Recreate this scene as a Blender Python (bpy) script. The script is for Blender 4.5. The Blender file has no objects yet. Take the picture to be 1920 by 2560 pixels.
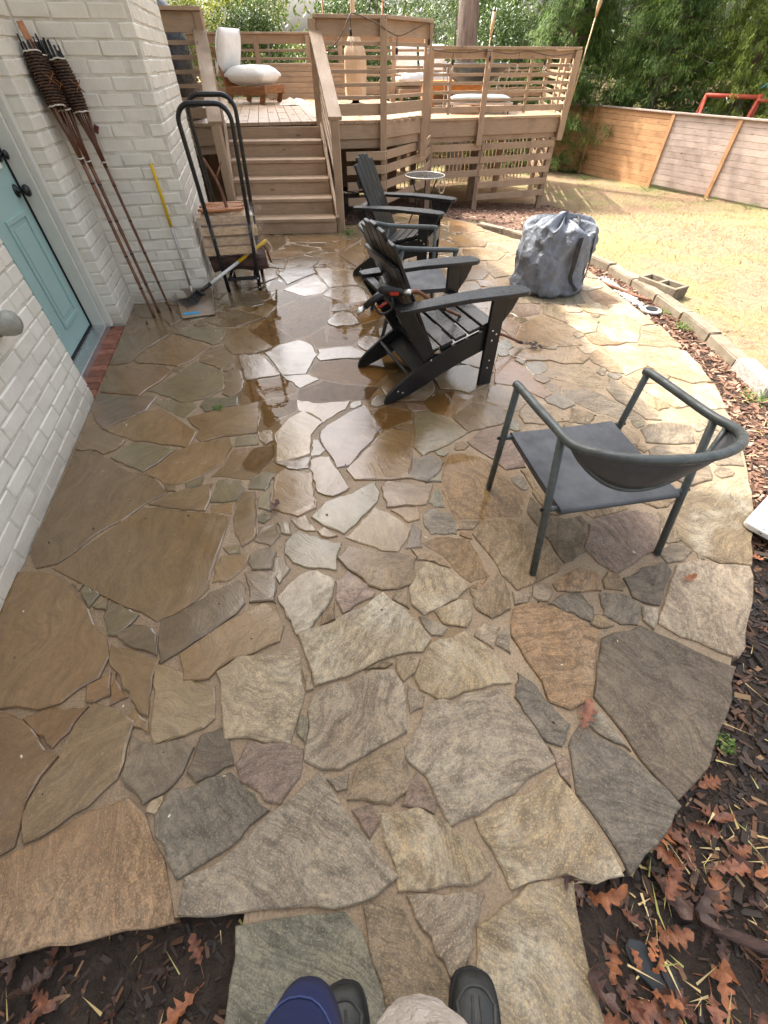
import bpy, bmesh, math, random
from mathutils import Vector, Matrix, Euler
from mathutils import noise as mnoise

R = math.radians
random.seed(11)
sc = bpy.context.scene
col = sc.collection

# ------------------------------------------------------------------ camera
cam_d = bpy.data.cameras.new("camera")
cam = bpy.data.objects.new("camera", cam_d)
col.objects.link(cam)
sc.camera = cam
cam.location = (0, 0, 1.45)
cam.rotation_euler = (R(90 - 47.616), 0, 0)
cam_d.sensor_fit = 'VERTICAL'
cam_d.sensor_height = 24.0
cam_d.lens = 24.0 * 1030 / 2560
cam_d.clip_start = 0.02
cam_d.clip_end = 900
sc.render.resolution_x, sc.render.resolution_y = 768, 1024

# ------------------------------------------------------------------ light
SUN_EL, SUN_AZ = R(51), math.atan2(0.62, -0.79)      # towards the sun: behind the house, far left
sd = Vector((math.cos(SUN_EL) * math.cos(SUN_AZ), math.cos(SUN_EL) * math.sin(SUN_AZ), math.sin(SUN_EL)))
world = bpy.data.worlds.new("World"); sc.world = world; world.use_nodes = True
wn = world.node_tree.nodes; wl = world.node_tree.links
bg = wn["Background"]; sky = wn.new("ShaderNodeTexSky")
sky.sky_type = 'NISHITA'; sky.sun_disc = False
sky.sun_elevation = SUN_EL; sky.sun_rotation = math.atan2(sd.x, sd.y)
sky.air_density = 1.0; sky.dust_density = 9.0; sky.ozone_density = 0.4
hs = wn.new("ShaderNodeHueSaturation"); hs.inputs['Saturation'].default_value = 0.5   # thin white cloud over the blue
wl.new(sky.outputs[0], hs.inputs['Color']); wl.new(hs.outputs[0], bg.inputs[0]); bg.inputs[1].default_value = 0.15
sun_d = bpy.data.lights.new("sun", 'SUN'); sun_d.energy = 2.3; sun_d.angle = R(0.6); sun_d.color = (1.0, 0.93, 0.82)
sun = bpy.data.objects.new("sun", sun_d); col.objects.link(sun)
sun.rotation_euler = sd.to_track_quat('Z', 'Y').to_euler()
sun.location = (-8, 8, 14)
sc.view_settings.view_transform = 'Standard'; sc.view_settings.look = 'None'
sc.view_settings.gamma = 1.0; sc.view_settings.use_curve_mapping = False
sc.view_settings.exposure = 1.92

# ------------------------------------------------------------------ material helpers
MATS = {}
def nd(nt, t, **kw):
    n = nt.nodes.new(t)
    for k, v in kw.items():
        if hasattr(n, k): setattr(n, k, v)
    return n
def noise(nt, vec, scale, detail=4.0, rough=0.55, dist=0.0):
    n = nd(nt, "ShaderNodeTexNoise"); n.inputs['Scale'].default_value = scale
    n.inputs['Detail'].default_value = detail; n.inputs['Roughness'].default_value = rough
    n.inputs['Distortion'].default_value = dist
    if vec is not None: nt.links.new(vec, n.inputs['Vector'])
    return n.outputs['Fac']
def rng_(nt, val, a, b, c=0.0, d=1.0, smooth=False):
    n = nd(nt, "ShaderNodeMapRange"); n.interpolation_type = 'SMOOTHSTEP' if smooth else 'LINEAR'
    nt.links.new(val, n.inputs[0])
    for i, v in enumerate((a, b, c, d)): n.inputs[1 + i].default_value = v
    return n.outputs[0]
def math_(nt, op, a, b=None):
    n = nd(nt, "ShaderNodeMath", operation=op)
    for i, v in enumerate((a, b)):
        if v is None: continue
        if isinstance(v, (int, float)): n.inputs[i].default_value = v
        else: nt.links.new(v, n.inputs[i])
    return n.outputs[0]
def mix(nt, fac, a, b, mode='MIX'):
    n = nd(nt, "ShaderNodeMix", data_type='RGBA', blend_type=mode)
    for s, v in ((n.inputs[0], fac), (n.inputs[6], a), (n.inputs[7], b)):
        if isinstance(v, (int, float)): s.default_value = v
        elif isinstance(v, tuple): s.default_value = (*v[:3], 1)
        else: nt.links.new(v, s)
    return n.outputs[2]
def mapping(nt, vec, scale=(1, 1, 1), rot=(0, 0, 0), loc=(0, 0, 0)):
    n = nd(nt, "ShaderNodeMapping"); nt.links.new(vec, n.inputs[0])
    n.inputs[1].default_value = loc; n.inputs[2].default_value = rot; n.inputs[3].default_value = scale
    return n.outputs[0]
def new_mat(name):
    m = bpy.data.materials.new(name); m.use_nodes = True
    nt = m.node_tree; b = nt.nodes["Principled BSDF"]; MATS[name] = m
    return m, nt, b
def bump(nt, b, h, strength=0.3, dist=0.01):
    n = nd(nt, "ShaderNodeBump"); n.inputs['Strength'].default_value = strength; n.inputs['Distance'].default_value = dist
    nt.links.new(h, n.inputs['Height']); nt.links.new(n.outputs[0], b.inputs['Normal'])
def simple(name, c, rough=0.5, var=0.25, scale=8.0, bmp=0.15, bscale=40.0, metal=0.0, stretch=(1, 1, 1), c2=None, spec=0.5,
           objrand=0.0, world_=False, bdist=0.004, rvar=0.15, trans=0.0):
    m, nt, b = new_mat(name)
    tc = nd(nt, "ShaderNodeTexCoord"); geo = nd(nt, "ShaderNodeNewGeometry")
    v = mapping(nt, geo.outputs['Position'] if world_ else tc.outputs['Object'], stretch)
    oi = nd(nt, "ShaderNodeObjectInfo")
    addv = nd(nt, "ShaderNodeVectorMath", operation='ADD'); comb = nd(nt, "ShaderNodeCombineXYZ")
    r7 = math_(nt, 'MULTIPLY', oi.outputs['Random'], 37.0)
    for i in range(3): nt.links.new(r7, comb.inputs[i])
    nt.links.new(v, addv.inputs[0]); nt.links.new(comb.outputs[0], addv.inputs[1]); v = addv.outputs[0]
    f = noise(nt, v, scale, 6, 0.6)
    cc = mix(nt, rng_(nt, f, 0.35, 0.65), c, c2 if c2 else tuple(x * (1 - var) for x in c))
    if objrand:
        k = rng_(nt, oi.outputs['Random'], 0, 1, 1 - objrand, 1 + objrand)
        vm = nd(nt, "ShaderNodeVectorMath", operation='SCALE'); nt.links.new(cc, vm.inputs[0]); nt.links.new(k, vm.inputs['Scale']); cc = vm.outputs[0]
    nt.links.new(cc, b.inputs['Base Color'])
    nt.links.new(rng_(nt, f, 0.3, 0.7, max(0.02, rough - rvar), min(1, rough + rvar)), b.inputs['Roughness'])
    b.inputs['Metallic'].default_value = metal; b.inputs['Specular IOR Level'].default_value = spec
    if trans: b.inputs['Transmission Weight'].default_value = trans
    if bmp: bump(nt, b, noise(nt, v, bscale, 5, 0.6), bmp, bdist)
    return m
def attr_mat(name, stops, rough=0.8, spec=0.2, translucent=0.0, wob=None):
    """colour picked per piece from the 'rnd' face attribute"""
    m, nt, b = new_mat(name)
    a = nd(nt, "ShaderNodeAttribute", attribute_name="rnd")
    cr = nd(nt, "ShaderNodeValToRGB"); nt.links.new(a.outputs['Fac'], cr.inputs[0])
    el = cr.color_ramp.elements
    while len(el) < len(stops): el.new(0.5)
    for e, (p, c) in zip(el, stops): e.position = p; e.color = (*c, 1)
    nt.links.new(cr.outputs[0], b.inputs['Base Color'])
    b.inputs['Roughness'].default_value = rough; b.inputs['Specular IOR Level'].default_value = spec
    if translucent:
        t = nd(nt, "ShaderNodeBsdfTranslucent"); nt.links.new(cr.outputs[0], t.inputs[0])
        ms = nd(nt, "ShaderNodeMixShader"); ms.inputs[0].default_value = translucent
        nt.links.new(b.outputs[0], ms.inputs[1]); nt.links.new(t.outputs[0], ms.inputs[2])
        nt.links.new(ms.outputs[0], nt.nodes["Material Output"].inputs[0])
    return m

# ---- wet zone: where hose water lies on the patio (metres, world)
def wet_mask(nt):
    geo = nd(nt, "ShaderNodeNewGeometry"); sep = nd(nt, "ShaderNodeSeparateXYZ"); nt.links.new(geo.outputs['Position'], sep.inputs[0])
    n1 = noise(nt, geo.outputs['Position'], 1.3, 3)
    j = math_(nt, 'MULTIPLY', math_(nt, 'SUBTRACT', n1, 0.5), 1.6)
    y = math_(nt, 'ADD', sep.outputs[1], j); x = math_(nt, 'ADD', sep.outputs[0], math_(nt, 'MULTIPLY', j, -0.6))
    a = rng_(nt, math_(nt, 'SUBTRACT', y, math_(nt, 'MULTIPLY', sep.outputs[0], 1.15)), 0.75, 1.75, 0, 1, True)
    c = rng_(nt, x, 1.5, 0.9, 0, 1, True)
    n2 = rng_(nt, noise(nt, geo.outputs['Position'], 6.0, 5, 0.65), 0.25, 0.5, 0.8, 1)
    return math_(nt, 'MULTIPLY', math_(nt, 'MULTIPLY', a, c), n2)

def stone_material():
    m, nt, b = new_mat("flagstone")
    geo = nd(nt, "ShaderNodeNewGeometry"); oi = nd(nt, "ShaderNodeObjectInfo")
    rot = nd(nt, "ShaderNodeVectorRotate", rotation_type='Z_AXIS'); nt.links.new(geo.outputs['Position'], rot.inputs['Vector'])
    nt.links.new(math_(nt, 'MULTIPLY', oi.outputs['Random'], 6.28), rot.inputs['Angle'])
    addv = nd(nt, "ShaderNodeVectorMath", operation='ADD'); comb = nd(nt, "ShaderNodeCombineXYZ")
    nt.links.new(math_(nt, 'MULTIPLY', oi.outputs['Random'], 91.0), comb.inputs[2])
    nt.links.new(rot.outputs[0], addv.inputs[0]); nt.links.new(comb.outputs[0], addv.inputs[1]); v = addv.outputs[0]
    wv = nd(nt, "ShaderNodeVectorMath", operation='ADD'); wn0 = nd(nt, "ShaderNodeTexNoise"); wn0.inputs['Scale'].default_value = 3.0
    nt.links.new(v, wn0.inputs['Vector']); sc0 = nd(nt, "ShaderNodeVectorMath", operation='SCALE'); sc0.inputs['Scale'].default_value = 0.35
    nt.links.new(wn0.outputs['Color'], sc0.inputs[0]); nt.links.new(v, wv.inputs[0]); nt.links.new(sc0.outputs[0], wv.inputs[1])
    streak = noise(nt, mapping(nt, wv.outputs[0], (2.2, 15, 4)), 1.8, 9, 0.72, 0.5)
    lay_ = noise(nt, mapping(nt, wv.outputs[0], (5, 42, 6)), 2.0, 6, 0.7, 0.3)
    blot = noise(nt, v, 2.6, 7, 0.62, 0.8); fine = noise(nt, v, 48, 6, 0.75); mid = noise(nt, mapping(nt, wv.outputs[0], (1, 2.6, 1)), 9, 7, 0.7, 0.4)
    big = noise(nt, v, 1.1, 3, 0.5); grit = noise(nt, v, 190, 3, 0.7)
    c = mix(nt, 1.0, oi.outputs['Color'], (1.12, 1.02, 0.87), 'MULTIPLY')
    sfac = math_(nt, 'MULTIPLY', rng_(nt, streak, 0.36, 0.66), rng_(nt, math_(nt, 'FRACT', math_(nt, 'MULTIPLY', oi.outputs['Random'], 7.3)), 0.2, 0.8, 0.35, 1.0))
    c1 = mix(nt, sfac, mix(nt, 1.0, c, (1.22, 1.18, 1.12), 'MULTIPLY'), mix(nt, 1.0, c, (0.62, 0.58, 0.54), 'MULTIPLY'))
    c1 = mix(nt, rng_(nt, blot, 0.48, 0.66, 0, 0.6), c1, mix(nt, 1.0, c, (1.34, 1.0, 0.62), 'MULTIPLY'))
    c1 = mix(nt, rng_(nt, big, 0.5, 0.68, 0, 0.5), c1, mix(nt, 1.0, c, (0.78, 0.86, 0.86), 'MULTIPLY'))
    c1 = mix(nt, rng_(nt, lay_, 0.49, 0.64, 0, 0.78), c1, mix(nt, 1.0, c, (0.50, 0.46, 0.42), 'MULTIPLY'))
    c1 = mix(nt, rng_(nt, lay_, 0.46, 0.34, 0, 0.55), c1, mix(nt, 1.0, c, (1.55, 1.42, 1.2), 'MULTIPLY'))
    lich = math_(nt, 'MULTIPLY', rng_(nt, math_(nt, 'ADD', math_(nt, 'MULTIPLY', blot, 0.8), math_(nt, 'MULTIPLY', fine, 0.55)), 0.62, 0.80), math_(nt, 'ADD', oi.outputs['Alpha'], 0.12))
    c1 = mix(nt, math_(nt, 'MINIMUM', lich, 0.9), c1, (0.60, 0.55, 0.42))
    dark = rng_(nt, math_(nt, 'ADD', math_(nt, 'MULTIPLY', mid, 1.1), math_(nt, 'MULTIPLY', fine, 0.6)), 0.78, 1.02, 0, 0.72)
    c1 = mix(nt, dark, c1, mix(nt, 1.0, c, (0.30, 0.28, 0.27), 'MULTIPLY'))
    c1 = mix(nt, rng_(nt, fine, 0.44, 0.62, 0.0, 0.60), c1, mix(nt, 1.0, c, (0.46, 0.43, 0.40), 'MULTIPLY'))
    c1 = mix(nt, rng_(nt, grit, 0.55, 0.66, 0, 0.55), c1, mix(nt, 1.0, c, (1.9, 1.75, 1.5), 'MULTIPLY'))
    c1 = mix(nt, rng_(nt, grit, 0.45, 0.36, 0, 0.5), c1, mix(nt, 1.0, c, (0.42, 0.40, 0.38), 'MULTIPLY'))
    w = wet_mask(nt)
    smooth_c = mix(nt, rng_(nt, streak, 0.34, 0.7), mix(nt, 1.0, c, (1.12, 1.0, 0.80), 'MULTIPLY'), mix(nt, 1.0, c, (0.66, 0.58, 0.46), 'MULTIPLY'))
    smooth_c = mix(nt, rng_(nt, blot, 0.5, 0.7, 0, 0.6), smooth_c, mix(nt, 1.0, c, (1.16, 0.93, 0.62), 'MULTIPLY'))
    c1w = mix(nt, math_(nt, 'MULTIPLY', w, 0.62), c1, smooth_c)
    c2 = mix(nt, math_(nt, 'MULTIPLY', w, 0.72), c1w, mix(nt, 1.0, c1w, (0.58, 0.50, 0.38), 'MULTIPLY'))
    nt.links.new(math_(nt, 'MULTIPLY', w, 0.9), b.inputs['Coat Weight']); b.inputs['Coat Roughness'].default_value = 0.05; b.inputs['Coat IOR'].default_value = 1.5
    cbp = nd(nt, "ShaderNodeBump"); cbp.inputs['Strength'].default_value = 0.07; cbp.inputs['Distance'].default_value = 0.012
    nt.links.new(math_(nt, 'ADD', streak, mid), cbp.inputs['Height']); nt.links.new(cbp.outputs[0], b.inputs['Coat Normal'])
    nt.links.new(c2, b.inputs['Base Color'])
    rdry = rng_(nt, mid, 0.3, 0.7, 0.5, 0.75)
    wn_ = rng_(nt, noise(nt, v, 7, 5, 0.6), 0.35, 0.65, 0.03, 0.26)
    mr = nd(nt, "ShaderNodeMix", data_type='FLOAT'); nt.links.new(w, mr.inputs[0]); nt.links.new(rdry, mr.inputs[2]); nt.links.new(wn_, mr.inputs[3])
    nt.links.new(mr.outputs[0], b.inputs['Roughness'])
    h = math_(nt, 'ADD', math_(nt, 'ADD', math_(nt, 'MULTIPLY', streak, 0.9), math_(nt, 'MULTIPLY', lay_, 0.5)), math_(nt, 'ADD', math_(nt, 'MULTIPLY', fine, 0.22), math_(nt, 'MULTIPLY', mid, 0.5)))
    bp = nd(nt, "ShaderNodeBump"); bp.inputs['Distance'].default_value = 0.012
    nt.links.new(rng_(nt, w, 0, 1, 0.85, 0.16), bp.inputs['Strength']); nt.links.new(h, bp.inputs['Height'])
    nt.links.new(bp.outputs[0], b.inputs['Normal'])
    return m
def mortar_material():
    m, nt, b = new_mat("mortar")
    geo = nd(nt, "ShaderNodeNewGeometry"); v = geo.outputs['Position']
    n1 = noise(nt, v, 5, 5); n2 = noise(nt, v, 130, 3, 0.7); n3 = noise(nt, v, 28, 4)
    c = mix(nt, rng_(nt, n1, 0.35, 0.65), (0.41, 0.315, 0.205), (0.31, 0.23, 0.145))
    c = mix(nt, rng_(nt, n2, 0.42, 0.6, 0, 0.6), c, (0.20, 0.14, 0.095))
    c = mix(nt, rng_(nt, n3, 0.58, 0.75, 0, 0.6), c, (0.17, 0.13, 0.09))
    w = wet_mask(nt)
    c = mix(nt, math_(nt, 'MULTIPLY', w, 0.5), c, mix(nt, 1.0, c, (0.62, 0.5, 0.34), 'MULTIPLY'))
    nt.links.new(c, b.inputs['Base Color'])
    nt.links.new(rng_(nt, w, 0, 1, 0.85, 0.22), b.inputs['Roughness'])
    bump(nt, b, math_(nt, 'ADD', n2, n3), 0.6, 0.006)
    return m
def water_material():
    m, nt, b = new_mat("water")
    nt.nodes.remove(b)
    fr = nd(nt, "ShaderNodeFresnel"); fr.inputs[0].default_value = 1.33
    gl = nd(nt, "ShaderNodeBsdfGlossy"); gl.inputs['Roughness'].default_value = 0.015
    tr = nd(nt, "ShaderNodeBsdfTransparent"); tr.inputs[0].default_value = (0.97, 0.925, 0.83, 1)
    ms = nd(nt, "ShaderNodeMixShader")
    geo = nd(nt, "ShaderNodeNewGeometry")
    bp = nd(nt, "ShaderNodeBump"); bp.inputs['Strength'].default_value = 0.06; bp.inputs['Distance'].default_value = 0.01
    nt.links.new(noise(nt, geo.outputs['Position'], 14, 3), bp.inputs['Height'])
    for n in (fr, gl): nt.links.new(bp.outputs[0], n.inputs['Normal'])
    nt.links.new(fr.outputs[0], ms.inputs[0]); nt.links.new(tr.outputs[0], ms.inputs[1]); nt.links.new(gl.outputs[0], ms.inputs[2])
    nt.links.new(ms.outputs[0], nt.nodes["Material Output"].inputs[0])
    return m
def ground_material():
    m, nt, b = new_mat("dry_lawn")
    geo = nd(nt, "ShaderNodeNewGeometry"); v = geo.outputs['Position']
    n1 = noise(nt, v, 0.55, 4); n2 = noise(nt, v, 45, 5, 0.7); n3 = noise(nt, v, 2.2, 5); n4 = noise(nt, v, 140, 2)
    c = mix(nt, rng_(nt, n3, 0.35, 0.65), (0.30, 0.215, 0.14), (0.285, 0.175, 0.115))
    c = mix(nt, rng_(nt, math_(nt, 'ADD', n1, math_(nt, 'MULTIPLY', n3, 0.4)), 0.64, 0.80, 0, 0.7), c, (0.22, 0.25, 0.10))
    c = mix(nt, rng_(nt, n2, 0.45, 0.62, 0, 0.55), c, (0.22, 0.13, 0.08))
    c = mix(nt, rng_(nt, n4, 0.6, 0.7, 0, 0.5), c, (0.56, 0.46, 0.32))
    nt.links.new(c, b.inputs['Base Color']); b.inputs['Roughness'].default_value = 0.95; b.inputs['Specular IOR Level'].default_value = 0.1
    bump(nt, b, n2, 0.8, 0.02)
    return m
def wood_material(name, c, c2, rough=0.6, grain=(1, 1, 14), knots=True, objrand=0.12, wetr=False):
    """painted or bare boards; grain runs along the longest local axis picked by 'grain'"""
    m, nt, b = new_mat(name)
    tc = nd(nt, "ShaderNodeTexCoord"); oi = nd(nt, "ShaderNodeObjectInfo")
    addv = nd(nt, "ShaderNodeVectorMath", operation='ADD'); comb = nd(nt, "ShaderNodeCombineXYZ")
    r7 = math_(nt, 'MULTIPLY', oi.outputs['Random'], 53.0)
    for i in range(3): nt.links.new(r7, comb.inputs[i])
    nt.links.new(tc.outputs['Object'], addv.inputs[0]); nt.links.new(comb.outputs[0], addv.inputs[1]); v = addv.outputs[0]
    g = noise(nt, mapping(nt, v, grain), 5.0, 6, 0.65, 0.9); n2 = noise(nt, v, 3.5, 4); n3 = noise(nt, v, 60, 4, 0.7)
    cc = mix(nt, rng_(nt, g, 0.35, 0.68), c, c2)
    cc = mix(nt, rng_(nt, n2, 0.5, 0.72, 0, 0.5), cc, tuple(x * 0.62 for x in c2))
    if knots:
        vo = nd(nt, "ShaderNodeTexVoronoi"); vo.inputs['Scale'].default_value = 3.0
        nt.links.new(mapping(nt, v, tuple(min(2.2, 0.5 + x * 0.35) for x in grain)), vo.inputs['Vector'])
        cc = mix(nt, rng_(nt, vo.outputs['Distance'], 0.05, 0.11, 0.75, 0), cc, tuple(x * 0.33 for x in c2))
    k = rng_(nt, oi.outputs['Random'], 0, 1, 1 - objrand, 1 + objrand)
    vm = nd(nt, "ShaderNodeVectorMath", operation='SCALE'); nt.links.new(cc, vm.inputs[0]); nt.links.new(k, vm.inputs['Scale'])
    nt.links.new(vm.outputs[0], b.inputs['Base Color'])
    nt.links.new(rng_(nt, n2, 0.3, 0.7, rough - 0.15, rough + 0.15), b.inputs['Roughness'])
    bump(nt, b, math_(nt, 'ADD', g, math_(nt, 'MULTIPLY', n3, 0.3)), 0.35, 0.004)
    return m

STONE = stone_material(); MORTAR = mortar_material(); WATER = water_material(); LAWN = ground_material()
BRICK = simple("painted_brick", (0.81, 0.765, 0.655), 0.55, 0.10, 5, 0.5, 45, objrand=0.05, c2=(0.72, 0.67, 0.56), bdist=0.005)
def splash(m):
    nt = m.node_tree; b = nt.nodes["Principled BSDF"]; src = b.inputs['Base Color'].links[0].from_socket
    geo = nd(nt, "ShaderNodeNewGeometry"); sep = nd(nt, "ShaderNodeSeparateXYZ"); nt.links.new(geo.outputs['Position'], sep.inputs[0])
    n1 = noise(nt, geo.outputs['Position'], 9, 6, 0.7); n2 = noise(nt, mapping(nt, geo.outputs['Position'], (7, 7, 1.2)), 3, 6, 0.7)
    low = math_(nt, 'MULTIPLY', rng_(nt, math_(nt, 'ADD', sep.outputs[2], math_(nt, 'MULTIPLY', n1, 0.16)), 0.26, 0.06), 0.6)
    c = mix(nt, low, src, (0.36, 0.29, 0.20)); c = mix(nt, rng_(nt, n2, 0.60, 0.74, 0, 0.35), c, (0.50, 0.46, 0.37))
    nt.links.new(c, b.inputs['Base Color'])
splash(BRICK)
WMORTAR = simple("painted_mortar", (0.76, 0.715, 0.61), 0.65, 0.2, 9, 0.6, 60, world_=True, c2=(0.54, 0.50, 0.41))
WPLAIN = simple("painted_wall", (0.70, 0.68, 0.60), 0.6, 0.1, 4, 0.2, 30, world_=True)
REDBRICK = simple("red_brick", (0.30, 0.12, 0.07), 0.7, 0.4, 9, 0.6, 70, objrand=0.3, c2=(0.20, 0.075, 0.045))
TEAL = simple("teal_paint", (0.36, 0.52, 0.475), 0.38, 0.07, 3, 0.04, 25, rvar=0.06)
TRIM = simple("cream_trim", (0.66, 0.64, 0.55), 0.45, 0.08, 6, 0.06, 30)
ALU = simple("aluminium", (0.62, 0.62, 0.62), 0.35, 0.15, 12, 0.05, 50, metal=0.8)
BLACKM = simple("black_metal", (0.006, 0.0075, 0.007), 0.32, 0.3, 20, 0.03, 80)
def black_resin():
    m, nt, b = new_mat("black_poly"); tc = nd(nt, "ShaderNodeTexCoord"); v = tc.outputs['Object']
    f = noise(nt, v, 14, 6, 0.65); vo = nd(nt, "ShaderNodeTexVoronoi"); vo.inputs['Scale'].default_value = 95; vo.inputs['Randomness'].default_value = 1.0; nt.links.new(v, vo.inputs['Vector'])
    geo = nd(nt, "ShaderNodeNewGeometry"); sep = nd(nt, "ShaderNodeSeparateXYZ"); nt.links.new(geo.outputs['Normal'], sep.inputs[0])
    drop = math_(nt, 'MULTIPLY', rng_(nt, vo.outputs['Distance'], 0.36, 0.22, 0, 1, True), math_(nt, 'MULTIPLY', rng_(nt, sep.outputs[2], 0.75, 0.9), rng_(nt, noise(nt, v, 7, 3), 0.42, 0.56)))
    nt.links.new(mix(nt, rng_(nt, f, 0.4, 0.75), (0.006, 0.0065, 0.007), (0.018, 0.018, 0.018)), b.inputs['Base Color'])
    r0 = rng_(nt, f, 0.3, 0.7, 0.26, 0.5); mr = nd(nt, "ShaderNodeMix", data_type='FLOAT'); nt.links.new(drop, mr.inputs[0]); nt.links.new(r0, mr.inputs[2]); mr.inputs[3].default_value = 0.04
    nt.links.new(mr.outputs[0], b.inputs['Roughness'])
    bump(nt, b, math_(nt, 'ADD', math_(nt, 'MULTIPLY', drop, 0.5), math_(nt, 'MULTIPLY', noise(nt, v, 240, 3), 0.06)), 0.6, 0.006)
    return m
BLACKP = black_resin()
GREYM = simple("grey_metal", (0.085, 0.098, 0.094), 0.40, 0.35, 26, 0.12, 140, rvar=0.2)
SLING = simple("grey_sling", (0.078, 0.081, 0.088), 0.58, 0.28, 9, 0.3, 420, bdist=0.001, rvar=0.2)
STEEL = simple("steel_bolt", (0.75, 0.74, 0.7), 0.28, 0.1, 20, 0, 20, metal=1.0)
DECK = wood_material("deck_paint", (0.44, 0.305, 0.195), (0.345, 0.235, 0.148), 0.55, (1.2, 14, 14), True, 0.10)
DECKF = wood_material("deck_floor", (0.44, 0.31, 0.20), (0.32, 0.215, 0.135), 0.36, (1.0, 12, 12), True, 0.18)
FENCEO = wood_material("cedar_orange", (0.50, 0.29, 0.145), (0.37, 0.195, 0.09), 0.7, (1.2, 16, 16), True, 0.16)
FENCEG = wood_material("cedar_grey", (0.46, 0.375, 0.325), (0.36, 0.275, 0.23), 0.8, (1.2, 16, 16), True, 0.14)
BAMBOO = simple("bamboo_brown", (0.19, 0.075, 0.03), 0.35, 0.5, 9, 0.1, 60, stretch=(6, 6, 1), objrand=0.2, c2=(0.09, 0.03, 0.014))
WEAVE = simple("burnt_weave", (0.10, 0.045, 0.018), 0.6, 0.6, 30, 0.4, 90, c2=(0.022, 0.012, 0.008))
CHAR = simple("charred_cane", (0.012, 0.011, 0.012), 0.6, 0.4, 30, 0.4, 80)
TWINE = simple("white_twine", (0.72, 0.66, 0.54), 0.8, 0.2, 40, 0.4, 200)
CANE = simple("orange_cane", (0.45, 0.18, 0.06), 0.5, 0.3, 20, 0.2, 60)
YELLOW = simple("yellow_grip", (0.80, 0.52, 0.02), 0.4, 0.12, 10, 0.05, 60)
GALV = simple("galvanised", (0.50, 0.47, 0.42), 0.4, 0.25, 14, 0.1, 50, metal=0.7)
RUST = simple("rusty_sheet", (0.30, 0.20, 0.12), 0.6, 0.4, 8, 0.3, 60, metal=0.0, c2=(0.34, 0.29, 0.235))
WHITEP = simple("white_paint", (0.78, 0.77, 0.73), 0.4, 0.08, 10, 0.05, 40)
BLUE = simple("blue_label", (0.05, 0.36, 0.66), 0.4, 0.1, 10, 0.05, 40)
LOGEND = simple("split_wood", (0.62, 0.43, 0.24), 0.7, 0.35, 7, 0.5, 40, stretch=(3, 3, 9), objrand=0.2, c2=(0.44, 0.26, 0.125))
BARK = simple("log_bark", (0.14, 0.075, 0.055), 0.85, 0.6, 12, 1.0, 26, stretch=(0.4, 2, 2), c2=(0.06, 0.035, 0.028), bdist=0.02)
TRUNK = simple("tree_bark", (0.33, 0.26, 0.22), 0.9, 0.5, 5, 1.0, 12, stretch=(3, 3, 0.5), c2=(0.17, 0.125, 0.10), bdist=0.05)
STICK = simple("dead_twig", (0.22, 0.09, 0.045), 0.7, 0.4, 12, 0.4, 60)
CONC = simple("concrete_block", (0.27, 0.225, 0.165), 0.9, 0.4, 9, 0.9, 90, objrand=0.12, c2=(0.17, 0.135, 0.095))
GCONC = simple("speckled_concrete", (0.47, 0.44, 0.40), 0.9, 0.5, 60, 0.9, 120, c2=(0.24, 0.22, 0.2))
BAGM = simple("grey_canvas", (0.20, 0.22, 0.255), 0.5, 0.2, 5, 0.9, 13, c2=(0.15, 0.168, 0.198), bdist=0.035)
BAGB = simple("black_webbing", (0.015, 0.015, 0.017), 0.7, 0.3, 30, 0.3, 300)
CUSH = simple("white_cushion", (0.80, 0.79, 0.75), 0.85, 0.08, 5, 0.4, 22, bdist=0.02)
TEAK = simple("teak_base", (0.30, 0.13, 0.045), 0.45, 0.35, 8, 0.15, 50, stretch=(1, 1, 5), c2=(0.19, 0.075, 0.025))
UMB = simple("tan_canvas", (0.55, 0.42, 0.29), 0.8, 0.15, 6, 0.3, 120, c2=(0.46, 0.33, 0.22))
POLEW = simple("pale_pole", (0.62, 0.49, 0.36), 0.6, 0.2, 8, 0.1, 40)
TARP = simple("black_tarp", (0.010, 0.010, 0.012), 0.22, 0.3, 8, 0.6, 14, bdist=0.03)
BOWL = simple("dark_resin", (0.055, 0.052, 0.045), 0.5, 0.25, 10, 0.1, 60)
LTBLUE = simple("pale_blue_cushion", (0.36, 0.45, 0.48), 0.8, 0.1, 6, 0.3, 40)
ORANGEW = simple("orange_wood", (0.55, 0.22, 0.05), 0.5, 0.3, 8, 0.15, 40, stretch=(1, 1, 5))
ROPE = simple("brown_cable", (0.11, 0.075, 0.05), 0.6, 0.2, 20, 0.1, 80)
SWRED = simple("red_swing_paint", (0.52, 0.09, 0.045), 0.45, 0.2, 8, 0.1, 40)
WICKER = simple("woven_cane", (0.55, 0.38, 0.22), 0.7, 0.4, 40, 0.5, 90)
WASHR = simple("red_plastic", (0.42, 0.03, 0.018), 0.35, 0.1, 10, 0, 40)
NAVY = simple("navy_cloth", (0.012, 0.022, 0.10), 0.85, 0.25, 9, 0.35, 500, bdist=0.001)
NAVYST = simple("navy_stitch", (0.05, 0.075, 0.20), 0.9, 0.2, 30, 0.3, 300)
CREAM = simple("cream_cloth", (0.56, 0.49, 0.42), 0.9, 0.16, 9, 1.0, 15, bdist=0.03)
SHOE = simple("dark_shoe_leather", (0.028, 0.029, 0.024), 0.55, 0.35, 14, 0.4, 120, bdist=0.002)
SHOED = simple("shoe_panel", (0.055, 0.055, 0.048), 0.7, 0.3, 20, 0.5, 260, bdist=0.002)
SOLE = simple("black_rubber", (0.010, 0.010, 0.010), 0.7, 0.3, 14, 0.2, 80)
SKIN = simple("skin", (0.50, 0.30, 0.22), 0.5, 0.1, 9, 0.1, 120)
HAIR = simple("dark_hair", (0.03, 0.02, 0.015), 0.6, 0.3, 30, 0.3, 120)
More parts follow.
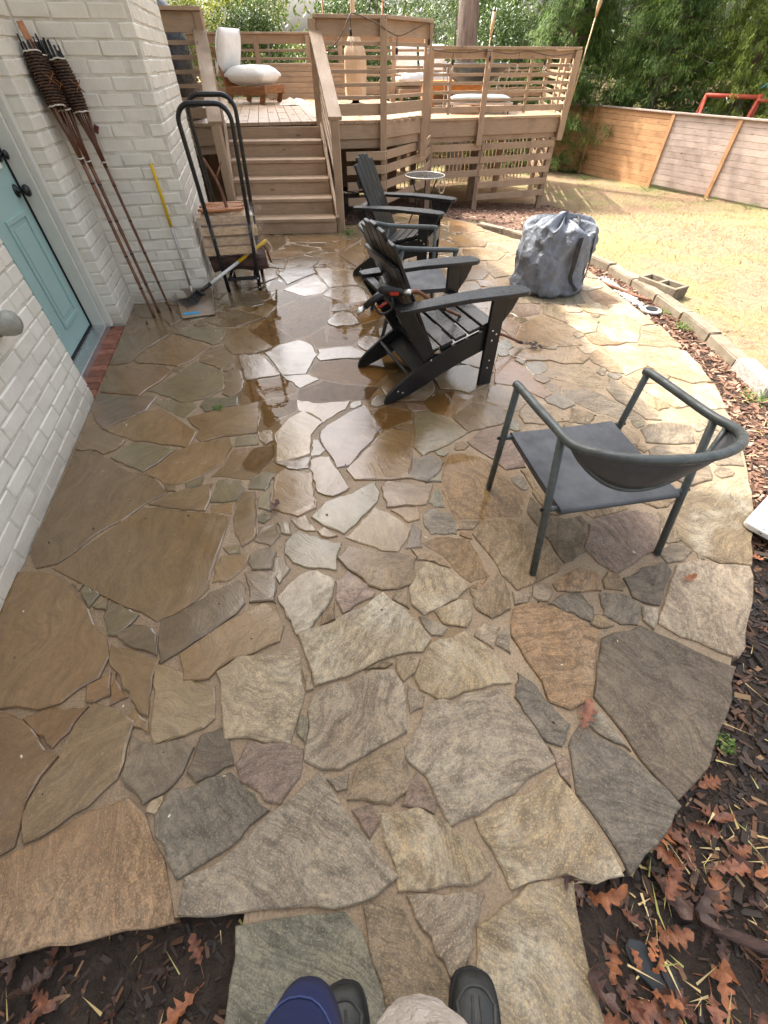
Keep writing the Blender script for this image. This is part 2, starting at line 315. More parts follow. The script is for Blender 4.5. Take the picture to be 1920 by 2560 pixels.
SOIL = simple("dark_soil", (0.052, 0.034, 0.022), 0.9, 0.5, 14, 1.0, 60, world_=True, c2=(0.024, 0.016, 0.011), bdist=0.02)
LITTER = simple("leaf_litter_soil", (0.20, 0.115, 0.075), 0.9, 0.5, 14, 1.0, 60, world_=True, c2=(0.10, 0.055, 0.036), bdist=0.02)
CHALK = simple("white_residue", (0.74, 0.71, 0.68), 0.8, 0.35, 25, 0.5, 60, world_=True)
PVC = simple("grey_plastic", (0.40, 0.38, 0.36), 0.5, 0.2, 12, 0.1, 60)
LAMPM = simple("weathered_fixture", (0.42, 0.41, 0.35), 0.5, 0.5, 14, 0.4, 60, c2=(0.22, 0.215, 0.17))
FROST = simple("frosted_glass", (0.70, 0.69, 0.63), 0.35, 0.2, 14, 0.3, 40)
LEAFB = simple("oak_leaf", (0.24, 0.088, 0.042), 0.42, 0.5, 34, 0.9, 70, objrand=0.55, c2=(0.085, 0.038, 0.024), rvar=0.22, bdist=0.006)
LEAFO = simple("orange_oak_leaf", (0.40, 0.145, 0.05), 0.4, 0.5, 34, 0.9, 70, objrand=0.35, c2=(0.20, 0.07, 0.03), rvar=0.2, bdist=0.006)
LEAFD = simple("dark_oak_leaf", (0.11, 0.055, 0.036), 0.4, 0.5, 34, 0.9, 70, objrand=0.4, c2=(0.055, 0.03, 0.022), rvar=0.2, bdist=0.006)
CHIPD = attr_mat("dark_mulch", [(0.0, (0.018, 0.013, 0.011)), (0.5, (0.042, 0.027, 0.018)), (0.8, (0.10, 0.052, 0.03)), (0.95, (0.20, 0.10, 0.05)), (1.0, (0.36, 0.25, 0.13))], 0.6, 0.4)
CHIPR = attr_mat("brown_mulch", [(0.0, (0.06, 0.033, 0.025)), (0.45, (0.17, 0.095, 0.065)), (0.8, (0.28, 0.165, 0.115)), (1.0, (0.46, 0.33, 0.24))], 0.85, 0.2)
STRAW = attr_mat("dry_straw", [(0.0, (0.21, 0.125, 0.078)), (0.45, (0.31, 0.215, 0.13)), (0.72, (0.40, 0.31, 0.20)), (0.9, (0.25, 0.27, 0.11)), (1.0, (0.16, 0.23, 0.07))], 0.85, 0.15)
STRAWY = attr_mat("pale_straw", [(0.0, (0.50, 0.36, 0.14)), (0.6, (0.66, 0.52, 0.27)), (1.0, (0.34, 0.36, 0.10))], 0.7, 0.2)
WEED = attr_mat("green_weed", [(0.0, (0.07, 0.14, 0.025)), (1.0, (0.20, 0.29, 0.07))], 0.6, 0.3, 0.25)
HOLLY = attr_mat("holly_leaf", [(0.0, (0.046, 0.086, 0.029)), (0.5, (0.103, 0.172, 0.046)), (0.85, (0.207, 0.276, 0.075)), (1.0, (0.368, 0.425, 0.138))], 0.32, 0.5, 0.22)
HOLLYY = attr_mat("yellow_leaf", [(0.0, (0.09, 0.14, 0.02)), (0.5, (0.24, 0.28, 0.045)), (1.0, (0.48, 0.44, 0.07))], 0.4, 0.4, 0.35)
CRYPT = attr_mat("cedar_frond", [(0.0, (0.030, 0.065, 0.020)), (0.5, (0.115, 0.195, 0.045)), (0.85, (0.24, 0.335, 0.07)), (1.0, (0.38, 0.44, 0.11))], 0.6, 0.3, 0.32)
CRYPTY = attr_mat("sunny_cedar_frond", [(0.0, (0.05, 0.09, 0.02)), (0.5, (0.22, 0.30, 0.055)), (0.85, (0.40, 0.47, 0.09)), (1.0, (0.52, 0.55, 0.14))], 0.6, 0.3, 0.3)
def film_mat(name, tint, gloss):
    m, nt, b = new_mat(name); nt.nodes.remove(b)
    tr = nd(nt, "ShaderNodeBsdfTransparent"); gl = nd(nt, "ShaderNodeBsdfGlossy"); gl.inputs['Roughness'].default_value = 0.12
    gl.inputs[0].default_value = (1, 1, 1, 1); tr.inputs[0].default_value = (*tint, 1)
    tc = nd(nt, "ShaderNodeTexCoord")
    f = noise(nt, mapping(nt, tc.outputs['Object'], (2.5, 2.5, 9), (0.3, 0.6, 0.2)), 6, 4, 0.6, 1.5)
    bp = nd(nt, "ShaderNodeBump"); bp.inputs['Strength'].default_value = 0.7; bp.inputs['Distance'].default_value = 0.02
    nt.links.new(f, bp.inputs['Height']); nt.links.new(bp.outputs[0], gl.inputs['Normal'])
    ms = nd(nt, "ShaderNodeMixShader"); nt.links.new(rng_(nt, f, 0.45, 0.7, gloss * 0.4, gloss), ms.inputs[0])
    nt.links.new(tr.outputs[0], ms.inputs[1]); nt.links.new(gl.outputs[0], ms.inputs[2])
    nt.links.new(ms.outputs[0], nt.nodes["Material Output"].inputs[0])
    return m
FILM = film_mat("plastic_wrap", (0.985, 0.985, 0.985), 0.20)
GLASST = film_mat("glass_top", (0.55, 0.58, 0.58), 0.3)
BULB = film_mat("clear_bulb", (0.95, 0.92, 0.86), 0.4)

# ------------------------------------------------------------------ mesh helpers
WM = {}                                            # world matrices of unevaluated parents
def reg(o, m): WM[o.name] = m.copy(); return o
def pm(o): return WM[o.name] if o is not None else Matrix.Identity(4)
def tag(o, label=None, cat=None, group=None, kind=None):
    for k, v in (("label", label), ("category", cat), ("group", group), ("kind", kind)):
        if v: o[k] = v
    return o
def thing(name, loc, label, cat, rz=0.0, group=None):
    o = bpy.data.objects.new(name, None); col.objects.link(o); o.empty_display_size = 0.1
    o.location = loc; o.rotation_euler = (0, 0, rz)
    reg(o, Matrix.Translation(Vector(loc)) @ Matrix.Rotation(rz, 4, 'Z'))
    return tag(o, label, cat, group)
def link(name, me, mat, parent=None, M=None, smooth=False):
    """M: matrix in world space (or None: the mesh is given in the parent's own space)"""
    o = bpy.data.objects.new(name, me); col.objects.link(o)
    if mat is not None and not me.materials: me.materials.append(mat)
    if smooth:
        me.shade_smooth()
    if parent is not None: o.parent = parent
    P = pm(parent)
    if M is not None:
        o.matrix_basis = P.inverted() @ M; reg(o, M)
    else:
        reg(o, P)
    return o

class MB:
    def __init__(s): s.v = []; s.f = []; s.a = []
    def add(s, vs, fs, rnd=None):
        b = len(s.v); s.v += [tuple(x) for x in vs]; s.f += [tuple(b + i for i in f) for f in fs]
        if rnd is not None: s.a += [rnd] * len(fs)
        return s
    def box(s, c, d, rot=None, rnd=None):
        c = Vector(c); h = Vector(d) / 2
        q = rot if rot is not None else Matrix.Identity(3)
        vs = [c + q @ Vector((sx * h.x, sy * h.y, sz * h.z)) for sz in (-1, 1) for sy in (-1, 1) for sx in (-1, 1)]
        return s.add(vs, [(0, 2, 3, 1), (4, 5, 7, 6), (0, 1, 5, 4), (2, 6, 7, 3), (0, 4, 6, 2), (1, 3, 7, 5)], rnd)
    def bar(s, a, b, w, h, up=(0, 0, 1), rnd=None):
        a, b = Vector(a), Vector(b); x = (b - a).normalized(); u = Vector(up)
        y = u.cross(x)
        if y.length < 1e-5: y = Vector((1, 0, 0)).cross(x)
        y.normalize(); z = x.cross(y)
        return s.box((a + b) / 2, ((b - a).length, w, h), Matrix((x, y, z)).transposed(), rnd)
    def ring(s, pts, rad, n=8, closed=False, cap=True, flat=1.0):
        pts = [Vector(p) for p in pts]; N = len(pts); rr = rad if isinstance(rad, (list, tuple)) else [rad] * N
        t0 = (pts[1] - pts[0]).normalized(); ref = Vector((0, 0, 1)) if abs(t0.z) < 0.9 else Vector((1, 0, 0))
        nrm = (ref - t0 * ref.dot(t0)).normalized(); vs = []
        for i, p in enumerate(pts):
            if closed: t = pts[(i + 1) % N] - pts[i - 1]
            else: t = pts[min(i + 1, N - 1)] - pts[max(i - 1, 0)]
            t = t.normalized() if t.length > 1e-9 else t0
            nrm = (nrm - t * nrm.dot(t)); nrm = nrm.normalized() if nrm.length > 1e-6 else Vector((1, 0, 0)); bi = t.cross(nrm)
            for k in range(n):
                a = 2 * math.pi * k / n; vs.append(p + (nrm * math.cos(a) * flat + bi * math.sin(a)) * rr[i])
        fs = []
        for i in range(N if closed else N - 1):
            j = (i + 1) % N
            for k in range(n): fs.append((i * n + k, i * n + (k + 1) % n, j * n + (k + 1) % n, j * n + k))
        if cap and not closed:
            fs.append(tuple(reversed(range(n)))); fs.append(tuple((N - 1) * n + k for k in range(n)))
        return s.add(vs, fs)
    def lathe(s, prof, c=(0, 0, 0), n=24, rot=None, sx=1.0, sy=1.0):
        vs = []; c = Vector(c)
        for r, z in prof:
            for k in range(n):
                a = 2 * math.pi * k / n; p = Vector((r * math.cos(a) * sx, r * math.sin(a) * sy, z))
                vs.append(c + (rot @ p if rot is not None else p))
        fs = []
        for i in range(len(prof) - 1):
            for k in range(n): fs.append((i * n + k, i * n + (k + 1) % n, (i + 1) * n + (k + 1) % n, (i + 1) * n + k))
        if prof[0][0] > 1e-4: fs.append(tuple(reversed(range(n))))
        if prof[-1][0] > 1e-4: fs.append(tuple((len(prof) - 1) * n + k for k in range(n)))
        return s.add(vs, fs)
    def prism(s, poly, z0, z1):
        n = len(poly); vs = [(x, y, z0) for x, y in poly] + [(x, y, z1) for x, y in poly]
        return s.add(vs, [tuple(reversed(range(n))), tuple(range(n, 2 * n))] + [(i, (i + 1) % n, n + (i + 1) % n, n + i) for i in range(n)])
    def extr(s, prof, a, b, origin=(0, 0, 0), ex=(1, 0, 0), ez=(0, 0, 1)):
        """profile (u, w) in the ex/ez plane, extruded along ey = ez x ex from a to b"""
        ex, ez, o = Vector(ex), Vector(ez), Vector(origin); ey = ez.cross(ex); n = len(prof)
        vs = [o + ex * u + ez * w + ey * a for u, w in prof] + [o + ex * u + ez * w + ey * b for u, w in prof]
        return s.add(vs, [tuple(range(n)), tuple(reversed(range(n, 2 * n)))] + [(i, n + i, n + (i + 1) % n, (i + 1) % n) for i in range(n)])
    def mesh(s, name):
        me = bpy.data.meshes.new(name); me.from_pydata(s.v, [], s.f)
        if s.a:
            at = me.attributes.new("rnd", 'FLOAT', 'FACE'); at.data.foreach_set("value", s.a)
        me.validate(); return me
    def build(s, name, mat, parent=None, smooth=False, bev=0.0, seg=1, sub=0, world=False, fix=True):
        me = s.mesh(name)
        if world and parent is not None: me.transform(pm(parent).inverted())
        if fix:
            bm = bmesh.new(); bm.from_mesh(me); bmesh.ops.recalc_face_normals(bm, faces=bm.faces); bm.to_mesh(me); bm.free()
        o = link(name, me, mat, parent)
        if smooth: me.shade_smooth()
        if bev:
            m = o.modifiers.new("bevel", 'BEVEL'); m.width = bev; m.segments = seg; m.limit_method = 'ANGLE'; m.angle_limit = R(40)
        if sub:
            m = o.modifiers.new("sub", 'SUBSURF'); m.levels = sub; m.render_levels = sub
        return o

BOARDS = {}
def board(name, a, b, w, h, mat, parent, up=(0, 0, 1), bev=0.003, skew=None):
    """a plank from a to b (world): its own X runs along the grain; w across, h along 'up'"""
    a, b = Vector(a), Vector(b); x = (b - a); L = x.length; x.normalize(); u = Vector(up); y = u.cross(x)
    if y.length < 1e-5: y = Vector((0, 1, 0)).cross(x)
    y.normalize(); z = x.cross(y)
    key = (round(L, 3), round(w, 3), round(h, 3), mat.name)
    if key not in BOARDS:
        bm = bmesh.new(); bmesh.ops.create_cube(bm, size=1.0)
        for v in bm.verts: v.co = Vector((v.co.x * L, v.co.y * w, v.co.z * h))
        if bev: bmesh.ops.bevel(bm, geom=list(bm.edges), offset=min(bev, 0.3 * min(w, h)), segments=1, affect='EDGES', profile=0.5)
        me = bpy.data.meshes.new("plank"); bm.to_mesh(me); bm.free(); me.materials.append(mat); BOARDS[key] = me
    M = Matrix((x, y, z)).transposed().to_4x4(); M.translation = (a + b) / 2
    return link(name, BOARDS[key], mat, parent, M)
def copy_tree(o, parent=None):
    c = o.copy(); col.objects.link(c); c.parent = parent
    for ch in o.children: copy_tree(ch, c)
    return c
def rnd(a, b): return random.uniform(a, b)
def inside(poly, x, y):
    r = False; n = len(poly)
    for i in range(n):
        x1, y1 = poly[i]; x2, y2 = poly[(i + 1) % n]
        if (y1 > y) != (y2 > y) and x < (x2 - x1) * (y - y1) / (y2 - y1) + x1: r = not r
    return r
def terr(x, y):
    s = lambda t: t if t > 0 else 0.0
    return -(0.02 * s(x - 2.8) + 0.15 * (s(y - 6.3) - s(y - 10.3)) + 0.03 * min(s(y - 10.3), 40)) if x > -6 else 0.0
def chain(pts, n=6):
    """smooth polyline through points (Catmull-Rom)"""
    P = [Vector(p) for p in pts]; out = []
    for i in range(len(P) - 1):
        p0, p1, p2, p3 = P[max(i - 1, 0)], P[i], P[i + 1], P[min(i + 2, len(P) - 1)]
        for k in range(n):
            t = k / n
            out.append(0.5 * ((2 * p1) + (p2 - p0) * t + (2 * p0 - 5 * p1 + 4 * p2 - p3) * t * t + (3 * p1 - p0 - 3 * p2 + p3) * t ** 3))
    out.append(P[-1]); return out

# ================================================================== GROUND
GZ = -0.055
def make_ground():
    xs = [-300, -120, -50, -25, -14, -9] + [-6 + i * 0.5 for i in range(45)] + [18, 22, 30, 50, 120, 300]
    ys = [-300, -120, -50, -20, -10, -6] + [-4 + i * 0.5 for i in range(70)] + [34, 42, 60, 120, 300]
    m = MB(); vs = []; W = len(xs)
    for y in ys:
        for x in xs:
            z = terr(x, y) + GZ
            if x > 2.7 or y > 7.5: z += 0.05 * min(1, max(x - 2.7, y - 7.5) / 0.5) + 0.02 * mnoise.noise(Vector((x * 0.8, y * 0.8, 0)))
            vs.append((x, y, z))
    fs = [(j * W + i, j * W + i + 1, (j + 1) * W + i + 1, (j + 1) * W + i) for j in range(len(ys) - 1) for i in range(W - 1)]
    m.add(vs, fs)
    return tag(m.build("ground", LAWN, None, smooth=True, fix=False), kind="structure")
ground = make_ground()
def gz(x, y):
    z = terr(x, y) + GZ
    if x > 2.7 or y > 7.5: z += 0.05 * min(1, max(x - 2.7, y - 7.5) / 0.5) + 0.02 * mnoise.noise(Vector((x * 0.8, y * 0.8, 0)))
    return z

# ================================================================== PATIO
OUTLINE = [tuple(int(c) / 1000 for c in q.split(',')) for q in """-579,6170 227,7092 929,6761 1630,5737 1937,5138 2089,4873 2171,3995 2222,3478 2215,2985 2155,2378 2062,1950 1907,1606 1719,1273 1519,962 1240,590 1070,405 849,189 692,64 616,19 485,6 490,-30 488,-127 483,-247 -351,-247 -352,-153 -354,-73 -353,-48 -547,-56 -745,-91 -927,-113 -1184,-153 -1300,-200 -1326,100 -1486,776 -1853,2321 -2130,3450 -2200,3800 -1590,4000 -1950,5600 -1600,5980""".split()]
STONES = """o -994,-136 -525,-66 -591,55 -639,100 -679,153 -750,197 -902,132 -1099,17
g -70,-33 -23,-20 38,21 -194,261 -461,46 -524,22 -521,-49 -424,-56
k -634,106 -541,7 -423,81 -328,165 -465,262 -631,213 -654,149
k -794,244 -696,175 -636,214 -607,252 -595,326 -642,351 -718,332 -805,360 -794,314
y -685,159 -652,154 -641,184 -645,201 -678,187
d -598,256 -560,232 -458,277 -487,345 -523,382 -591,359
p -455,280 -430,237 -348,187 -301,179 -251,248 -252,323 -286,338 -431,341
l -506,348 -290,333 -264,488 -316,649 -525,618 -590,562
t -284,364 -245,337 -244,415 -275,423
b -265,492 -239,504 -257,556 -290,572
b -983,592 -805,422 -773,416 -807,542 -807,600 -900,639 -1010,664
y -760,385 -726,332 -632,356 -581,381 -554,409 -580,517 -653,530 -738,576 -818,593
o -1001,459 -972,459 -924,484 -961,563 -1026,514
o -917,449 -867,478 -890,500 -949,556
b -816,399 -812,385 -751,366 -768,400 -830,444 -841,416
b -1008,376 -1005,292 -1033,209 -1031,154 -987,80 -852,172 -794,242 -810,404 -897,445 -971,459
o -1155,61 -1065,48 -1008,83 -1040,184 -1008,302 -1215,424 -1360,443 -1411,432
o -1037,323 -1010,369 -985,449 -1136,435 -1183,406
b -1148,434 -1085,458 -993,539 -986,617 -1033,687 -1223,870 -1334,955 -1381,973 -1466,987 -1537,985 -1462,443
c -873,751 -813,782 -752,835 -709,904 -724,982 -727,1306 -1102,1358 -1165,1358 -1411,995
b -1476,1000 -1401,1023 -1354,1088 -1317,1173 -1274,1232 -1228,1270 -1163,1375 -1078,1457 -1197,1575 -1336,1619 -1616,1795 -1710,1775 -1551,1074
b -1538,1754 -1487,1789 -1467,1833 -1468,1892 -1616,1961 -1725,2033 -1749,1958 -1711,1787 -1593,1785
p -1641,1976 -1465,2168 -1456,2336 -1777,2352 -1847,2373 -1824,2231 -1748,2083
b -1420,1871 -1086,1808 -1083,1963 -1379,2197 -1473,2162 -1647,1981
t -1256,1607 -1147,1799 -1403,1863 -1458,1814 -1487,1766 -1487,1723 -1445,1692
b -1125,1521 -1077,1513 -1021,1521 -936,1583 -856,1679 -840,1834 -890,1910 -1009,1868 -1071,1861 -1111,1808 -1165,1773 -1247,1604
t -1256,2116 -1195,2093 -1150,2216 -1216,2279 -1286,2268 -1329,2291 -1410,2303 -1458,2265 -1420,2226
t -1100,2155 -913,2230 -929,2338 -1128,2312 -1148,2262 -1148,2218
b -1079,1973 -1076,1904 -1032,1859 -927,1907 -737,1946 -743,2093 -793,2275 -1060,2173 -1192,2096 -1138,2026
t -1084,1466 -1044,1466 -1062,1514 -1118,1507
t -998,1483 -923,1509 -932,1574 -1016,1523
b -964,1340 -859,1334 -848,1412 -875,1524 -1053,1463 -1146,1374
t -848,1390 -788,1387 -724,1405 -701,1493 -735,1550 -793,1555 -861,1546
w -857,1672 -901,1575 -679,1549 -593,1712 -598,1776 -616,1838 -771,1819 -839,1800
t -835,1813 -699,1839 -746,1942 -857,1920
g -712,1882 -665,1834 -622,1877 -653,1971 -733,1960
b -697,1220 -631,1114 -578,1163 -600,1312 -643,1464 -701,1465 -728,1385
w -826,1318 -715,1312 -732,1396 -843,1376
t -587,1471 -562,1601 -631,1627 -691,1539 -684,1480
t -606,1348 -532,1329 -562,1459 -595,1467 -626,1411
t -591,1264 -558,1253 -530,1287 -580,1339 -598,1300
k -583,1148 -503,1121 -468,1178 -504,1261 -587,1233
t -471,1189 -421,1186 -438,1262 -500,1262
k -561,993 -474,999 -469,1085 -512,1122 -574,1089 -586,1031
k -480,988 -429,924 -397,999 -434,1070 -468,1065
k -536,831 -435,842 -442,981 -528,993 -587,980
b -710,926 -635,943 -588,1006 -585,1084 -708,1072 -722,1018
t -677,1076 -627,1081 -645,1132 -719,1111
d -833,661 -799,592 -729,640 -572,787 -551,835 -564,912 -605,947 -701,888 -777,806 -857,758
c -696,528 -608,535 -584,574 -544,604 -474,628 -384,675 -381,738 -424,818 -475,843 -580,777 -744,625
t -1000,694 -964,743 -951,782 -1038,827 -1087,838 -1082,773 -1035,697
k -929,649 -816,623 -851,700 -877,731 -957,747 -1015,703
t -1158,814 -1142,877 -1225,915 -1225,874
t -1085,805 -1107,860 -1150,812
t -1240,889 -1237,922 -1288,929
l -237,509 -121,545 26,619 142,633 183,690 71,817 -4,885 -116,802 -250,731 -323,704
l -329,697 -282,719 -230,804 -204,868 -201,950 -279,993 -333,982 -388,941 -433,860
p -192,837 -160,786 -45,860 -31,886 -152,989 -201,938
b -244,734 -187,766 -196,844 -239,789
b -67,919 -9,892 59,897 124,925 145,1071 -163,1116 -208,1049
t -394,1031 -339,1002 -199,990 -203,1066 -187,1136 -397,1216 -442,1161 -438,1076
t -282,1237 -178,1185 -31,1392 -16,1466 -51,1541 -157,1462 -288,1394 -346,1293
y -9,1096 69,1085 110,1163 131,1228 56,1305 -46,1361 -179,1162
y -357,1204 -307,1211 -376,1312 -440,1273 -394,1222
b -253,1165 -208,1181 -278,1234 -308,1206 -286,1178
l 101,907 106,830 158,777 296,852 342,903 331,939 262,1005 176,1037 138,995 131,952
y 227,740 318,731 343,773 338,846 297,853 199,801
w 254,1064 296,993 359,929 445,964 386,1180 225,1180 164,1135
b 145,1047 287,1007 249,1065 115,1109
w 386,892 414,919 444,974 342,910
b 357,811 418,763 500,808 509,880 500,947 476,976 382,888 344,906
k 153,727 176,700 218,697 242,730 189,763 133,778
y 124,500 179,469 234,476 380,516 444,523 433,598 302,724 173,666 104,542
g 400,646 442,735 375,756 336,698
g 410,659 465,628 475,743 427,702
o 546,529 551,457 619,434 698,468 811,713 740,779 643,834 551,834 508,810 481,753 472,693
w 329,1270 652,1296 709,1411 572,1692 464,1797 349,1742 311,1641 288,1464
b 494,966 541,892 647,933 735,982 766,1028 705,1233 592,1284 525,1284 467,1270 430,1237 402,1191
b 334,1214 416,1217 448,1273 367,1271
o 341,1180 401,1160 397,1202 348,1211
k 178,1257 215,1188 334,1188 332,1267 310,1322 231,1360 182,1315
t 294,1354 288,1442 268,1500 231,1435 217,1388 243,1362
b 11,1357 211,1372 250,1517 79,1541 13,1541 -20,1493
b 118,1258 172,1277 166,1366 77,1356 27,1334
k 93,1106 168,1113 174,1216 135,1260
b -152,1542 35,1550 125,1566 159,1764 163,1970 8,1980 -205,1622
k 118,1560 225,1534 275,1584 327,1692 291,1734 225,1744 151,1713 143,1643
t 296,1534 305,1597 266,1576 208,1528
t 162,1811 211,1738 370,1838 492,1956 394,2081 279,2165 180,2165
b 75,1978 168,1974 172,2040 120,2045 47,1998
p -358,1862 -249,1636 -182,1658 -61,1878 -15,1994 -124,2236 -295,2080 -379,1960
y -577,1683 -502,1703 -406,1757 -414,1918 -359,2055 -492,2169 -576,2099 -634,1939
k -399,1735 -349,1743 -322,1789 -377,1889 -411,1880
k -508,1633 -460,1625 -391,1637 -392,1732 -528,1694 -593,1687
b -548,1349 -406,1294 -321,1353 -377,1604 -529,1637 -575,1582
b -334,1453 -251,1425 -208,1450 -170,1489 -204,1566 -274,1678 -296,1738 -348,1737 -401,1707 -388,1631
w -13,1953 68,2021 132,2052 170,2087 168,2161 16,2229 -96,2179 -29,2040
b -530,2164 -456,2141 -413,2110 -363,2043 -235,2186 -210,2277 -414,2260 -562,2290
b -718,2029 -675,1993 -537,2189 -558,2236 -550,2293 -729,2294 -773,2274 -772,2212
p 170,2158 220,2167 292,2160 256,2232 207,2249 131,2249 146,2197
w 291,2162 418,2092 454,2166 583,2352 444,2405 306,2356 244,2258
b 490,1950 682,2023 746,2064 746,2203 557,2261 408,2113
b 32,853 98,809 99,913 45,891
p 640,1627 759,1645 772,1845 715,2014 564,1974 465,1861
c 745,1139 757,1071 779,1019 887,1090 897,1144 952,1253 934,1307 855,1283 779,1315 719,1434 683,1332 688,1281
c 751,1385 789,1311 836,1302 889,1331 881,1441 816,1644 721,1624
p 882,1108 917,1032 976,973 1180,1089 1230,1142 1314,1311 1222,1339 1028,1303 957,1254
b 1252,1187 1265,1134 1337,1149 1339,1231 1350,1274 1401,1354 1310,1326
y 1331,1169 1364,1090 1442,1026 1574,1015 1818,1406 1890,1586 1658,1529 1470,1436 1357,1298
k 1215,1026 1291,1037 1356,1093 1336,1141 1271,1133 1200,1083
g 1047,746 1104,694 1274,612 1320,652 1500,887 1539,958 1557,1016 1433,1027 1351,1051 1245,1020
d 995,862 1035,833 1095,822 1215,985 1209,1034 1092,1002 997,953
o 704,881 889,891 901,981 833,1003 757,974 691,923
k 801,748 825,817 795,883 723,879 647,836
d 853,781 906,744 976,738 1021,840 958,880 871,880
b 787,743 818,724 878,739 858,777 816,787
g 994,759 1022,720 1054,757 1077,815 1016,822
g 516,826 570,834 604,888 519,888
k 1359,1050 1385,1047 1395,1064 1371,1083
d 704,474 766,358 810,245 862,182 988,273 1169,467 1246,576 975,738 802,690
d 566,203 624,91 649,21 774,100 864,178 756,317 632,390 577,334
g 685,363 772,314 717,433 644,408
d 512,337 564,325 606,392 555,453 520,520 471,561 436,474
p 530,252 555,218 574,297 518,328
y 329,-4 401,17 482,22 555,6 634,23 621,81 595,114 559,209 522,262 252,142
g 69,285 121,243 186,123 278,155 533,287 473,419 403,515 270,491 242,459 204,471 166,466 127,439 58,314
g -188,262 -129,260 81,370 73,516 28,574 -39,569 -123,533 -214,512 -254,477 -247,288
b 7,574 32,595 -15,600 -71,566
b 39,576 67,527 109,557 132,608 86,624 43,620
g 85,426 130,443 138,479 82,516 76,477
b 22,175 83,222 66,329 -26,312 -88,278 -109,193
g -138,209 -109,215 -106,258 -172,240
p 145,155 155,183 92,265 50,177
p -36,98 -10,139 -39,180 -97,163
y -4,95 29,42 35,-17 233,2 285,31 271,68 171,145 97,173 -11,158
t -358,-122 -361,-260 28,-260 21,-220 -60,-76 -100,-39 -370,-70
b -39,-112 -8,-163 16,-260 162,-260 156,-159 36,-22 -13,-22 -54,-35
g 153,-154 190,-164 222,-79 263,-11 175,-6 52,-16
y 185,-260 489,-260 489,-34 497,16 374,9 228,-68
b 1306,2457 1448,2423 1488,2499 1449,2733 1206,2758 1082,2583
b 923,2857 1038,2790 1187,2804 1178,2977 1022,3006 912,2948
b 1262,2754 1412,2754 1493,2837 1425,3008 1291,2978 1178,2813
b 1280,2965 1314,3021 1335,3034 1291,3046 1277,3030 1187,2985
k 1185,2278 1303,2145 1567,2053 1570,2126 1412,2369 1330,2433 1165,2411
o 734,2492 876,2448 1020,2304 1089,2355 1020,2525 1006,2657 887,2861 786,2775
b 1565,2642 1655,2612 1658,2755 1649,2818 1587,2962 1500,2874 1483,2821 1492,2767
y 1850,2720 1930,2599 2062,2487 2199,2510 2237,2743 2241,2947 2144,3007 1950,2951
y 1659,2588 1853,2712 1887,2830 1935,2928 1903,2994 1842,3045 1641,3017
y 1923,3035 2079,3004 2137,3017 2196,3004 2255,3004 2247,3377 2118,3332 2060,3298 1970,3108
y 1723,3270 1752,3085 1949,3085 2089,3357 2041,3598 1814,3561
y 1499,3388 1577,3223 1682,3258 1777,3452 1718,3630 1528,3630
o 1724,3238 1712,3301 1676,3292 1644,3252 1631,3201 1669,3184
y 1933,3581 2046,3580 2101,3387 2222,3410 2181,3883 1970,3801
y 1736,3640 1897,3576 1907,3843 1690,3801
o 1876,3897 1963,3774 2014,3829 2066,3841 2116,3867 2057,4198 1883,4104
y 1814,4174 1857,4137 1910,4126 2092,4212 2052,4458 1873,4357
b 1005,3092 1187,3004 1364,3004 1511,3034 1465,3269 1488,3442 1337,3602 1114,3398
p 1129,3533 1328,3606 1393,3802 1129,3842 1057,3648
b 1345,3612 1494,3431 1524,3611 1565,3642 1550,3766 1379,3808 1375,3735
p 1007,3132 1097,3355 1107,3429 1027,3571 909,3457 940,3329
t 810,2913 848,2865 889,2867 918,2884 935,2962 982,3015 966,3175 867,3079
o 1592,3064 1639,3029 1778,3038 1845,3078 1749,3104 1715,3166 1568,3214
y 1720,2335 1811,2194 1970,2236 2016,2514 1888,2515 1685,2426
y 1977,2256 1947,2159 2123,2198 2177,2337 2203,2496 2024,2472 1998,2399
k 1479,1855 1609,1838 1765,1854 1814,2015 1697,2053 1566,2035 1501,1981
b 833,2043 958,2025 1114,2061 1139,2145 1038,2224 872,2224 815,2124
k 1462,2421 1477,2289 1573,2074 1675,2074 1640,2344 1601,2466 1531,2565
y 1722,2049 1762,2036 1909,2060 1940,2169 1755,2189 1704,2140 1677,2094
b 1072,2402 1137,2361 1195,2467 1087,2510
b 1098,2044 1216,2024 1300,2135 1163,2211 1130,2101
b -2107,3378 -1946,2732 -1813,2759 -1773,2976 -1681,3210 -1687,3300 -1816,3481 -2104,3547
b -2101,3548 -1842,3487 -1830,3491 -1735,3387 -1678,3500 -1851,3766 -2086,3836 -2230,3834
b -1452,2712 -1376,2808 -1292,3010 -1667,3232 -1792,2858 -1798,2795 -1757,2767
o -1845,2372 -1571,2332 -1553,2407 -1495,2518 -1467,2644 -1541,2716 -1612,2719 -1785,2766 -1924,2721 -1924,2662
t -1268,2261 -1117,2318 -1046,2418 -1096,2605 -1165,2694 -1360,2789 -1427,2605 -1550,2395 -1491,2374
b -1049,2356 -973,2310 -929,2409 -944,2542 -1018,2705 -1108,2624 -1053,2445
t -1299,3039 -1246,3074 -1254,3205 -1271,3266 -1275,3327 -1576,3365 -1677,3234 -1598,3204
b -1329,2785 -1140,2676 -1055,2791 -1186,2995 -1241,3025 -1292,2994 -1346,2862
b -1336,3367 -1185,3352 -1015,3532 -1266,3703 -1462,3633 -1498,3462
k -1410,3808 -1149,3757 -1065,3817 -1134,4008 -1281,4128 -1463,4046 -1500,3809
g -989,3509 -941,3749 -1078,3769 -1124,3618
b -1087,3882 -1051,3897 -1017,3963 -1014,4086 -1094,4098 -1177,4081
b -905,3782 -799,3921 -728,3958 -759,4001 -944,4132 -1064,3852 -960,3787
b -934,3400 -818,3313 -688,3141 -598,3202 -478,3375 -459,3592 -470,3861 -576,4016 -776,3938 -940,3727 -979,3497
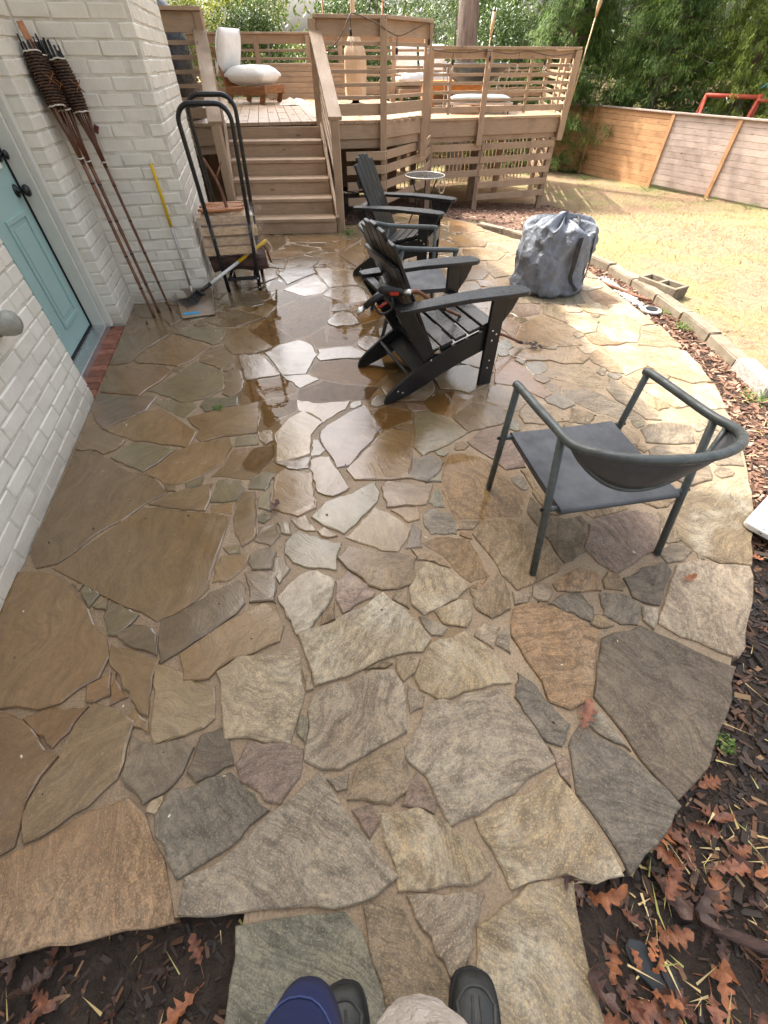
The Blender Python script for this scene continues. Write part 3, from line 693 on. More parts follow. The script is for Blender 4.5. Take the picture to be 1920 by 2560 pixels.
b -837,3032 -782,3051 -687,3130 -811,3302 -928,3395 -978,3521 -1096,3372 -1086,3308 -1015,3215
b -1223,3050 -1110,2894 -963,2894 -865,2967 -837,3012 -1128,3351 -1270,3335
g -696,2584 -532,2607 -485,2886 -539,3038 -653,3122 -792,3040 -881,2908
b -1044,2788 -926,2522 -787,2565 -706,2601 -830,2803 -910,2898 -978,2882 -1047,2893 -1059,2856
w -927,2397 -836,2259 -641,2335 -593,2367 -563,2401 -596,2457 -696,2571 -786,2557 -848,2534 -938,2527
b -550,2420 -431,2540 -526,2613 -640,2590 -707,2586
w -506,2634 -441,2567 -264,2485 -55,2465 37,2644 -209,2829 -436,2793 -489,2770 -509,2708
b -461,2794 -260,2826 -174,2820 -36,2856 -242,3019 -498,2967 -480,2902 -493,2840
p -556,2301 -443,2262 -90,2299 -34,2450 -261,2483 -409,2533 -560,2408
w -547,3047 -488,3016 -417,3016 -441,3094 -481,3345 -616,3161 -588,3089
w -435,3015 -239,3043 -119,3303 -313,3365 -450,3334
w -278,3619 -185,3418 0,3554 -60,3910 -121,3890 -180,3856 -292,3820
b -572,4034 -333,3806 -139,3883 -179,4158 -308,4243 -368,4247 -495,4198
b -523,4213 -195,4299 -234,4481 -397,4810 -723,4759 -644,4495
k -928,4287 -692,4607 -727,4762 -1004,4762 -1074,4564
b -723,3984 -578,4064 -512,4189 -701,4587 -948,4146
b -1165,4098 -1016,4098 -919,4268 -1032,4465 -1070,4443 -1199,4272
b -1281,4291 -1148,4339 -1048,4497 -1077,4555 -1124,4738 -1275,4738
k -1240,4784 -1029,4731 -1035,4987 -1049,5024 -1108,5030 -1264,5003
k -1010,4756 -750,4782 -673,5051 -888,5165 -938,5127 -1013,5034 -1031,4977
b -1271,5030 -1035,5030 -879,5198 -914,5318 -1055,5505 -1296,5262
b -1242,5317 -1222,5352 -1151,5604 -1225,5939 -1430,5863 -1261,5353
b -932,5343 -886,5235 -752,5382 -726,5433 -986,5556 -1154,5664 -1091,5545
b -1116,5683 -732,5651 -472,5784 -504,5933 -864,6002 -1196,5931
b -693,5298 -500,5298 -354,5599 -285,5807 -510,5739 -732,5488
b -683,5057 -684,5019 -738,4775 -465,5040 -510,5271 -884,5238 -742,5088
b -475,5145 -254,4726 -193,5149 -290,5626 -483,5260
b -419,4811 -242,4684 -463,5065 -430,4875
o 808,6089 1054,6025 1289,6153 1249,6356 1079,6559 896,6708
b 838,5471 1173,5471 1245,5697 1085,5994 806,5932
b 876,5188 929,4992 1238,4992 1365,5240 1160,5449 887,5394
b 1363,5537 1422,5168 1621,5376 1672,5597 1415,5715
b 734,4749 747,4381 973,4422 1077,4624 1061,4975 777,4975
b 1074,4568 1094,4452 1341,4577 1439,4830 1406,5116 1281,5057 1222,4991 1093,4970 1075,4764 1083,4702
b 923,4243 1240,4168 1315,4448 1096,4448 979,4414 903,4408
b 646,4111 754,4034 929,4197 894,4360 682,4300
b -70,5839 -15,5677 107,5675 226,5584 422,5611 509,5746 493,5941 416,6064 293,6176 160,6266 -6,6143 -25,5997
b -4,6329 21,6257 40,6230 81,6218 127,6245 135,6265 111,6325 42,6348
t 507,2793 419,2872 357,2944 202,2869 126,2711 192,2632 256,2604 342,2594 414,2658
b 422,2890 448,2894 465,2916 465,2947 444,2960 408,2932
k 359,3019 353,3100 270,3125 189,3168 134,3100 46,3049 50,2935 122,2883 200,2870 327,2939
g 322,3125 435,2951 592,3013 724,3032 869,3185 815,3310 777,3500 651,3661 537,3626 214,3428 190,3227
g 427,3575 428,3628 402,3658 296,3717 287,3647 295,3589 322,3549 359,3530 390,3534
b -59,4136 -123,3980 -37,3849 141,3739 286,3801 432,3800 474,3939 568,4051 461,4198 332,4342 213,4336 70,4217
t 16,4668 -36,4512 -3,4387 51,4345 114,4319 180,4322 213,4349 256,4366 292,4423 301,4489 277,4567 207,4722
b 547,4447 443,4512 383,4521 316,4478 289,4395 324,4354 364,4329 422,4321 502,4359
g 603,5178 450,5224 266,5183 175,5148 51,4987 77,4804 155,4714 302,4625 506,4657 570,4766 701,4866 720,5103
k 268,6205 374,6114 538,6068 693,6227 817,6318 725,6521 712,6668 511,6763 248,6577 116,6446 198,6289
t 243,6577 307,6627 342,6672 352,6729 332,6796 283,6860 154,6896 27,6798 56,6702 105,6620 183,6571
g 1654,4341 1773,4302 1916,4393 2017,4511 2100,4649 2050,4864 1874,4894 1663,4862 1442,4711 1378,4585 1492,4415
k 1233,1869 1112,1852 1085,1738 1089,1633 1245,1550 1334,1516 1420,1582 1409,1737 1393,1822 1284,1835
t 1271,4213 1213,3993 1306,3903 1487,3867 1588,3800 1797,3852 1844,4152 1782,4306 1600,4362 1330,4374
b -1303,5486 -1392,5674 -1601,5671 -1793,5639 -1829,5470 -1797,5279 -1823,5181 -1719,5005 -1554,4985 -1372,4986 -1285,5172 -1289,5353
b 14,5051 281,5189 409,5326 413,5498 331,5597 113,5677 -49,5587 -134,5490 -199,5389 -191,5080
t -559,6189 -635,6042 -458,5806 -335,5804 -156,5782 -86,5984 -81,6100 -121,6292 -246,6364 -356,6364
b 571,3680 694,3625 811,3524 948,3511 1058,3652 1162,3942 1039,4073 698,4075 588,3966
b 1829,5355 1652,5388 1405,5149 1423,5004 1486,4840 1794,4892 1934,5002 1970,5086 1864,5266
b 441,5605 423,5496 440,5333 496,5239 599,5198 763,5282 856,5355 841,5494 791,5643 695,5752 508,5701
t -1276,4553 -1280,4832 -1297,4972 -1641,4993 -1758,4920 -1749,4753 -1735,4683 -1671,4490 -1579,4378 -1407,4419
b 55,6724 -85,6704 -178,6625 -286,6500 -267,6373 -186,6342 -107,6259 17,6270 154,6324 140,6472 159,6593
b 5,2338 65,2268 167,2286 260,2280 320,2370 344,2432 329,2541 277,2606 170,2635 101,2603 26,2550 -29,2446
b 546,2371 655,2440 707,2492 724,2575 669,2671 594,2734 543,2731 459,2708 396,2633 343,2539 369,2417 446,2412
t -1499,3524 -1466,3616 -1400,3732 -1482,3910 -1600,3953 -1739,3920 -1799,3821 -1781,3685 -1697,3542 -1597,3463
t 632,5747 772,5827 806,5921 871,5994 811,6087 768,6188 692,6194 612,6141 486,6018 501,5904 562,5778
g -188,3405 -151,3321 -137,3251 -48,3134 93,3083 160,3158 193,3288 216,3510 77,3578 -22,3535
b 1151,5950 1248,5665 1376,5626 1460,5706 1556,5740 1535,5878 1453,6001 1363,6078 1180,6079
b 994,1658 914,1627 878,1542 896,1379 983,1286 1178,1348 1216,1447 1232,1549 1154,1597
k 1426,1624 1469,1568 1564,1501 1690,1550 1728,1629 1739,1709 1722,1813 1550,1843 1468,1798 1434,1698
b 1131,1905 1000,1984 904,2029 810,2021 774,1903 791,1716 862,1657 990,1672 1055,1715
b 641,3019 563,2965 508,2812 549,2750 687,2684 776,2732 816,2802 835,2880 738,3034
b -1356,4429 -1471,4402 -1613,4396 -1644,4300 -1607,4122 -1557,4039 -1440,4061 -1276,4133 -1201,4238 -1270,4395
g -236,4788 -230,4601 -211,4518 -60,4531 45,4683 93,4729 75,4860 27,4965 -128,4985 -197,4900
b 827,2167 881,2231 939,2268 968,2347 916,2407 856,2456 756,2488 686,2440 639,2275 702,2226 767,2148
b 1287,1851 1357,1837 1433,1847 1480,1922 1466,2024 1469,2088 1362,2124 1308,2118 1260,2063 1210,2027 1167,1956 1230,1877
g 692,4744 562,4722 522,4669 443,4634 428,4561 482,4494 547,4465 588,4427 689,4421 746,4476 749,4579 736,4691
b -268,5559 -236,5479 -137,5497 -93,5543 -60,5595 -22,5629 -23,5718 -53,5795 -260,5797 -282,5737
b -1555,5984 -1633,5940 -1708,5854 -1734,5768 -1682,5682 -1536,5687 -1437,5704 -1371,5921 -1470,5996
t 15,4191 56,4246 39,4365 -10,4457 -150,4432 -260,4273 -231,4215 -188,4175 -145,4114 -91,4101 -39,4156
k 1917,1657 1984,1797 1988,1875 1947,1962 1867,1963 1794,1919 1738,1807 1752,1731 1779,1658 1838,1667
b 72,2650 136,2696 141,2757 170,2846 46,2960 -38,2911 -60,2858 -113,2809 -81,2751 12,2674
b -145,2955 -92,2912 -23,2922 47,2963 43,3098 -19,3129 -90,3186 -156,3187 -207,3093 -201,3025
t 474,4199 520,4147 574,4117 660,4152 697,4335 668,4413 556,4415 445,4328 423,4280
t -1283,-142 -1197,-143 -1082,-119 -1069,-48 -1126,54 -1181,91 -1249,109 -1309,59 -1306,-22
k -221,3505 -272,3609 -355,3666 -431,3601 -469,3462 -464,3410 -385,3353 -330,3375 -262,3369 -200,3410
t 669,5213 681,5155 708,5128 724,5083 775,5046 842,5032 899,5076 856,5294 762,5284 720,5269
b 778,6591 831,6566 890,6644 909,6761 790,6829 713,6847 676,6769 687,6717 736,6628
b 631,6733 681,6771 697,6819 680,6864 642,6891 537,6897 493,6863 475,6797 531,6764
b 1394,1544 1299,1515 1248,1468 1236,1404 1316,1351 1377,1358 1473,1444 1494,1486 1449,1550
b 1737,2488 1805,2489 1896,2524 1947,2569 1928,2615 1852,2699 1713,2621 1681,2559
g 181,3536 239,3525 310,3555 284,3759 125,3751 36,3717 51,3656 89,3582
b 1122,4013 1166,3997 1227,4024 1241,4129 1190,4176 1085,4202 1052,4154 1051,4094
b 1263,5355 1355,5328 1383,5387 1368,5497 1333,5561 1259,5583 1193,5514 1188,5474 1202,5412
g 1926,2068 1890,2042 1902,1992 1935,1973 1965,1940 2010,1920 2056,1937 2071,2038 2058,2109 2019,2132 1950,2107
k 1206,2267 1164,2366 1102,2368 1017,2301 1031,2256 1113,2181 1199,2230
b -607,4893 -623,4843 -598,4793 -492,4800 -452,4814 -430,4873 -434,4929 -474,4966 -527,4960
k -810,5479 -745,5477 -693,5542 -681,5592 -709,5660 -758,5649 -818,5656 -901,5620 -889,5547 -851,5505
t 999,2724 1013,2644 1037,2602 1085,2602 1153,2690 1148,2761 1119,2801 1018,2776
k -1567,3468 -1634,3477 -1677,3456 -1727,3394 -1673,3311 -1632,3296 -1561,3401
k -399,3857 -442,3809 -458,3715 -455,3663 -396,3653 -368,3670 -320,3679 -284,3698 -297,3744 -296,3798
b 1315,4521 1333,4408 1354,4388 1453,4391 1468,4439 1409,4531 1370,4558
b -675,5982 -619,6015 -616,6084 -652,6133 -719,6147 -811,6127 -864,6080 -850,6046 -795,5993
k 45,2296 6,2349 -41,2353 -87,2274 -85,2230 -52,2206 40,2258
b 1618,2439 1644,2408 1725,2454 1730,2491 1721,2521 1655,2561 1609,2559 1596,2506
g 1515,3048 1488,3022 1450,3006 1478,2905 1519,2900 1589,2966 1599,3009 1569,3057
g 1659,3636 1705,3651 1724,3696 1697,3786 1637,3821 1597,3796 1573,3755 1570,3674 1579,3637
b -1861,3784 -1815,3784 -1780,3842 -1775,3895 -1819,3908 -1933,3882 -1947,3832 -1916,3800
g 1165,3852 1239,3831 1295,3847 1308,3873 1289,3921 1241,3967 1189,3984 1169,3958 1149,3869
b 911,4178 888,4149 882,4100 925,4085 969,4090 999,4084 1048,4106 1067,4172 1029,4214 949,4207 931,4185
b 1957,5019 1886,4951 1894,4908 1964,4889 2011,4891 2053,4915 2024,4995 2001,5026
k -1933,5619 -1941,5592 -1928,5535 -1893,5492 -1845,5510 -1799,5591 -1783,5645 -1817,5681 -1880,5663
b 1082,2045 1059,2024 1059,1991 1071,1966 1108,1939 1133,1933 1164,1940 1180,2005 1155,2033
b 1781,2210 1783,2246 1763,2279 1722,2314 1674,2300 1664,2222 1691,2170
b 871,3365 841,3327 844,3269 876,3212 926,3198 958,3228 934,3331 900,3365
b 816,3375 831,3362 857,3359 894,3398 887,3426 831,3471 811,3436
b -1164,3649 -1131,3648 -1101,3677 -1091,3713 -1096,3751 -1137,3762 -1218,3764 -1239,3724 -1205,3673
t 562,3772 577,3820 571,3902 538,3946 472,3897 451,3810 473,3767 520,3734
b 572,4029 590,4008 633,4018 675,4055 684,4081 647,4127 578,4119 562,4095
b 395,4533 423,4563 432,4590 398,4630 301,4623 286,4577 303,4516 342,4513
t 1718,5386 1759,5397 1789,5433 1749,5512 1716,5542 1680,5518 1653,5481 1638,5412 1670,5394
b -1180,5477 -1160,5454 -1123,5452 -1068,5497 -1069,5518 -1108,5566 -1153,5563
t -1045,5651 -1036,5613 -1014,5583 -965,5558 -902,5559 -898,5642 -971,5673 -1002,5675
g 1624,5756 1594,5776 1511,5712 1511,5681 1540,5659 1599,5645 1637,5651 1656,5688
b -1825,5723 -1790,5675 -1745,5662 -1707,5689 -1705,5729 -1721,5755 -1755,5777 -1794,5764
k -1272,6020 -1326,6033 -1388,6005 -1385,5954 -1343,5914 -1288,5934 -1265,5966
k -1135,5983 -1132,6037 -1212,6060 -1254,6040 -1255,5955 -1207,5929 -1156,5957
b 803,6587 770,6565 749,6526 751,6494 790,6430 824,6416 859,6449 863,6517 853,6560
b -1273,209 -1304,202 -1321,172 -1305,102 -1280,101 -1248,119 -1231,141 -1232,172
g 1726,1583 1744,1563 1812,1580 1836,1605 1836,1635 1777,1661 1730,1617
b 442,1870 404,1853 388,1808 397,1785 446,1792 481,1834
t 724,2030 732,1986 758,1963 798,1970 810,2057 786,2077 766,2072
b 1021,2550 1057,2492 1076,2488 1122,2530 1126,2551 1089,2594 1058,2601 1032,2591
k 1550,2637 1532,2608 1533,2579 1566,2543 1587,2535 1630,2580 1635,2619
t 751,3034 800,2982 828,2976 858,3053 852,3091 818,3111 770,3088 752,3060
t -1460,3372 -1429,3406 -1444,3432 -1508,3479 -1540,3473 -1554,3396 -1517,3361
b 1117,3445 1137,3432 1197,3487 1182,3527 1145,3533 1117,3549 1090,3525 1085,3492
b -1290,3724 -1280,3763 -1310,3792 -1383,3796 -1399,3761 -1400,3702 -1386,3685 -1348,3685
t -27,3743 1,3690 66,3735 80,3766 42,3809 4,3829 -20,3799
b 431,3767 397,3795 294,3805 288,3774 310,3722 372,3700 409,3718
b -1604,3988 -1584,3958 -1513,3935 -1485,3937 -1479,3993 -1491,4036 -1555,4049 -1588,4021
g -174,4409 -123,4447 -102,4484 -120,4523 -215,4519 -224,4485 -197,4421
k 2064,4449 2092,4441 2124,4462 2123,4519 2108,4557 2079,4563 2039,4539 2017,4495
b 1522,4808 1500,4843 1468,4840 1418,4756 1449,4739 1501,4762
b 747,4825 730,4856 694,4854 663,4839 643,4799 639,4768 664,4750 717,4750 734,4769
g -1697,4976 -1711,5010 -1760,5047 -1801,5040 -1807,4985 -1790,4931 -1763,4923
b -207,5008 -205,4983 -188,4973 -160,4973 -128,4992 -105,5033 -114,5072 -188,5062
k 377,5281 371,5254 383,5220 472,5249 467,5279 446,5319 421,5320
t -731,5261 -702,5282 -691,5320 -730,5350 -761,5349 -799,5328 -818,5281 -809,5255
k -688,5669 -698,5645 -678,5600 -654,5587 -609,5632 -604,5691 -643,5696
k 743,5787 726,5752 753,5696 799,5675 828,5691 817,5755 800,5792 770,5810
g -1130,6036 -1126,5968 -1108,5961 -1052,5970 -1000,6009 -991,6061 -1038,6080 -1113,6062
b -855,6103 -899,6112 -972,6090 -989,6039 -986,6001 -914,5995 -879,6013 -855,6045
g -33,6271 -91,6244 -76,6139 -39,6116 31,6175 50,6228 25,6257
k 655,844 683,879 677,928 627,922 607,909 599,867 616,847
b 972,892 994,916 983,975 947,988 907,946 899,899
g 659,1567 650,1539 689,1479 715,1474 735,1497 731,1548 720,1576 690,1592
t 356,1765 353,1791 308,1797 277,1775 291,1746 327,1735
b 1433,1763 1461,1789 1466,1838 1446,1852 1409,1841 1412,1799
g 1882,2047 1857,2052 1828,2044 1808,2026 1815,1960 1842,1955 1898,1997
t 1482,1993 1537,2014 1554,2048 1513,2076 1481,2075 1471,2031
t -139,2232 -141,2279 -173,2279 -201,2262 -218,2233 -209,2193 -180,2193
g 1016,2312 984,2319 944,2277 937,2252 947,2236 1016,2235 1026,2262
b 628,2273 642,2288 643,2323 627,2353 573,2330 559,2288 586,2268
t 1469,2638 1485,2593 1515,2591 1552,2665 1533,2699 1506,2701 1482,2679
k 761,2699 714,2696 696,2673 713,2635 746,2626 762,2641
b -1416,2639 -1397,2700 -1412,2715 -1477,2717 -1483,2674 -1454,2643
k -1118,2643 -1084,2653 -1055,2690 -1059,2714 -1080,2729 -1116,2709 -1125,2689
b 989,2826 951,2832 940,2805 979,2743 993,2745 1023,2798
k 469,2956 475,2901 493,2896 545,2928 556,2948 551,2981 523,2983
b 1571,3067 1587,3087 1564,3165 1527,3159 1503,3130 1528,3065
b 1571,3195 1558,3247 1532,3276 1501,3257 1481,3210 1496,3167 1511,3153
t 1757,3553 1783,3523 1830,3574 1827,3599 1779,3624 1756,3605
k 1062,3550 1092,3556 1102,3577 1097,3600 1075,3621 1044,3616 1018,3582
b 1505,3850 1464,3875 1431,3880 1414,3871 1413,3840 1425,3818 1474,3800 1495,3806 1514,3829
b 1395,3855 1380,3890 1336,3894 1313,3879 1306,3847 1359,3822 1380,3833
b 543,4007 515,3972 530,3956 579,3951 595,3994 578,4017
t 2114,4037 2150,4029 2165,4052 2154,4138 2134,4164 2099,4146 2079,4096 2091,4060
t -1222,4103 -1196,4106 -1177,4149 -1186,4178 -1220,4181 -1242,4137
b 719,4327 739,4319 776,4346 766,4372 737,4397 715,4402 705,4370
t -1357,4455 -1346,4433 -1289,4423 -1270,4465 -1274,4502 -1302,4507 -1340,4485
t 1212,4455 1283,4456 1310,4478 1317,4511 1289,4538 1257,4538 1201,4500 1189,4472
b -298,4627 -275,4612 -244,4609 -232,4662 -243,4688 -283,4706 -304,4690
g -1065,4658 -1042,4662 -1024,4704 -1032,4737 -1079,4741 -1093,4711 -1090,4683
t -699,4817 -707,4793 -695,4776 -632,4781 -609,4797 -629,4850 -656,4849
t 799,5009 797,5036 739,5054 720,4989 727,4960 757,4960
t -65,5016 -48,4989 -9,4969 35,4986 56,5008 52,5041 18,5056 -61,5044
k -1276,4987 -1251,5036 -1288,5084 -1329,5070 -1358,5000 -1345,4988
k 845,5038 831,5008 845,4988 902,4985 928,4999 916,5055 898,5064
b 1383,5114 1405,5154 1378,5190 1332,5166 1305,5111 1323,5092
t -1792,5293 -1827,5344 -1852,5332 -1866,5297 -1848,5257 -1832,5247 -1803,5249
b 1331,5297 1367,5262 1386,5263 1403,5279 1395,5327 1372,5350 1346,5335
g -1900,5385 -1880,5345 -1861,5330 -1819,5351 -1809,5407 -1849,5459 -1892,5434
b -171,5469 -184,5490 -243,5482 -248,5439 -230,5403 -211,5403 -176,5425
b 951,5975 971,6001 978,6038 935,6056 902,6059 865,5972 888,5959
g 1166,6033 1141,6058 1112,6048 1094,6015 1109,5976 1147,5966 1160,5988
b 1356,6142 1329,6157 1268,6138 1246,6097 1272,6083 1340,6085 1364,6121
b 794,6286 741,6261 735,6232 785,6183 810,6182 828,6261
b -279,6383 -272,6440 -298,6454 -354,6428 -366,6406 -361,6380 -322,6371
b -61,6767 -70,6740 -51,6722 14,6729 39,6753 12,6802 -19,6801
b 374,6708 429,6709 486,6764 473,6863 427,6896 383,6894 321,6859 333,6804"""
patio_b = MB(); patio_b.prism(OUTLINE, -0.16, -0.0075)
patio = patio_b.build("patio", MORTAR); tag(patio, kind="structure", label="irregular flagstone patio set in sandy mortar")
TINT = dict(b=(.270, .218, .152, .25), g=(.300, .268, .228, .45), k=(.215, .195, .168, .35), p=(.262, .208, .188, .2), t=(.235, .238, .198, .3),
            y=(.360, .305, .215, .9), l=(.315, .285, .225, 1.0), c=(.255, .198, .125, .2), o=(.300, .214, .138, .2), w=(.275, .212, .138, .05), d=(.150, .138, .122, .12))
def stone_mesh(pts, top, rs):
    n0 = len(pts); pl = []
    per = sum(math.dist(pts[i], pts[(i + 1) % n0]) for i in range(n0)); step = max(0.026, per / 24)
    for i in range(n0):
        a, b = Vector(pts[i]), Vector(pts[(i + 1) % n0]); L = (b - a).length; k = max(1, round(L / step))
        for j in range(k):
            p = a + (b - a) * (j / k); d = (b - a).normalized() if L > 0 else Vector((1, 0)); nn = Vector((d.y, -d.x))
            amp = min(0.010, L * 0.07)
            pl.append(p + nn * rs.uniform(-amp, amp * 0.4))
    n = len(pl); cen = sum(pl, Vector((0, 0))) / n; size = max((p - cen).length for p in pl)
    tx, ty = rs.uniform(-.006, .006), rs.uniform(-.006, .006)
    ins = min(0.005, size * 0.08); vs = []
    for p in pl: vs.append((p.x, p.y, -0.045))
    for p in pl:
        vs.append((p.x, p.y, top - 0.0038 + rs.uniform(-.001, .001) + (p.x - cen.x) * tx + (p.y - cen.y) * ty))
    for p in pl:
        q = p + (cen - p) * (ins * rs.uniform(0.6, 1.5) / max((cen - p).length, .01))
        vs.append((q.x, q.y, top + (q.x - cen.x) * tx + (q.y - cen.y) * ty + rs.uniform(-.0006, .0006)))
    fs = [(i, (i + 1) % n, n + (i + 1) % n, n + i) for i in range(n)] + [(n + i, n + (i + 1) % n, 2 * n + (i + 1) % n, 2 * n + i) for i in range(n)]
    fs.append(tuple(range(2 * n, 3 * n)))
    return vs, fs, cen, size
def lay_stones():
    rs = random.Random(4); L = []
    for ln in STONES.strip().splitlines():
        a = ln.split(); pts = [tuple(int(c) / 1000 for c in q.split(',')) for q in a[1:]]
        cx = sum(p[0] for p in pts) / len(pts); cy = sum(p[1] for p in pts) / len(pts)
        ar = abs(sum(pts[i][0] * pts[(i + 1) % len(pts)][1] - pts[(i + 1) % len(pts)][0] * pts[i][1] for i in range(len(pts)))) / 2
        d = math.sqrt(cx * cx + cy * cy + 2.1)
        L.append((ar * 1.45 / d ** 3, a[0], pts, cy))
    L.sort(key=lambda t: -t[0]); rest = MB()
    for i, (_, c, pts, cy) in enumerate(L):
        top = rs.uniform(-.0018, .0022) + (0.0042 if cy < 1.0 else 0)
        if c == 'w': top = -0.0052
        elif cy > 2.0 and rs.random() < 0.22: top = -0.0050 + rs.uniform(-.001, .001)
        vs, fs, cen, size = stone_mesh(pts, top, rs)
        if i < 300:
            me = bpy.data.meshes.new("flagstone"); me.from_pydata([(x - cen.x, y - cen.y, z) for x, y, z in vs], [], fs)
            o = link("flagstone", me, STONE, patio, Matrix.Translation((cen.x, cen.y, 0)))
            t = TINT[c]; k = rs.uniform(.78, 1.16); w = rs.uniform(-.02, .02)
            o.color = (t[0] * k + w * .6, t[1] * k, t[2] * k - w * .5, t[3])
        else: rest.add(vs, fs)
    if rest.v:
        o = rest.build("small_flagstones", STONE, patio); o["kind"] = "stuff"; o.color = (.24, .21, .165, .3)
lay_stones()
def puddle(poly, z, label):
    m = MB(); m.add([(x, y, z) for x, y in poly], [tuple(range(len(poly)))])
    return tag(m.build("puddle", WATER, None, fix=False), label=label, kind="structure")
def blob(cx, cy, rx, ry, n=40, amp=.16, seed=0):
    return [(cx + rx * math.cos(a) * (1 + amp * mnoise.noise(Vector((math.cos(a) * 1.6, math.sin(a) * 1.6, seed)))), cy + ry * math.sin(a) * (1 + amp * mnoise.noise(Vector((math.cos(a) * 1.6, math.sin(a) * 1.6, seed + 9))))) for a in (2 * math.pi * i / n for i in range(n))]
puddle(blob(-.25, 3.55, .92, 1.85, seed=3), -0.0034, "shallow hose water pooled between flagstones around the black chairs")
puddle(blob(.42, 1.50, .30, .26, seed=5), -0.0036, "shallow water on the brown flagstone beside the grey chair")
puddle(blob(.14, .83, .20, .16, seed=8), -0.0036, "thin brown water in the joints of the middle flagstones")
puddle(blob(-.52, 1.72, .24, .16, seed=12), -0.0036, "small brown puddle on an orange flagstone near the wall")

# ---- mulch and soil around the patio
def sheet(name, poly, mat, dz, label=None, step=None):
    m = MB(); c = step or .25
    if not step: m.add([(x, y, gz(x, y) + dz) for x, y in poly], [tuple(range(len(poly)))])
    else:
        x0, y0 = min(p[0] for p in poly), min(p[1] for p in poly); nx, ny = int((max(p[0] for p in poly) - x0) / c) + 1, int((max(p[1] for p in poly) - y0) / c) + 1
        for i in range(nx):
            for j in range(ny):
                x, y = x0 + i * c, y0 + j * c
                if inside(poly, x + c / 2, y + c / 2): m.add([(a, b, gz(a, b) + dz) for a, b in ((x, y), (x + c, y), (x + c, y + c), (x, y + c))], [(0, 1, 2, 3)])
    o = m.build(name, mat, None, fix=False); return tag(o, kind="structure", label=label)
CURB = [(0.62, 6.93), (0.82, 6.80), (1.47, 6.20), (1.90, 5.66), (2.25, 5.10), (2.42, 4.62), (2.50, 4.12), (2.555, 3.62), (2.575, 3.12), (2.55, 2.70), (2.52, 2.30)]
STRIP = [(0.80, 6.74), (1.0, 6.55)] + [p for p in OUTLINE if p[0] > 1.2 and p[1] > 0.5][:]
edge_r = [p for p in OUTLINE if p[0] > 0.48 and p[1] < 6.9 and p[1] > -0.05]
strip_poly = [(x - .06, y) for x, y in edge_r] + [(1.0, -.05), (2.6, -.05), (2.62, 1.5)] + [(x + .02, y) for x, y in reversed(CURB)]
sheet("mulch_bed", strip_poly, SOIL, 0.004)
near_right = [(.40, .12), (.40, -1.2), (3.0, -1.2), (3.0, .1), (1.2, .3), (.9, .16)]
sheet("soil_or_shade_bed", near_right, SOIL, 0.008)
near_left = [(-.30, -.02), (-.30, -1.2), (-2.0, -1.2), (-2.0, -.05), (-1.2, -.08), (-.9, -.05)]
sheet("soil_or_shade_bed", near_left, SOIL, 0.008)
def scatter(name, poly, n, mat, size, parent=None, dz=0.004, keep=None, flat=.25, tilt=.45, label=None, cmul=(0, 1), seed=1, box=True):
    rs = random.Random(seed); m = MB(); xs = [p[0] for p in poly]; ys = [p[1] for p in poly]; k = 0; t = 0
    while k < n and t < n * 12:
        t += 1; x, y = rs.uniform(min(xs), max(xs)), rs.uniform(min(ys), max(ys))
        if not inside(poly, x, y) or (keep and not keep(x, y)): continue
        k += 1; L = rs.uniform(*size); w = L * rs.uniform(.10, .38)
        q = Euler((rs.uniform(-tilt, tilt), rs.uniform(-tilt, tilt), rs.uniform(0, 6.28))).to_matrix()
        z = gz(x, y) + dz + rs.uniform(0, .012)
        if box: m.box((x, y, z), (L, w, max(.002, w * flat)), q, rs.uniform(*cmul))
        else:
            a = Vector((x, y, z)); d = q @ Vector((L, 0, 0)); s = q @ Vector((0, min(.0035, w * .2), 0))
            m.add([a - s, a + s, a + d + Vector((0, 0, rs.uniform(0, L * .35)))], [(0, 1, 2)], rs.uniform(*cmul))
    o = m.build(name, mat, parent, fix=False); tag(o, kind="stuff", label=label); return o
out_patio = lambda x, y: not inside(OUTLINE, x, y)
strip_far = [p for p in strip_poly if p[1] > 1.1] + [(2.62, 1.2), (1.6, 1.1)]
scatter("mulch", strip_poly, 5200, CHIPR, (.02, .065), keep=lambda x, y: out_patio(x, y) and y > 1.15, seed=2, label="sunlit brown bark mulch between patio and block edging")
scatter("mulch", strip_poly, 4200, CHIPD, (.015, .06), keep=lambda x, y: out_patio(x, y) and y < 1.35, seed=3, label="dark bark mulch along the shaded patio edge")  # near part of the strip gets the darker chip colours
scatter("mulch", near_right, 5200, CHIPD, (.008, .042), keep=out_patio, seed=4, label="dark soil crumbs and bark beside the path")
scatter("mulch", near_left, 4600, CHIPD, (.006, .036), keep=out_patio, seed=5, label="dark soil crumbs and bark between wall and path")
deck_bed = [(.55, 7.0), (1.5, 6.35), (2.1, 5.9), (2.7, 6.9), (3.5, 8.4), (3.6, 10.6), (-2.5, 12), (-2.6, 7.6), (-.4, 7.3)]
sheet("litter_bed", deck_bed, LITTER, 0.01, step=.08)
sheet("soil_or_shade_bed", [(-6, 5.9), (-1.85, 5.9), (-1.3, 6.4), (-.5, 7.4), (-.5, 13.4), (-6, 13.4)], SOIL, 0.03, step=.2)  # dark sheet over the lawn, standing in for deep shade under the deck
scatter("leaf_litter", deck_bed, 5200, CHIPR, (.03, .09), seed=6, label="brown leaf litter on the ground below the deck")
lawn = [(2.6, -1), (2.62, 3), (2.6, 4.2), (2.3, 5.2), (1.6, 6.25), (2.4, 7.0), (3.3, 8.4), (4.2, 11), (5.2, 14), (7.3, 13), (8.6, 10), (8.6, -1)]
def lawn_keep(x, y): return x < 1.05 * y + 3.2
scatter("dry_grass", lawn, 46000, STRAW, (.03, .085), keep=lawn_keep, seed=7, box=False, tilt=.5, dz=0.0, cmul=(0, .86), label="short dry straw-coloured lawn")
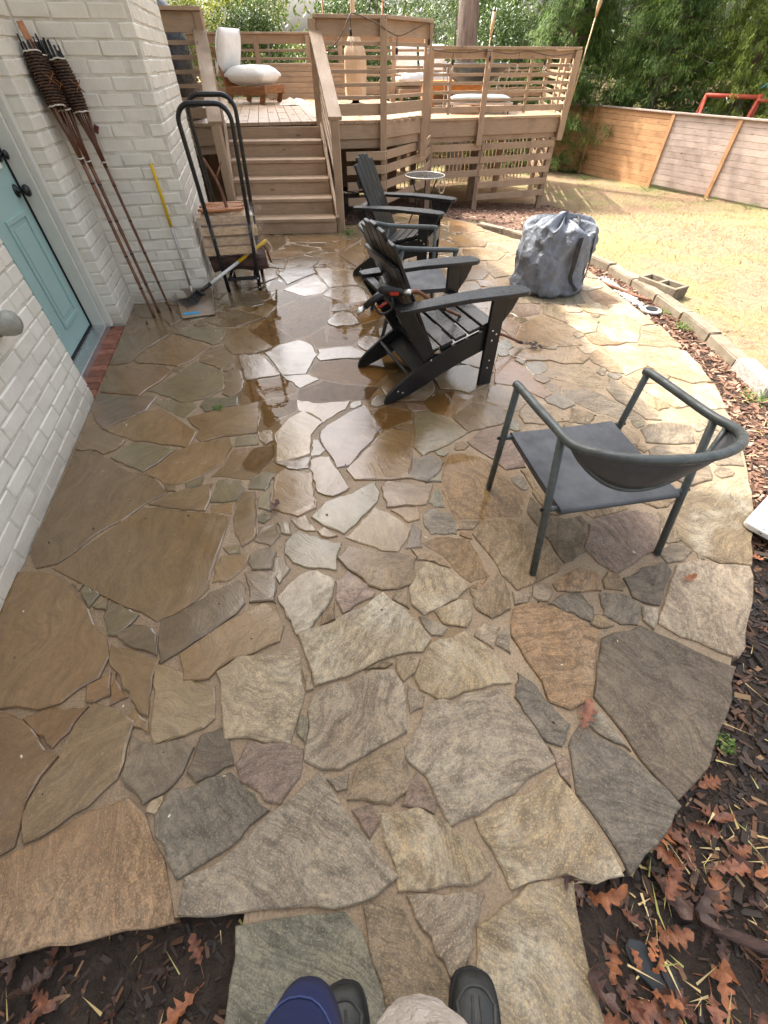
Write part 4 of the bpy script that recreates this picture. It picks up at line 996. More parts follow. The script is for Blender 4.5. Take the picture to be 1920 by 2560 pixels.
scatter("green_grass", lawn, 15000, STRAW, (.03, .07), keep=lambda x, y: lawn_keep(x, y) and mnoise.noise(Vector((x * .55 + 3, y * .55, 4))) > -.02, seed=8, box=False, tilt=.8, dz=0.0, cmul=(.85, 1), label="thin green patches in the dry lawn")

# ================================================================== HOUSE
HA = Vector((-1.853, 2.321, 0)); HU = Vector((-.2311, .9729, 0)); HN = Vector((.9729, .2311, 0))
def hp(s, n, z=0.0): return HA + HU * s + HN * n + Vector((0, 0, z))
house = thing("brick_house", (-1.853, 2.321, 0), "white painted brick house with a pale teal door", "house")
hb = MB()
def hbox(m, s0, s1, n0, n1, z0, z1):
    q = Matrix((HU, -HN, Vector((0, 0, 1)))).transposed()
    m.box(hp((s0 + s1) / 2, (n0 + n1) / 2, (z0 + z1) / 2), (s1 - s0, n1 - n0, z1 - z0), q)
BD, BH, BL, BG = 0.095, 0.067, 0.2055, 0.0100          # brick depth, height, length and joint
PS, PN, PE = 1.55, 0.668, 3.28                          # pier front, its outer face, its far end
def backing(name, boxes):
    m = MB()
    for b in boxes: hbox(m, *b)
    return m.build(name, WMORTAR, house, world=True)
J = 0.0048
backing("wall", [(-4.0, -J, -.30, -J, -.1, 2.4)])
backing("wall", [(1.095 + J, PS + .2, -.30, -J, -.1, 2.4)])
backing("wall", [(PS + J, PE, -.30, PN - J, -.1, 2.4)])
m = MB(); hbox(m, -4.2, PS - .0, -.34, -.012, 2.4, 7.9); m.build("upper_wall", WPLAIN, house, world=True)
m = MB(); hbox(m, PS + .01, PE, -.34, PN - .012, 2.4, 4.9); m.build("upper_wall", WPLAIN, house, world=True)
m = MB(); hbox(m, PE - .3, PE + 8, -1.2, -.5, -.3, 4.9); m.build("upper_wall", WPLAIN, house, world=True)
ROOFM = simple("dark_shingle", (.07, .065, .06), .9, .3, 20, .5, 40)
m = MB(); m.prism([(-9, 6.4), (-3.6, 5.5), (-1.8, 4.95), (-1.1, 1.0), (-.3, -5), (-9, -5)], 7.9, 8.02); m.build("shade_roof", ROOFM, house, world=True)  # unseen roof, outline shaped so its shadow covers the near patio
m = MB(); m.prism([(-9, 3), (-1.60, 4.02), (-1.66, 6.3), (-2.45, 8.5), (-3.7, 10.6), (-5.4, 17.5), (-9, 17.5)], 4.9, 5.0); m.build("shade_roof", ROOFM, house, world=True)  # unseen lower roof, outline shaped to set the shade edge on patio and deck
# ---- bricks
def brick_proto(seed):
    rs = random.Random(seed); bm = bmesh.new(); bmesh.ops.create_cube(bm, size=1.0)
    for v in bm.verts: v.co = Vector((v.co.x * BL, v.co.y * BD, v.co.z * BH))
    bmesh.ops.bevel(bm, geom=list(bm.edges), offset=.0055, segments=1, affect='EDGES')
    for v in bm.verts: v.co += Vector((rs.uniform(-.0022, .0015), rs.uniform(-.0016, .0016), rs.uniform(-.0018, .0018)))
    me = bpy.data.meshes.new("brick"); bm.to_mesh(me); bm.free(); me.materials.append(BRICK); return me
BPROTO = [brick_proto(i) for i in range(7)]
bricks = []                                             # (size in view, matrix, proto)
def visible_size(p):
    d = p - Vector((0, 0, 1.45)); th = R(47.616); zf = d.y * math.cos(th) - d.z * math.sin(th); up = d.y * math.sin(th) + d.z * math.cos(th)
    if zf < .05: return 0.0
    x, y = 960 + 1030 * d.x / zf, 1280 - 1030 * up / zf
    return 1 / zf ** 2 if -60 < x < 1980 and -40 < y < 2600 else 0.0
def lay(s0, s1, n0, n1, rows, par, first, last, z0=.004):
    """a face from (s0,n0) to (s1,n1); first/last: brick reaches that end in even/odd courses (None: always)"""
    rs = random.Random(int(s0 * 100 + n1 * 31 + rows)); a, b = hp(s0, n0), hp(s1, n1); d = (b - a); L = d.length; d.normalize()
    out = Vector((d.y, -d.x, 0))                        # outward normal (to the right of travel)
    for r in range(rows):
        z = z0 + r * (BH + BG) + BH / 2
        lo = 0 if first is None or (r % 2 == first) else BD + BG
        hi = L if last is None or (r % 2 == last) else L - BD - BG
        t = lo - (0 if (r + par) % 2 == 0 else BL / 2 + BG / 2)
        while t < hi - .02:
            e = t + BL; c0, c1 = max(t, lo), min(e, hi)
            if c1 - c0 > .03:
                c = a + d * ((c0 + c1) / 2) - out * (BD / 2 + rs.uniform(-.0030, .0030)) + Vector((0, 0, z + rs.uniform(-.0022, .0022)))
                q = Matrix((d, -out, Vector((0, 0, 1)))).transposed() @ Euler((rs.uniform(-.012, .012), rs.uniform(-.004, .004), rs.uniform(-.008, .008))).to_matrix()
                M = q.to_4x4() @ Matrix.Diagonal((max(.12, (c1 - c0) / BL), 1, 1, 1)); M.translation = c
                sz = visible_size(c)
                if sz > 0 and out.dot(Vector((0, 0, 1.45)) - c) < 0: sz = 0
                bricks.append((sz * (c1 - c0), M, rs.randrange(7)))
            t = e + BG
lay(-2.6, 0.0, 0, 0, 20, 0, None, 1)                    # wall beside the door, towards the camera
lay(0.0, 0.0, 0, -.22, 20, 1, 0, None)
lay(1.095, 1.095, -.12, 0, 27, 0, None, 0)              # short return past the door
lay(1.095, PS, 0, 0, 27, 1, 1, None)
lay(PS, PS, 0, PN, 27, 1, None, 1)                      # pier front
lay(PS, PE, PN, PN, 27, 0, 0, None)                     # pier side
bricks.sort(key=lambda t: -t[0]); restm = MB()
for i, (sz, M, k) in enumerate(bricks):
    if i < 300 and sz > 0: link("brick", BPROTO[k], BRICK, house, M)
    else: restm.add([M @ v.co for v in BPROTO[k].vertices], [tuple(p.vertices) for p in BPROTO[k].polygons])
o = restm.build("more_bricks", BRICK, house, world=True, fix=False); o["kind"] = "stuff"
# ---- door, frame, threshold, sill bricks
DN = -.215
m = MB(); hbox(m, .05, 1.005, DN - .045, DN, .062, 2.10)
door = m.build("door", TEAL, house, world=True, bev=.003)
def panel(s0, s1, z0, z1):
    m = MB(); w = .028
    for (a, b, c, d) in ((s0, s1, z0, z0 + w), (s0, s1, z1 - w, z1), (s0, s0 + w, z0 + w, z1 - w), (s1 - w, s1, z0 + w, z1 - w)): hbox(m, a, b, DN - .002, DN + .012, c, d)
    hbox(m, s0 + .055, s1 - .055, DN - .002, DN + .007, z0 + .055, z1 - .055)
    return m.build("door_panel", TEAL, door, world=True, bev=.004, seg=2)
panel(.155, .465, .20, .82); panel(.59, .90, .20, .82)
m = MB(); hbox(m, .155, .90, DN - .001, DN + .016, 1.02, 1.90); m.build("window_moulding", WHITEP, door, world=True, bev=.004)
m = MB(); hbox(m, .20, .855, DN + .003, DN + .018, 1.065, 1.855); m.build("window_pane", GLASST, door, world=True)
def knob(s, z, lever):
    rot = Matrix((HU, Vector((0, 0, 1)), HN)).transposed()
    m = MB(); m.lathe([(.034, 0), (.034, .006), (.028, .012), (.012, .016), (.011, .038)] + ([(.024, .044), (.031, .056), (.031, .066), (.022, .076), (0.0005, .080)] if not lever else [(.022, .042), (.024, .050), (.018, .056), (.0005, .058)]), hp(s, DN, z), 20, rot)
    o = m.build("door_knob" if not lever else "deadbolt", BLACKM, door, smooth=True, world=True); return o
knob(.945, .905, False); knob(.945, 1.075, True)
m = MB(); hbox(m, 1.008, 1.085, DN - .06, -.115, .02, 2.16); hbox(m, -.03 + .04, .048, DN - .06, -.115, .02, 2.16); hbox(m, .0, 1.09, DN - .06, -.115, 2.11, 2.2)
frame = m.build("door_frame", TRIM, house, world=True, bev=.004)
m = MB(); hbox(m, 1.03, 1.094, -.115, -.075, .02, 2.2); m.build("brick_mould", TRIM, frame, world=True, bev=.005, seg=2)
m = MB(); hbox(m, 1.0, 1.010, DN - .006, DN + .012, .06, 2.1); m.build("weatherstrip", SOLE, frame, world=True)
m = MB(); hbox(m, .01, 1.045, DN - .03, -.098, .0, .05); thr = m.build("threshold", ALU, house, world=True, bev=.004)
m = MB(); hbox(m, .01, 1.02, DN - .012, DN + .012, .048, .062); m.build("door_sweep", SOLE, thr, world=True)
m = MB(); hbox(m, .0, 1.09, -.12, -.004, -.06, -.012); m.build("sill_mortar", MORTAR, house, world=True)
for i in range(13):
    s0 = .012 + i * .0825; me = brick_proto(40 + i % 4); me.materials.clear(); me.materials.append(REDBRICK)
    M = Matrix((HN, HU, Vector((0, 0, 1)))).transposed().to_4x4() @ Matrix.Diagonal((.48, .074 / BD, .9, 1)); M.translation = hp(s0 + .037, -.05, .006 - .03 + rnd(-.003, .003))
    link("sill_brick", me, REDBRICK, house, M)
m = MB(); hbox(m, -4.2, 1.1, -1.2, -.30, -.1, 7.9); m.build("inner_wall", WPLAIN, house, world=True)
# ---- round fixture on the near wall
fx = thing("wall_fixture", tuple(hp(-.50, .0, .665)), "rounded grey-green fixture mounted on the white brick wall by the door", "wall fixture")
rot = Matrix((HU, Vector((0, 0, 1)), HN)).transposed()
m = MB(); m.lathe([(.055, -.004), (.055, .018), (.045, .022)], hp(-.50, 0, .665), 20, rot); m.build("base_plate", LAMPM, fx, smooth=True, world=True)
m = MB(); m.lathe([(.040, .020), (.052, .045), (.054, .075), (.048, .10), (.03, .115), (.0005, .118)], hp(-.50, 0, .665), 24, rot); m.build("body", LAMPM, fx, smooth=True, world=True)
m = MB(); m.lathe([(.010, -.04), (.018, -.025), (.028, 0), (.030, .02), (.02, .034), (.0005, .038)], hp(-.49, .05, .70), 16); m.build("cap", FROST, fx, smooth=True, world=True)

# ================================================================== THINGS BY THE WALL
def torch(base, top, label, r=.011, nseg=6, head=.27, tagon=False, broken=False, seed=1):
    """bamboo garden torch leaning from base to top (top of the woven head)"""
    rs = random.Random(seed); a, b = Vector(base), Vector(top); d = (b - a).normalized(); L = (b - a).length
    t = thing("bamboo_torch", tuple(a), label, "garden torch", group="bamboo torches leaning on the brick pier")
    P = lambda k: a + d * k
    zc = L - head - .27; side = d.cross(Vector((0, 0, 1))).normalized(); fw = side.cross(d)
    m = MB(); pts = []; rad = []
    n = int(zc / .04)
    for i in range(n + 1):
        k = zc * i / n; pts.append(P(k)); rad.append(r * (1 + .12 * i / n) * (1.0 if i % 7 else 1.18))
    m.ring(pts, rad, 10); pole = m.build("pole", BAMBOO, t, smooth=True, world=True)
    m = MB()
    for i in range(1, 5): m.ring([P(zc * i / 4.6 - .004), P(zc * i / 4.6 + .004)], r * 1.3, 10)
    m.build("node", CHAR, pole, smooth=True, world=True)
    for i in range(9):                                   # split canes opening towards the head
        an = 2 * math.pi * i / 9; o1 = side * math.cos(an) + fw * math.sin(an)
        m = MB(); m.ring([P(zc - .03) + o1 * r * .8, P(zc + .10) + o1 * r * 1.5, P(zc + .27) + o1 * .041], [.0045, .005, .0045], 5); m.build("split_cane", BAMBOO, t, smooth=True, world=True)
    z0 = zc + .255
    m = MB(); rows = 17; nn = 18
    for i in range(rows):                                # woven bands, over and under
        zz = z0 + head * .86 * (i + .5) / rows; rr = .042 + .010 * math.sin(math.pi * i / rows)
        vs = [P(zz) + (side * math.cos(2 * math.pi * k / nn) + fw * math.sin(2 * math.pi * k / nn)) * (rr + (.0035 if (k + i) % 2 else -.0035)) for k in range(nn)]
        m.ring(vs, .0062, 5, closed=True)
    wv = m.build("woven_head", WEAVE, t, smooth=True, world=True)
    m = MB(); m.ring([P(z0), P(z0 + head * .9)], [.038, .043], 14); m.build("canister", CHAR, wv, smooth=True, world=True)
    m = MB()
    for i in range(2):
        for sg in (-1, 1):
            c = P(z0 + head * .42); f2 = (fw if fw.y < 0 else -fw) * .056 + HN * .02
            m.ring([c + f2 + side * .03 * sg - d * .03, c + f2 * 1.05, c + f2 - side * .03 * sg + d * .03], .0028, 5)
    m.build("cross_lashing", CANE, wv, smooth=True, world=True)
    for zz, rr in ((zc, .019), (z0 + .0, .046), (z0 + head * .88, .047)):
        m = MB(); m.ring([P(zz) + (side * math.cos(2 * math.pi * k / 16) + fw * math.sin(2 * math.pi * k / 16)) * (rr + rs.uniform(-.002, .003)) + d * rs.uniform(-.003, .003) for k in range(16)], .0042, 5, closed=True)
        m.build("twine", TWINE, t, smooth=True, world=True)
    m = MB()
    for i in range(11):
        an = 2 * math.pi * i / 11; o1 = side * math.cos(an) + fw * math.sin(an)
        m.bar(P(z0 + head * .84) + o1 * .042, P(z0 + head * (1.0 + rs.uniform(0, .22))) + o1 * (.040 + rs.uniform(-.006, .008)), .012, .003, o1)
    m.build("charred_tip", CHAR, t, world=True)
    if broken:
        m = MB(); c = P(z0 + head * .9) + side * .02
        m.bar(c, c + d * .12 - side * .01, .034, .010, fw); m.bar(c + side * .012, c + d * .10 - side * .02, .02, .008, fw); m.build("bare_cane", CANE, t, world=True)
    if tagon:
        m = MB(); c = P(zc + .17) + side * (-.05 if side.dot(HN) < 0 else .05); m.box(c, (.03, .004, .045), Euler((.2, .5, .3)).to_matrix()); m.build("paper_tag", simple("maroon_tag", (.16, .04, .035), .6), t, world=True)
    return t
torch((-1.921, 3.526, 0), tuple(hp(1.435, .055, 1.53)), "bamboo torch with a bare orange cane stub sticking out of its head", broken=True, seed=2)
torch((-1.926, 3.640, 0), tuple(hp(1.485, .075, 1.51)), "bamboo torch squeezed in the corner behind the one with the orange stub", seed=5)
torch((-1.845, 3.690, 0), tuple(hp(1.49, .165, 1.50)), "bamboo torch with a small maroon tag and a dark thin pole", tagon=True, r=.0095, seed=8)

# ---- long-handled metal scoop standing against the pier
shv = thing("lobby_dustpan", (-1.73, 3.93, 0), "long-handled rusty metal dustpan with yellow grip against the brick pier", "dustpan")
top = hp(1.515, .512, .945); base = Vector((-1.70, 3.90, .05)); ye = base + (top - base) * .565
m = MB(); m.ring([base, ye], .0095, 10); m.build("handle", GALV, shv, smooth=True, world=True)
m = MB(); m.ring([ye, ye + (top - ye) * .97, top], [.0125, .0115, .007], 12); m.build("grip", YELLOW, shv, smooth=True, world=True)
m = MB(); m.ring([top + Vector((.014 * math.cos(a), 0, .012 * math.sin(a))) for a in [k * .63 for k in range(10)]], .0016, 5, closed=True); m.build("hanging_ring", STEEL, shv, smooth=True, world=True)
pn = [(-1.671, 3.490), (-1.425, 3.575), (-1.545, 3.965), (-1.865, 3.925)]
m = MB(); m.prism(pn, .006, .010); m.build("pan", RUST, shv, world=True)
m = MB()
for a, b, h in ((0, 3, .05), (2, 1, .05), (3, 2, .075)):
    A_, B_ = Vector((*pn[a], .008)), Vector((*pn[b], .008)); h0 = .012 if (a == 0 or b == 1) else h
    ha, hb_ = (.012, h) if a == 0 else ((h, .012) if b == 1 else (h, h))
    nrm = (B_ - A_).cross(Vector((0, 0, 1))).normalized() * .003
    m.add([A_, B_, B_ + Vector((0, 0, hb_)), A_ + Vector((0, 0, ha)), A_ + nrm, B_ + nrm, B_ + nrm + Vector((0, 0, hb_)), A_ + nrm + Vector((0, 0, ha))],
          [(0, 1, 2, 3), (7, 6, 5, 4), (0, 4, 5, 1), (1, 5, 6, 2), (2, 6, 7, 3), (3, 7, 4, 0)])
m.build("pan_wall", RUST, shv, world=True)
m = MB(); m.ring([base - Vector((0, 0, .03)), base + (top - base) * .08], [.016, .012], 10); m.build("socket", GALV, shv, smooth=True, world=True)

# ---- small shrub rake lying across the dustpan
rk = thing("shrub_rake", (-1.60, 3.72, 0), "small black-tined rake with white and yellow handle, leaning on the log rack", "rake")
h0 = Vector((-1.545, 3.93, .115)); h1 = Vector((-1.075, 4.37, .345)); hd = (h1 - h0).normalized(); hs = hd.cross(Vector((0, 0, 1))).normalized()
mid = h0 + (h1 - h0) * .50
m = MB(); m.ring([h0, mid], .0135, 12); m.build("handle", WHITEP, rk, smooth=True, world=True)
m = MB(); m.ring([mid, h1 - hd * .02, h1], [.0145, .0145, .011], 12); m.build("grip", YELLOW, rk, smooth=True, world=True)
hc = h0 - hd * .10 + Vector((0, 0, -.005))
m = MB(); m.ring([h0 + hd * .02, h0 - hd * .06, hc], [.017, .013, .012], 10); m.build("neck", BLACKP, rk, smooth=True, world=True)
m = MB(); m.bar(hc - hs * .065, hc + hs * .065, .03, .022, (0, 0, 1)); m.build("head_bar", BLACKP, rk, world=True, bev=.004)
for i in range(11):
    u_ = (i - 5) / 5; a = hc + hs * u_ * .060; fd = (-hd * .20 + hs * u_ * .05)
    p1 = a + fd * .5 + Vector((0, 0, -.014)); p2 = a + fd + Vector((0, 0, -.055)); p3 = p2 + Vector((0, 0, -.022)) + hd * .0
    p2.z = max(p2.z, .03); p3.z = max(p2.z - .018, .014)
    m = MB(); m.ring([a, p1, p2, p3], [.0032, .003, .0026, .002], 6); m.build("tine", BLACKP, rk, smooth=True, world=True)
m = MB(); m.bar(hc - hd * .075 - hs * .078 - Vector((0, 0, .012)), hc - hd * .075 + hs * .078 - Vector((0, 0, .012)), .016, .006); m.build("tine_brace", BLACKP, rk, world=True)
m = MB(); m.box((-1.625, 3.585, .0125), (.125, .045, .004), Euler((0, 0, .28)).to_matrix()); m.build("price_label", BLUE, shv, world=True)

# ---- log rack
rack = thing("log_rack", tuple(hp(1.85, .95, 0)), "tall black tubular steel log rack holding wrapped firewood", "log rack")
def hoop(s, n0, n1, zt, spl):
    pts = [hp(s, n0, 0.0)]; r = .10
    a0, a1 = hp(s, n0 - spl, zt - r), hp(s, n1 + spl, zt - r)
    pts += [hp(s, n0 + (-spl) * k / 5, (zt - r) * k / 5) for k in range(1, 6)]
    for k in range(1, 8): an = math.pi / 2 * k / 8; pts.append(hp(s, n0 - spl + r * (1 - math.cos(an)), zt - r + r * math.sin(an)))
    pts.append(hp(s, n0 - spl + r, zt)); pts.append(hp(s, n1 + spl - r, zt))
    for k in range(1, 8): an = math.pi / 2 * (1 - k / 8); pts.append(hp(s, n1 + spl - r * (1 - math.cos(an)), zt - r + r * math.sin(an)))
    pts += [hp(s, n1 + spl * k / 5, (zt - r) * k / 5) for k in range(5, 0, -1)]; pts.append(hp(s, n1, 0.0))
    m = MB(); m.ring(pts, .0165, 12); return m.build("hoop", BLACKM, rack, smooth=True, world=True)
hoop(1.62, .815, 1.095, 1.245, .045); hoop(2.02, .86, 1.13, 1.275, .045)
for s in (1.62, 2.02):
    m = MB(); m.bar(hp(s, .83, .105), hp(s, 1.12, .105), .026, .026); m.build("cross_bar", BLACKM, rack, world=True, bev=.002)
for nn in (.86, 1.075):
    m = MB(); m.bar(hp(1.62, nn, .125), hp(2.02, nn + .03, .125), .026, .026); m.build("cross_bar", BLACKM, rack, world=True, bev=.002)
for z in (.03, .105):
    for s, n_ in ((1.605, 1.097),):
        m = MB(); m.lathe([(.007, 0), (.007, .004), (.0005, .006)], hp(s - .013, n_, z), 8, Matrix((HN, Vector((0, 0, 1)), -HU)).transposed()); m.build("bolt", STEEL, rack, world=True)
# big bark log
lg = thing("log", tuple(hp(1.80, .93, .20)), "thick bark-covered log lying under the wrapped firewood", "log")
m = MB(); pts = []; rad = []
for i in range(9):
    k = i / 8; pts.append(hp(1.75 + .02 * math.sin(k * 5), .705 + .50 * k, .215 + .008 * math.sin(k * 7))); rad.append(.076 + .007 * math.sin(k * 9) + .004 * math.cos(k * 17))
m.ring(pts, rad, 14); m.build("bark", BARK, lg, smooth=True, world=True)
m = MB(); e = pts[-1] + (pts[-1] - pts[-2]).normalized() * .001; rot = Matrix((HU, Vector((0, 0, 1)), HN)).transposed(); m.lathe([(.068, 0), (.068, .006), (.0005, .007)], e, 14, rot); m.build("cut_face", LOGEND, lg, world=True)
for k, (a, b, r_) in enumerate((((1.72, .80, .145), (1.92, 1.04, .15), .022), ((1.97, .84, .20), (1.99, 1.18, .20), .06))):
    t_ = thing("log", tuple(hp(*a)), ("thin split branch lying under the thick log", "round log behind the thick bark log")[k], "log")
    m = MB(); m.ring([hp(*a), (hp(*a) + hp(*b)) / 2 + Vector((0, 0, .005)), hp(*b)], r_, 9); m.build("bark", BARK, t_, smooth=True, world=True)
    m = MB(); m.ring([hp(*b), hp(*b) + (hp(*b) - hp(*a)).normalized() * .002], r_ * .9, 9); m.build("cut_face", LOGEND, t_, world=True)
# wrapped bundle of split logs
bd = thing("firewood_bundle", tuple(hp(1.82, .92, .29)), "shrink-wrapped bundle of split firewood in the black rack", "firewood")
rs = random.Random(9)
layout = []
for r_ in range(4):
    for c_ in range(3): layout.append((1.690 + c_ * .125 + rs.uniform(-.008, .008), .335 + r_ * .072 + rs.uniform(-.005, .005)))
for i, (s, z) in enumerate(layout):
    w, h = .062, .036; n0, n1 = .700 + rs.uniform(0, .02), 1.135 + rs.uniform(-.02, .03)
    prof = [(-w, -h), (w * rs.uniform(.8, 1), -h * rs.uniform(.8, 1)), (w * rs.uniform(.7, 1), h * rs.uniform(.3, 1)), (rs.uniform(-.02, .02), h * 1.05), (-w * rs.uniform(.8, 1), h * rs.uniform(.4, .9))]
    m = MB(); m.extr(prof, -n1, -n0, HA + HU * s + Vector((0, 0, z)), HU, (0, 0, 1)); m.build("split_log", LOGEND, bd, world=True, bev=.004)
m = MB(); n0, n1 = .690, 1.168
prof = [(1.612, .292), (1.604, .36), (1.607, .43), (1.602, .50), (1.612, .575), (1.66, .605), (1.80, .60), (1.99, .60), (2.03, .56), (2.03, .30)]
def wrap_pt(s, n_): return hp(s[0] + .007 * mnoise.noise(Vector((n_ * 22, s[1] * 16, 3))), n_, s[1] + .005 * math.sin(n_ * 33 + 2))
N_ = 14
for i in range(len(prof) - 1):
    for j in range(N_):
        a0, a1 = n0 + (n1 - n0) * j / N_, n0 + (n1 - n0) * (j + 1) / N_
        m.add([wrap_pt(prof[i], a0), wrap_pt(prof[i], a1), wrap_pt(prof[i + 1], a1), wrap_pt(prof[i + 1], a0)], [(0, 1, 2, 3)])
for k in range(8):                                       # loose crumpled film at the open end
    z = .32 + .035 * k; m.add([hp(1.62, n1, z), hp(2.0, n1, z), hp(1.95, n1 + .05 + .02 * math.sin(k * 2.1), z + .035), hp(1.66, n1 + .045 + .025 * math.cos(k * 1.7), z + .045)], [(0, 1, 2, 3)])
m.build("plastic_wrap", FILM, bd, smooth=True, world=True, fix=False)
for k in range(9):
    s = 1.66 + .032 * k
    m = MB(); m.bar(hp(s, .72 + rs.uniform(0, .05), .612 + rs.uniform(-.004, .012)), hp(s + rs.uniform(-.02, .02), 1.05 + rs.uniform(0, .06), .612 + rs.uniform(-.004, .012)), .03, .016); m.build("kindling_strip", CANE, bd, world=True, bev=.003)
tw = [(("tall forked twig standing in the firewood rack", "twig"), [hp(1.72, .96, .60), hp(1.75, .93, .78), hp(1.78, .86, .93)], hp(1.76, .92, .80), hp(1.79, .99, .90)),
      (("short curved stick against the rack's brick side", "stick"), [hp(1.66, .79, .58), hp(1.66, .775, .70), hp(1.66, .785, .83)], None, None),
      (("crooked dark stick hanging off the rack beside the stairs", "stick"), [hp(1.95, 1.14, .30), hp(1.95, 1.20, .27), hp(1.95, 1.225, .19), hp(1.96, 1.24, .12)], None, None)]
for (lab, cat), pts, fa, fb in tw:
    t_ = thing("twig", tuple(pts[0]), lab, cat); m = MB(); m.ring(chain(pts, 4), [.014 - .006 * i / (len(pts) * 4) for i in range((len(pts) - 1) * 4 + 1)], 7)
    if fa is not None: m.ring([fa, (fa + fb) / 2, fb], [.009, .008, .006], 6)
    m.build("branch", STICK, t_, smooth=True, world=True)

# ================================================================== DECK
DZ, DZ2 = .91, .80
BDIR = Vector((-.200, .980, 0)).normalized()
deck = thing("deck", (0.3, 8.6, -.2), "tan painted wooden deck with horizontal slat railings and stairs", "deck")
FRONT = [(-3.4, 7.06), (-2.05, 7.27), (-.006, 7.70), (.555, 8.43)]
def cut_front(x0):
    """where the line x0 + t*BDIR (from y = 7) meets the front edge"""
    best = None
    for (ax, ay), (bx, by) in zip(FRONT, FRONT[1:] + [(.66, 9.3)]):
        den = BDIR.x * (by - ay) - BDIR.y * (bx - ax)
        if abs(den) < 1e-6: continue
        t = ((ax - x0) * (by - ay) - (ay - 7) * (bx - ax)) / den
        px, py = x0 + BDIR.x * t, 7 + BDIR.y * t
        k = ((px - ax) * (bx - ax) + (py - ay) * (by - ay)) / ((bx - ax) ** 2 + (by - ay) ** 2)
        if -.001 <= k <= 1.001: best = t if best is None else min(best, t)
    return best
def mixv(a, b, t): return Vector(a) * (1 - t) + Vector(b) * t
x0 = -3.2
side = Vector((BDIR.y, -BDIR.x, 0))
while x0 < 1.05:
    t = cut_front(x0)
    if t is not None:
        a = Vector((x0, 7, DZ - .0175)) + BDIR * (t - .03); L = (12.7 - a.y) / BDIR.y
        board("deck_board", a, a + BDIR * L, .136, .035, DECKF, deck)
    x0 += .1425
P2a, P2b = Vector((.70, 9.38, 0)), Vector((3.20, 10.24, 0)); f2 = (P2b - P2a).normalized(); L2 = (P2b - P2a).length; i2 = Vector((-f2.y, f2.x, 0))
for k in range(30):                                     # lower level on the right: boards run along its front edge
    a = P2a + i2 * (.07 + .1425 * k) + Vector((0, 0, DZ2 - .0175)); ex = 0.05 + k * .008
    board("deck_board", a - f2 * (.05 + .03 * k), a + f2 * (L2 + ex), .136, .035, DECKF, deck)
def rail(a, b, z0, cap, top, slats, bot, name="rail", capw=.14, inn=None, th=.022):
    """one railing bay from a to b: cap board, top board, slats, bottom board"""
    a, b = Vector((*a, 0)), Vector((*b, 0)); d = (b - a).normalized(); up = Vector((0, 0, 1))
    Z = lambda p, z: Vector((p.x, p.y, z))
    board("cap_rail", Z(a - d * .04, cap), Z(b + d * .04, cap), capw, .032, DECK, deck)
    board("top_board", Z(a, (top[0] + top[1]) / 2), Z(b, (top[0] + top[1]) / 2), th, top[1] - top[0], DECK, deck)
    for z in slats: board("rail_slat", Z(a, z), Z(b, z), th, .036, DECK, deck, bev=.002)
    if bot: board("bottom_board", Z(a, (bot[0] + bot[1]) / 2), Z(b, (bot[0] + bot[1]) / 2), th, bot[1] - bot[0], DECK, deck)
def post(p, z0, z1, w=.088, name="post", d=(1, 0)):
    up = Vector((d[0], d[1], 0)); return board(name, (p[0], p[1], z0), (p[0], p[1], z1), w, w, DECK, deck, up=up, bev=.004)
def skirt(a, b, zs, h=.095, th=.02):
    for z in zs: board("skirt_board", (*a, z), (*b, z), th, h, DECK, deck, bev=.002)
def fascia(a, b, z0, z1, low):
    board("fascia", (*a, (z0 + z1) / 2), (*b, (z0 + z1) / 2), .036, z1 - z0, DECK, deck)
    d = (Vector(b) - Vector(a)).normalized(); n_ = Vector((-d.y, d.x)) * .03
    board("fascia", (a[0] + n_.x, a[1] + n_.y, (low + z0) / 2 + .01), (b[0] + n_.x, b[1] + n_.y, (low + z0) / 2 + .01), .03, z0 - low + .02, DECK, deck)
SL = [1.125, 1.24, 1.357, 1.475, 1.59]
NR, BP, EP = (-.845, 7.485), (-.006, 7.665), (.58, 8.43)
rail((-.80, 7.50), BP, DZ, 1.80, (1.645, 1.784), SL, (.955, 1.07))
rail(BP, EP, DZ, 1.80, (1.645, 1.784), SL, (.955, 1.07))
post(NR, DZ - .25, 1.784); post((BP[0], BP[1] - .035), .54, 1.784); post((EP[0] + .02, EP[1] + .01), .45, 1.784, .10)
fascia((-.82, 7.53), (-.02, 7.705), .72, .888, .62); fascia((0, 7.705), (.55, 8.43), .72, .888, .62)
LN = (-2.09, 7.245)
rail((-3.3, 7.03), LN, DZ, 1.84, (1.665, 1.822), SL, (.955, 1.05)); post(LN, DZ - .25, 1.822)
fascia((-3.3, 7.08), (-2.05, 7.285), .69, .888, .60)
# back and side railings of the upper level
rail((-4.2, 12.6), (-.9, 12.7), DZ, 1.82, (1.68, 1.802), SL, (.955, 1.07)); rail((-.9, 12.7), (.9, 12.7), DZ, 1.82, (1.68, 1.802), SL, (.955, 1.07))
for x in (-4.1, -2.6, -1.55, -.9, .2): post((x, 12.66), .3, 1.80)
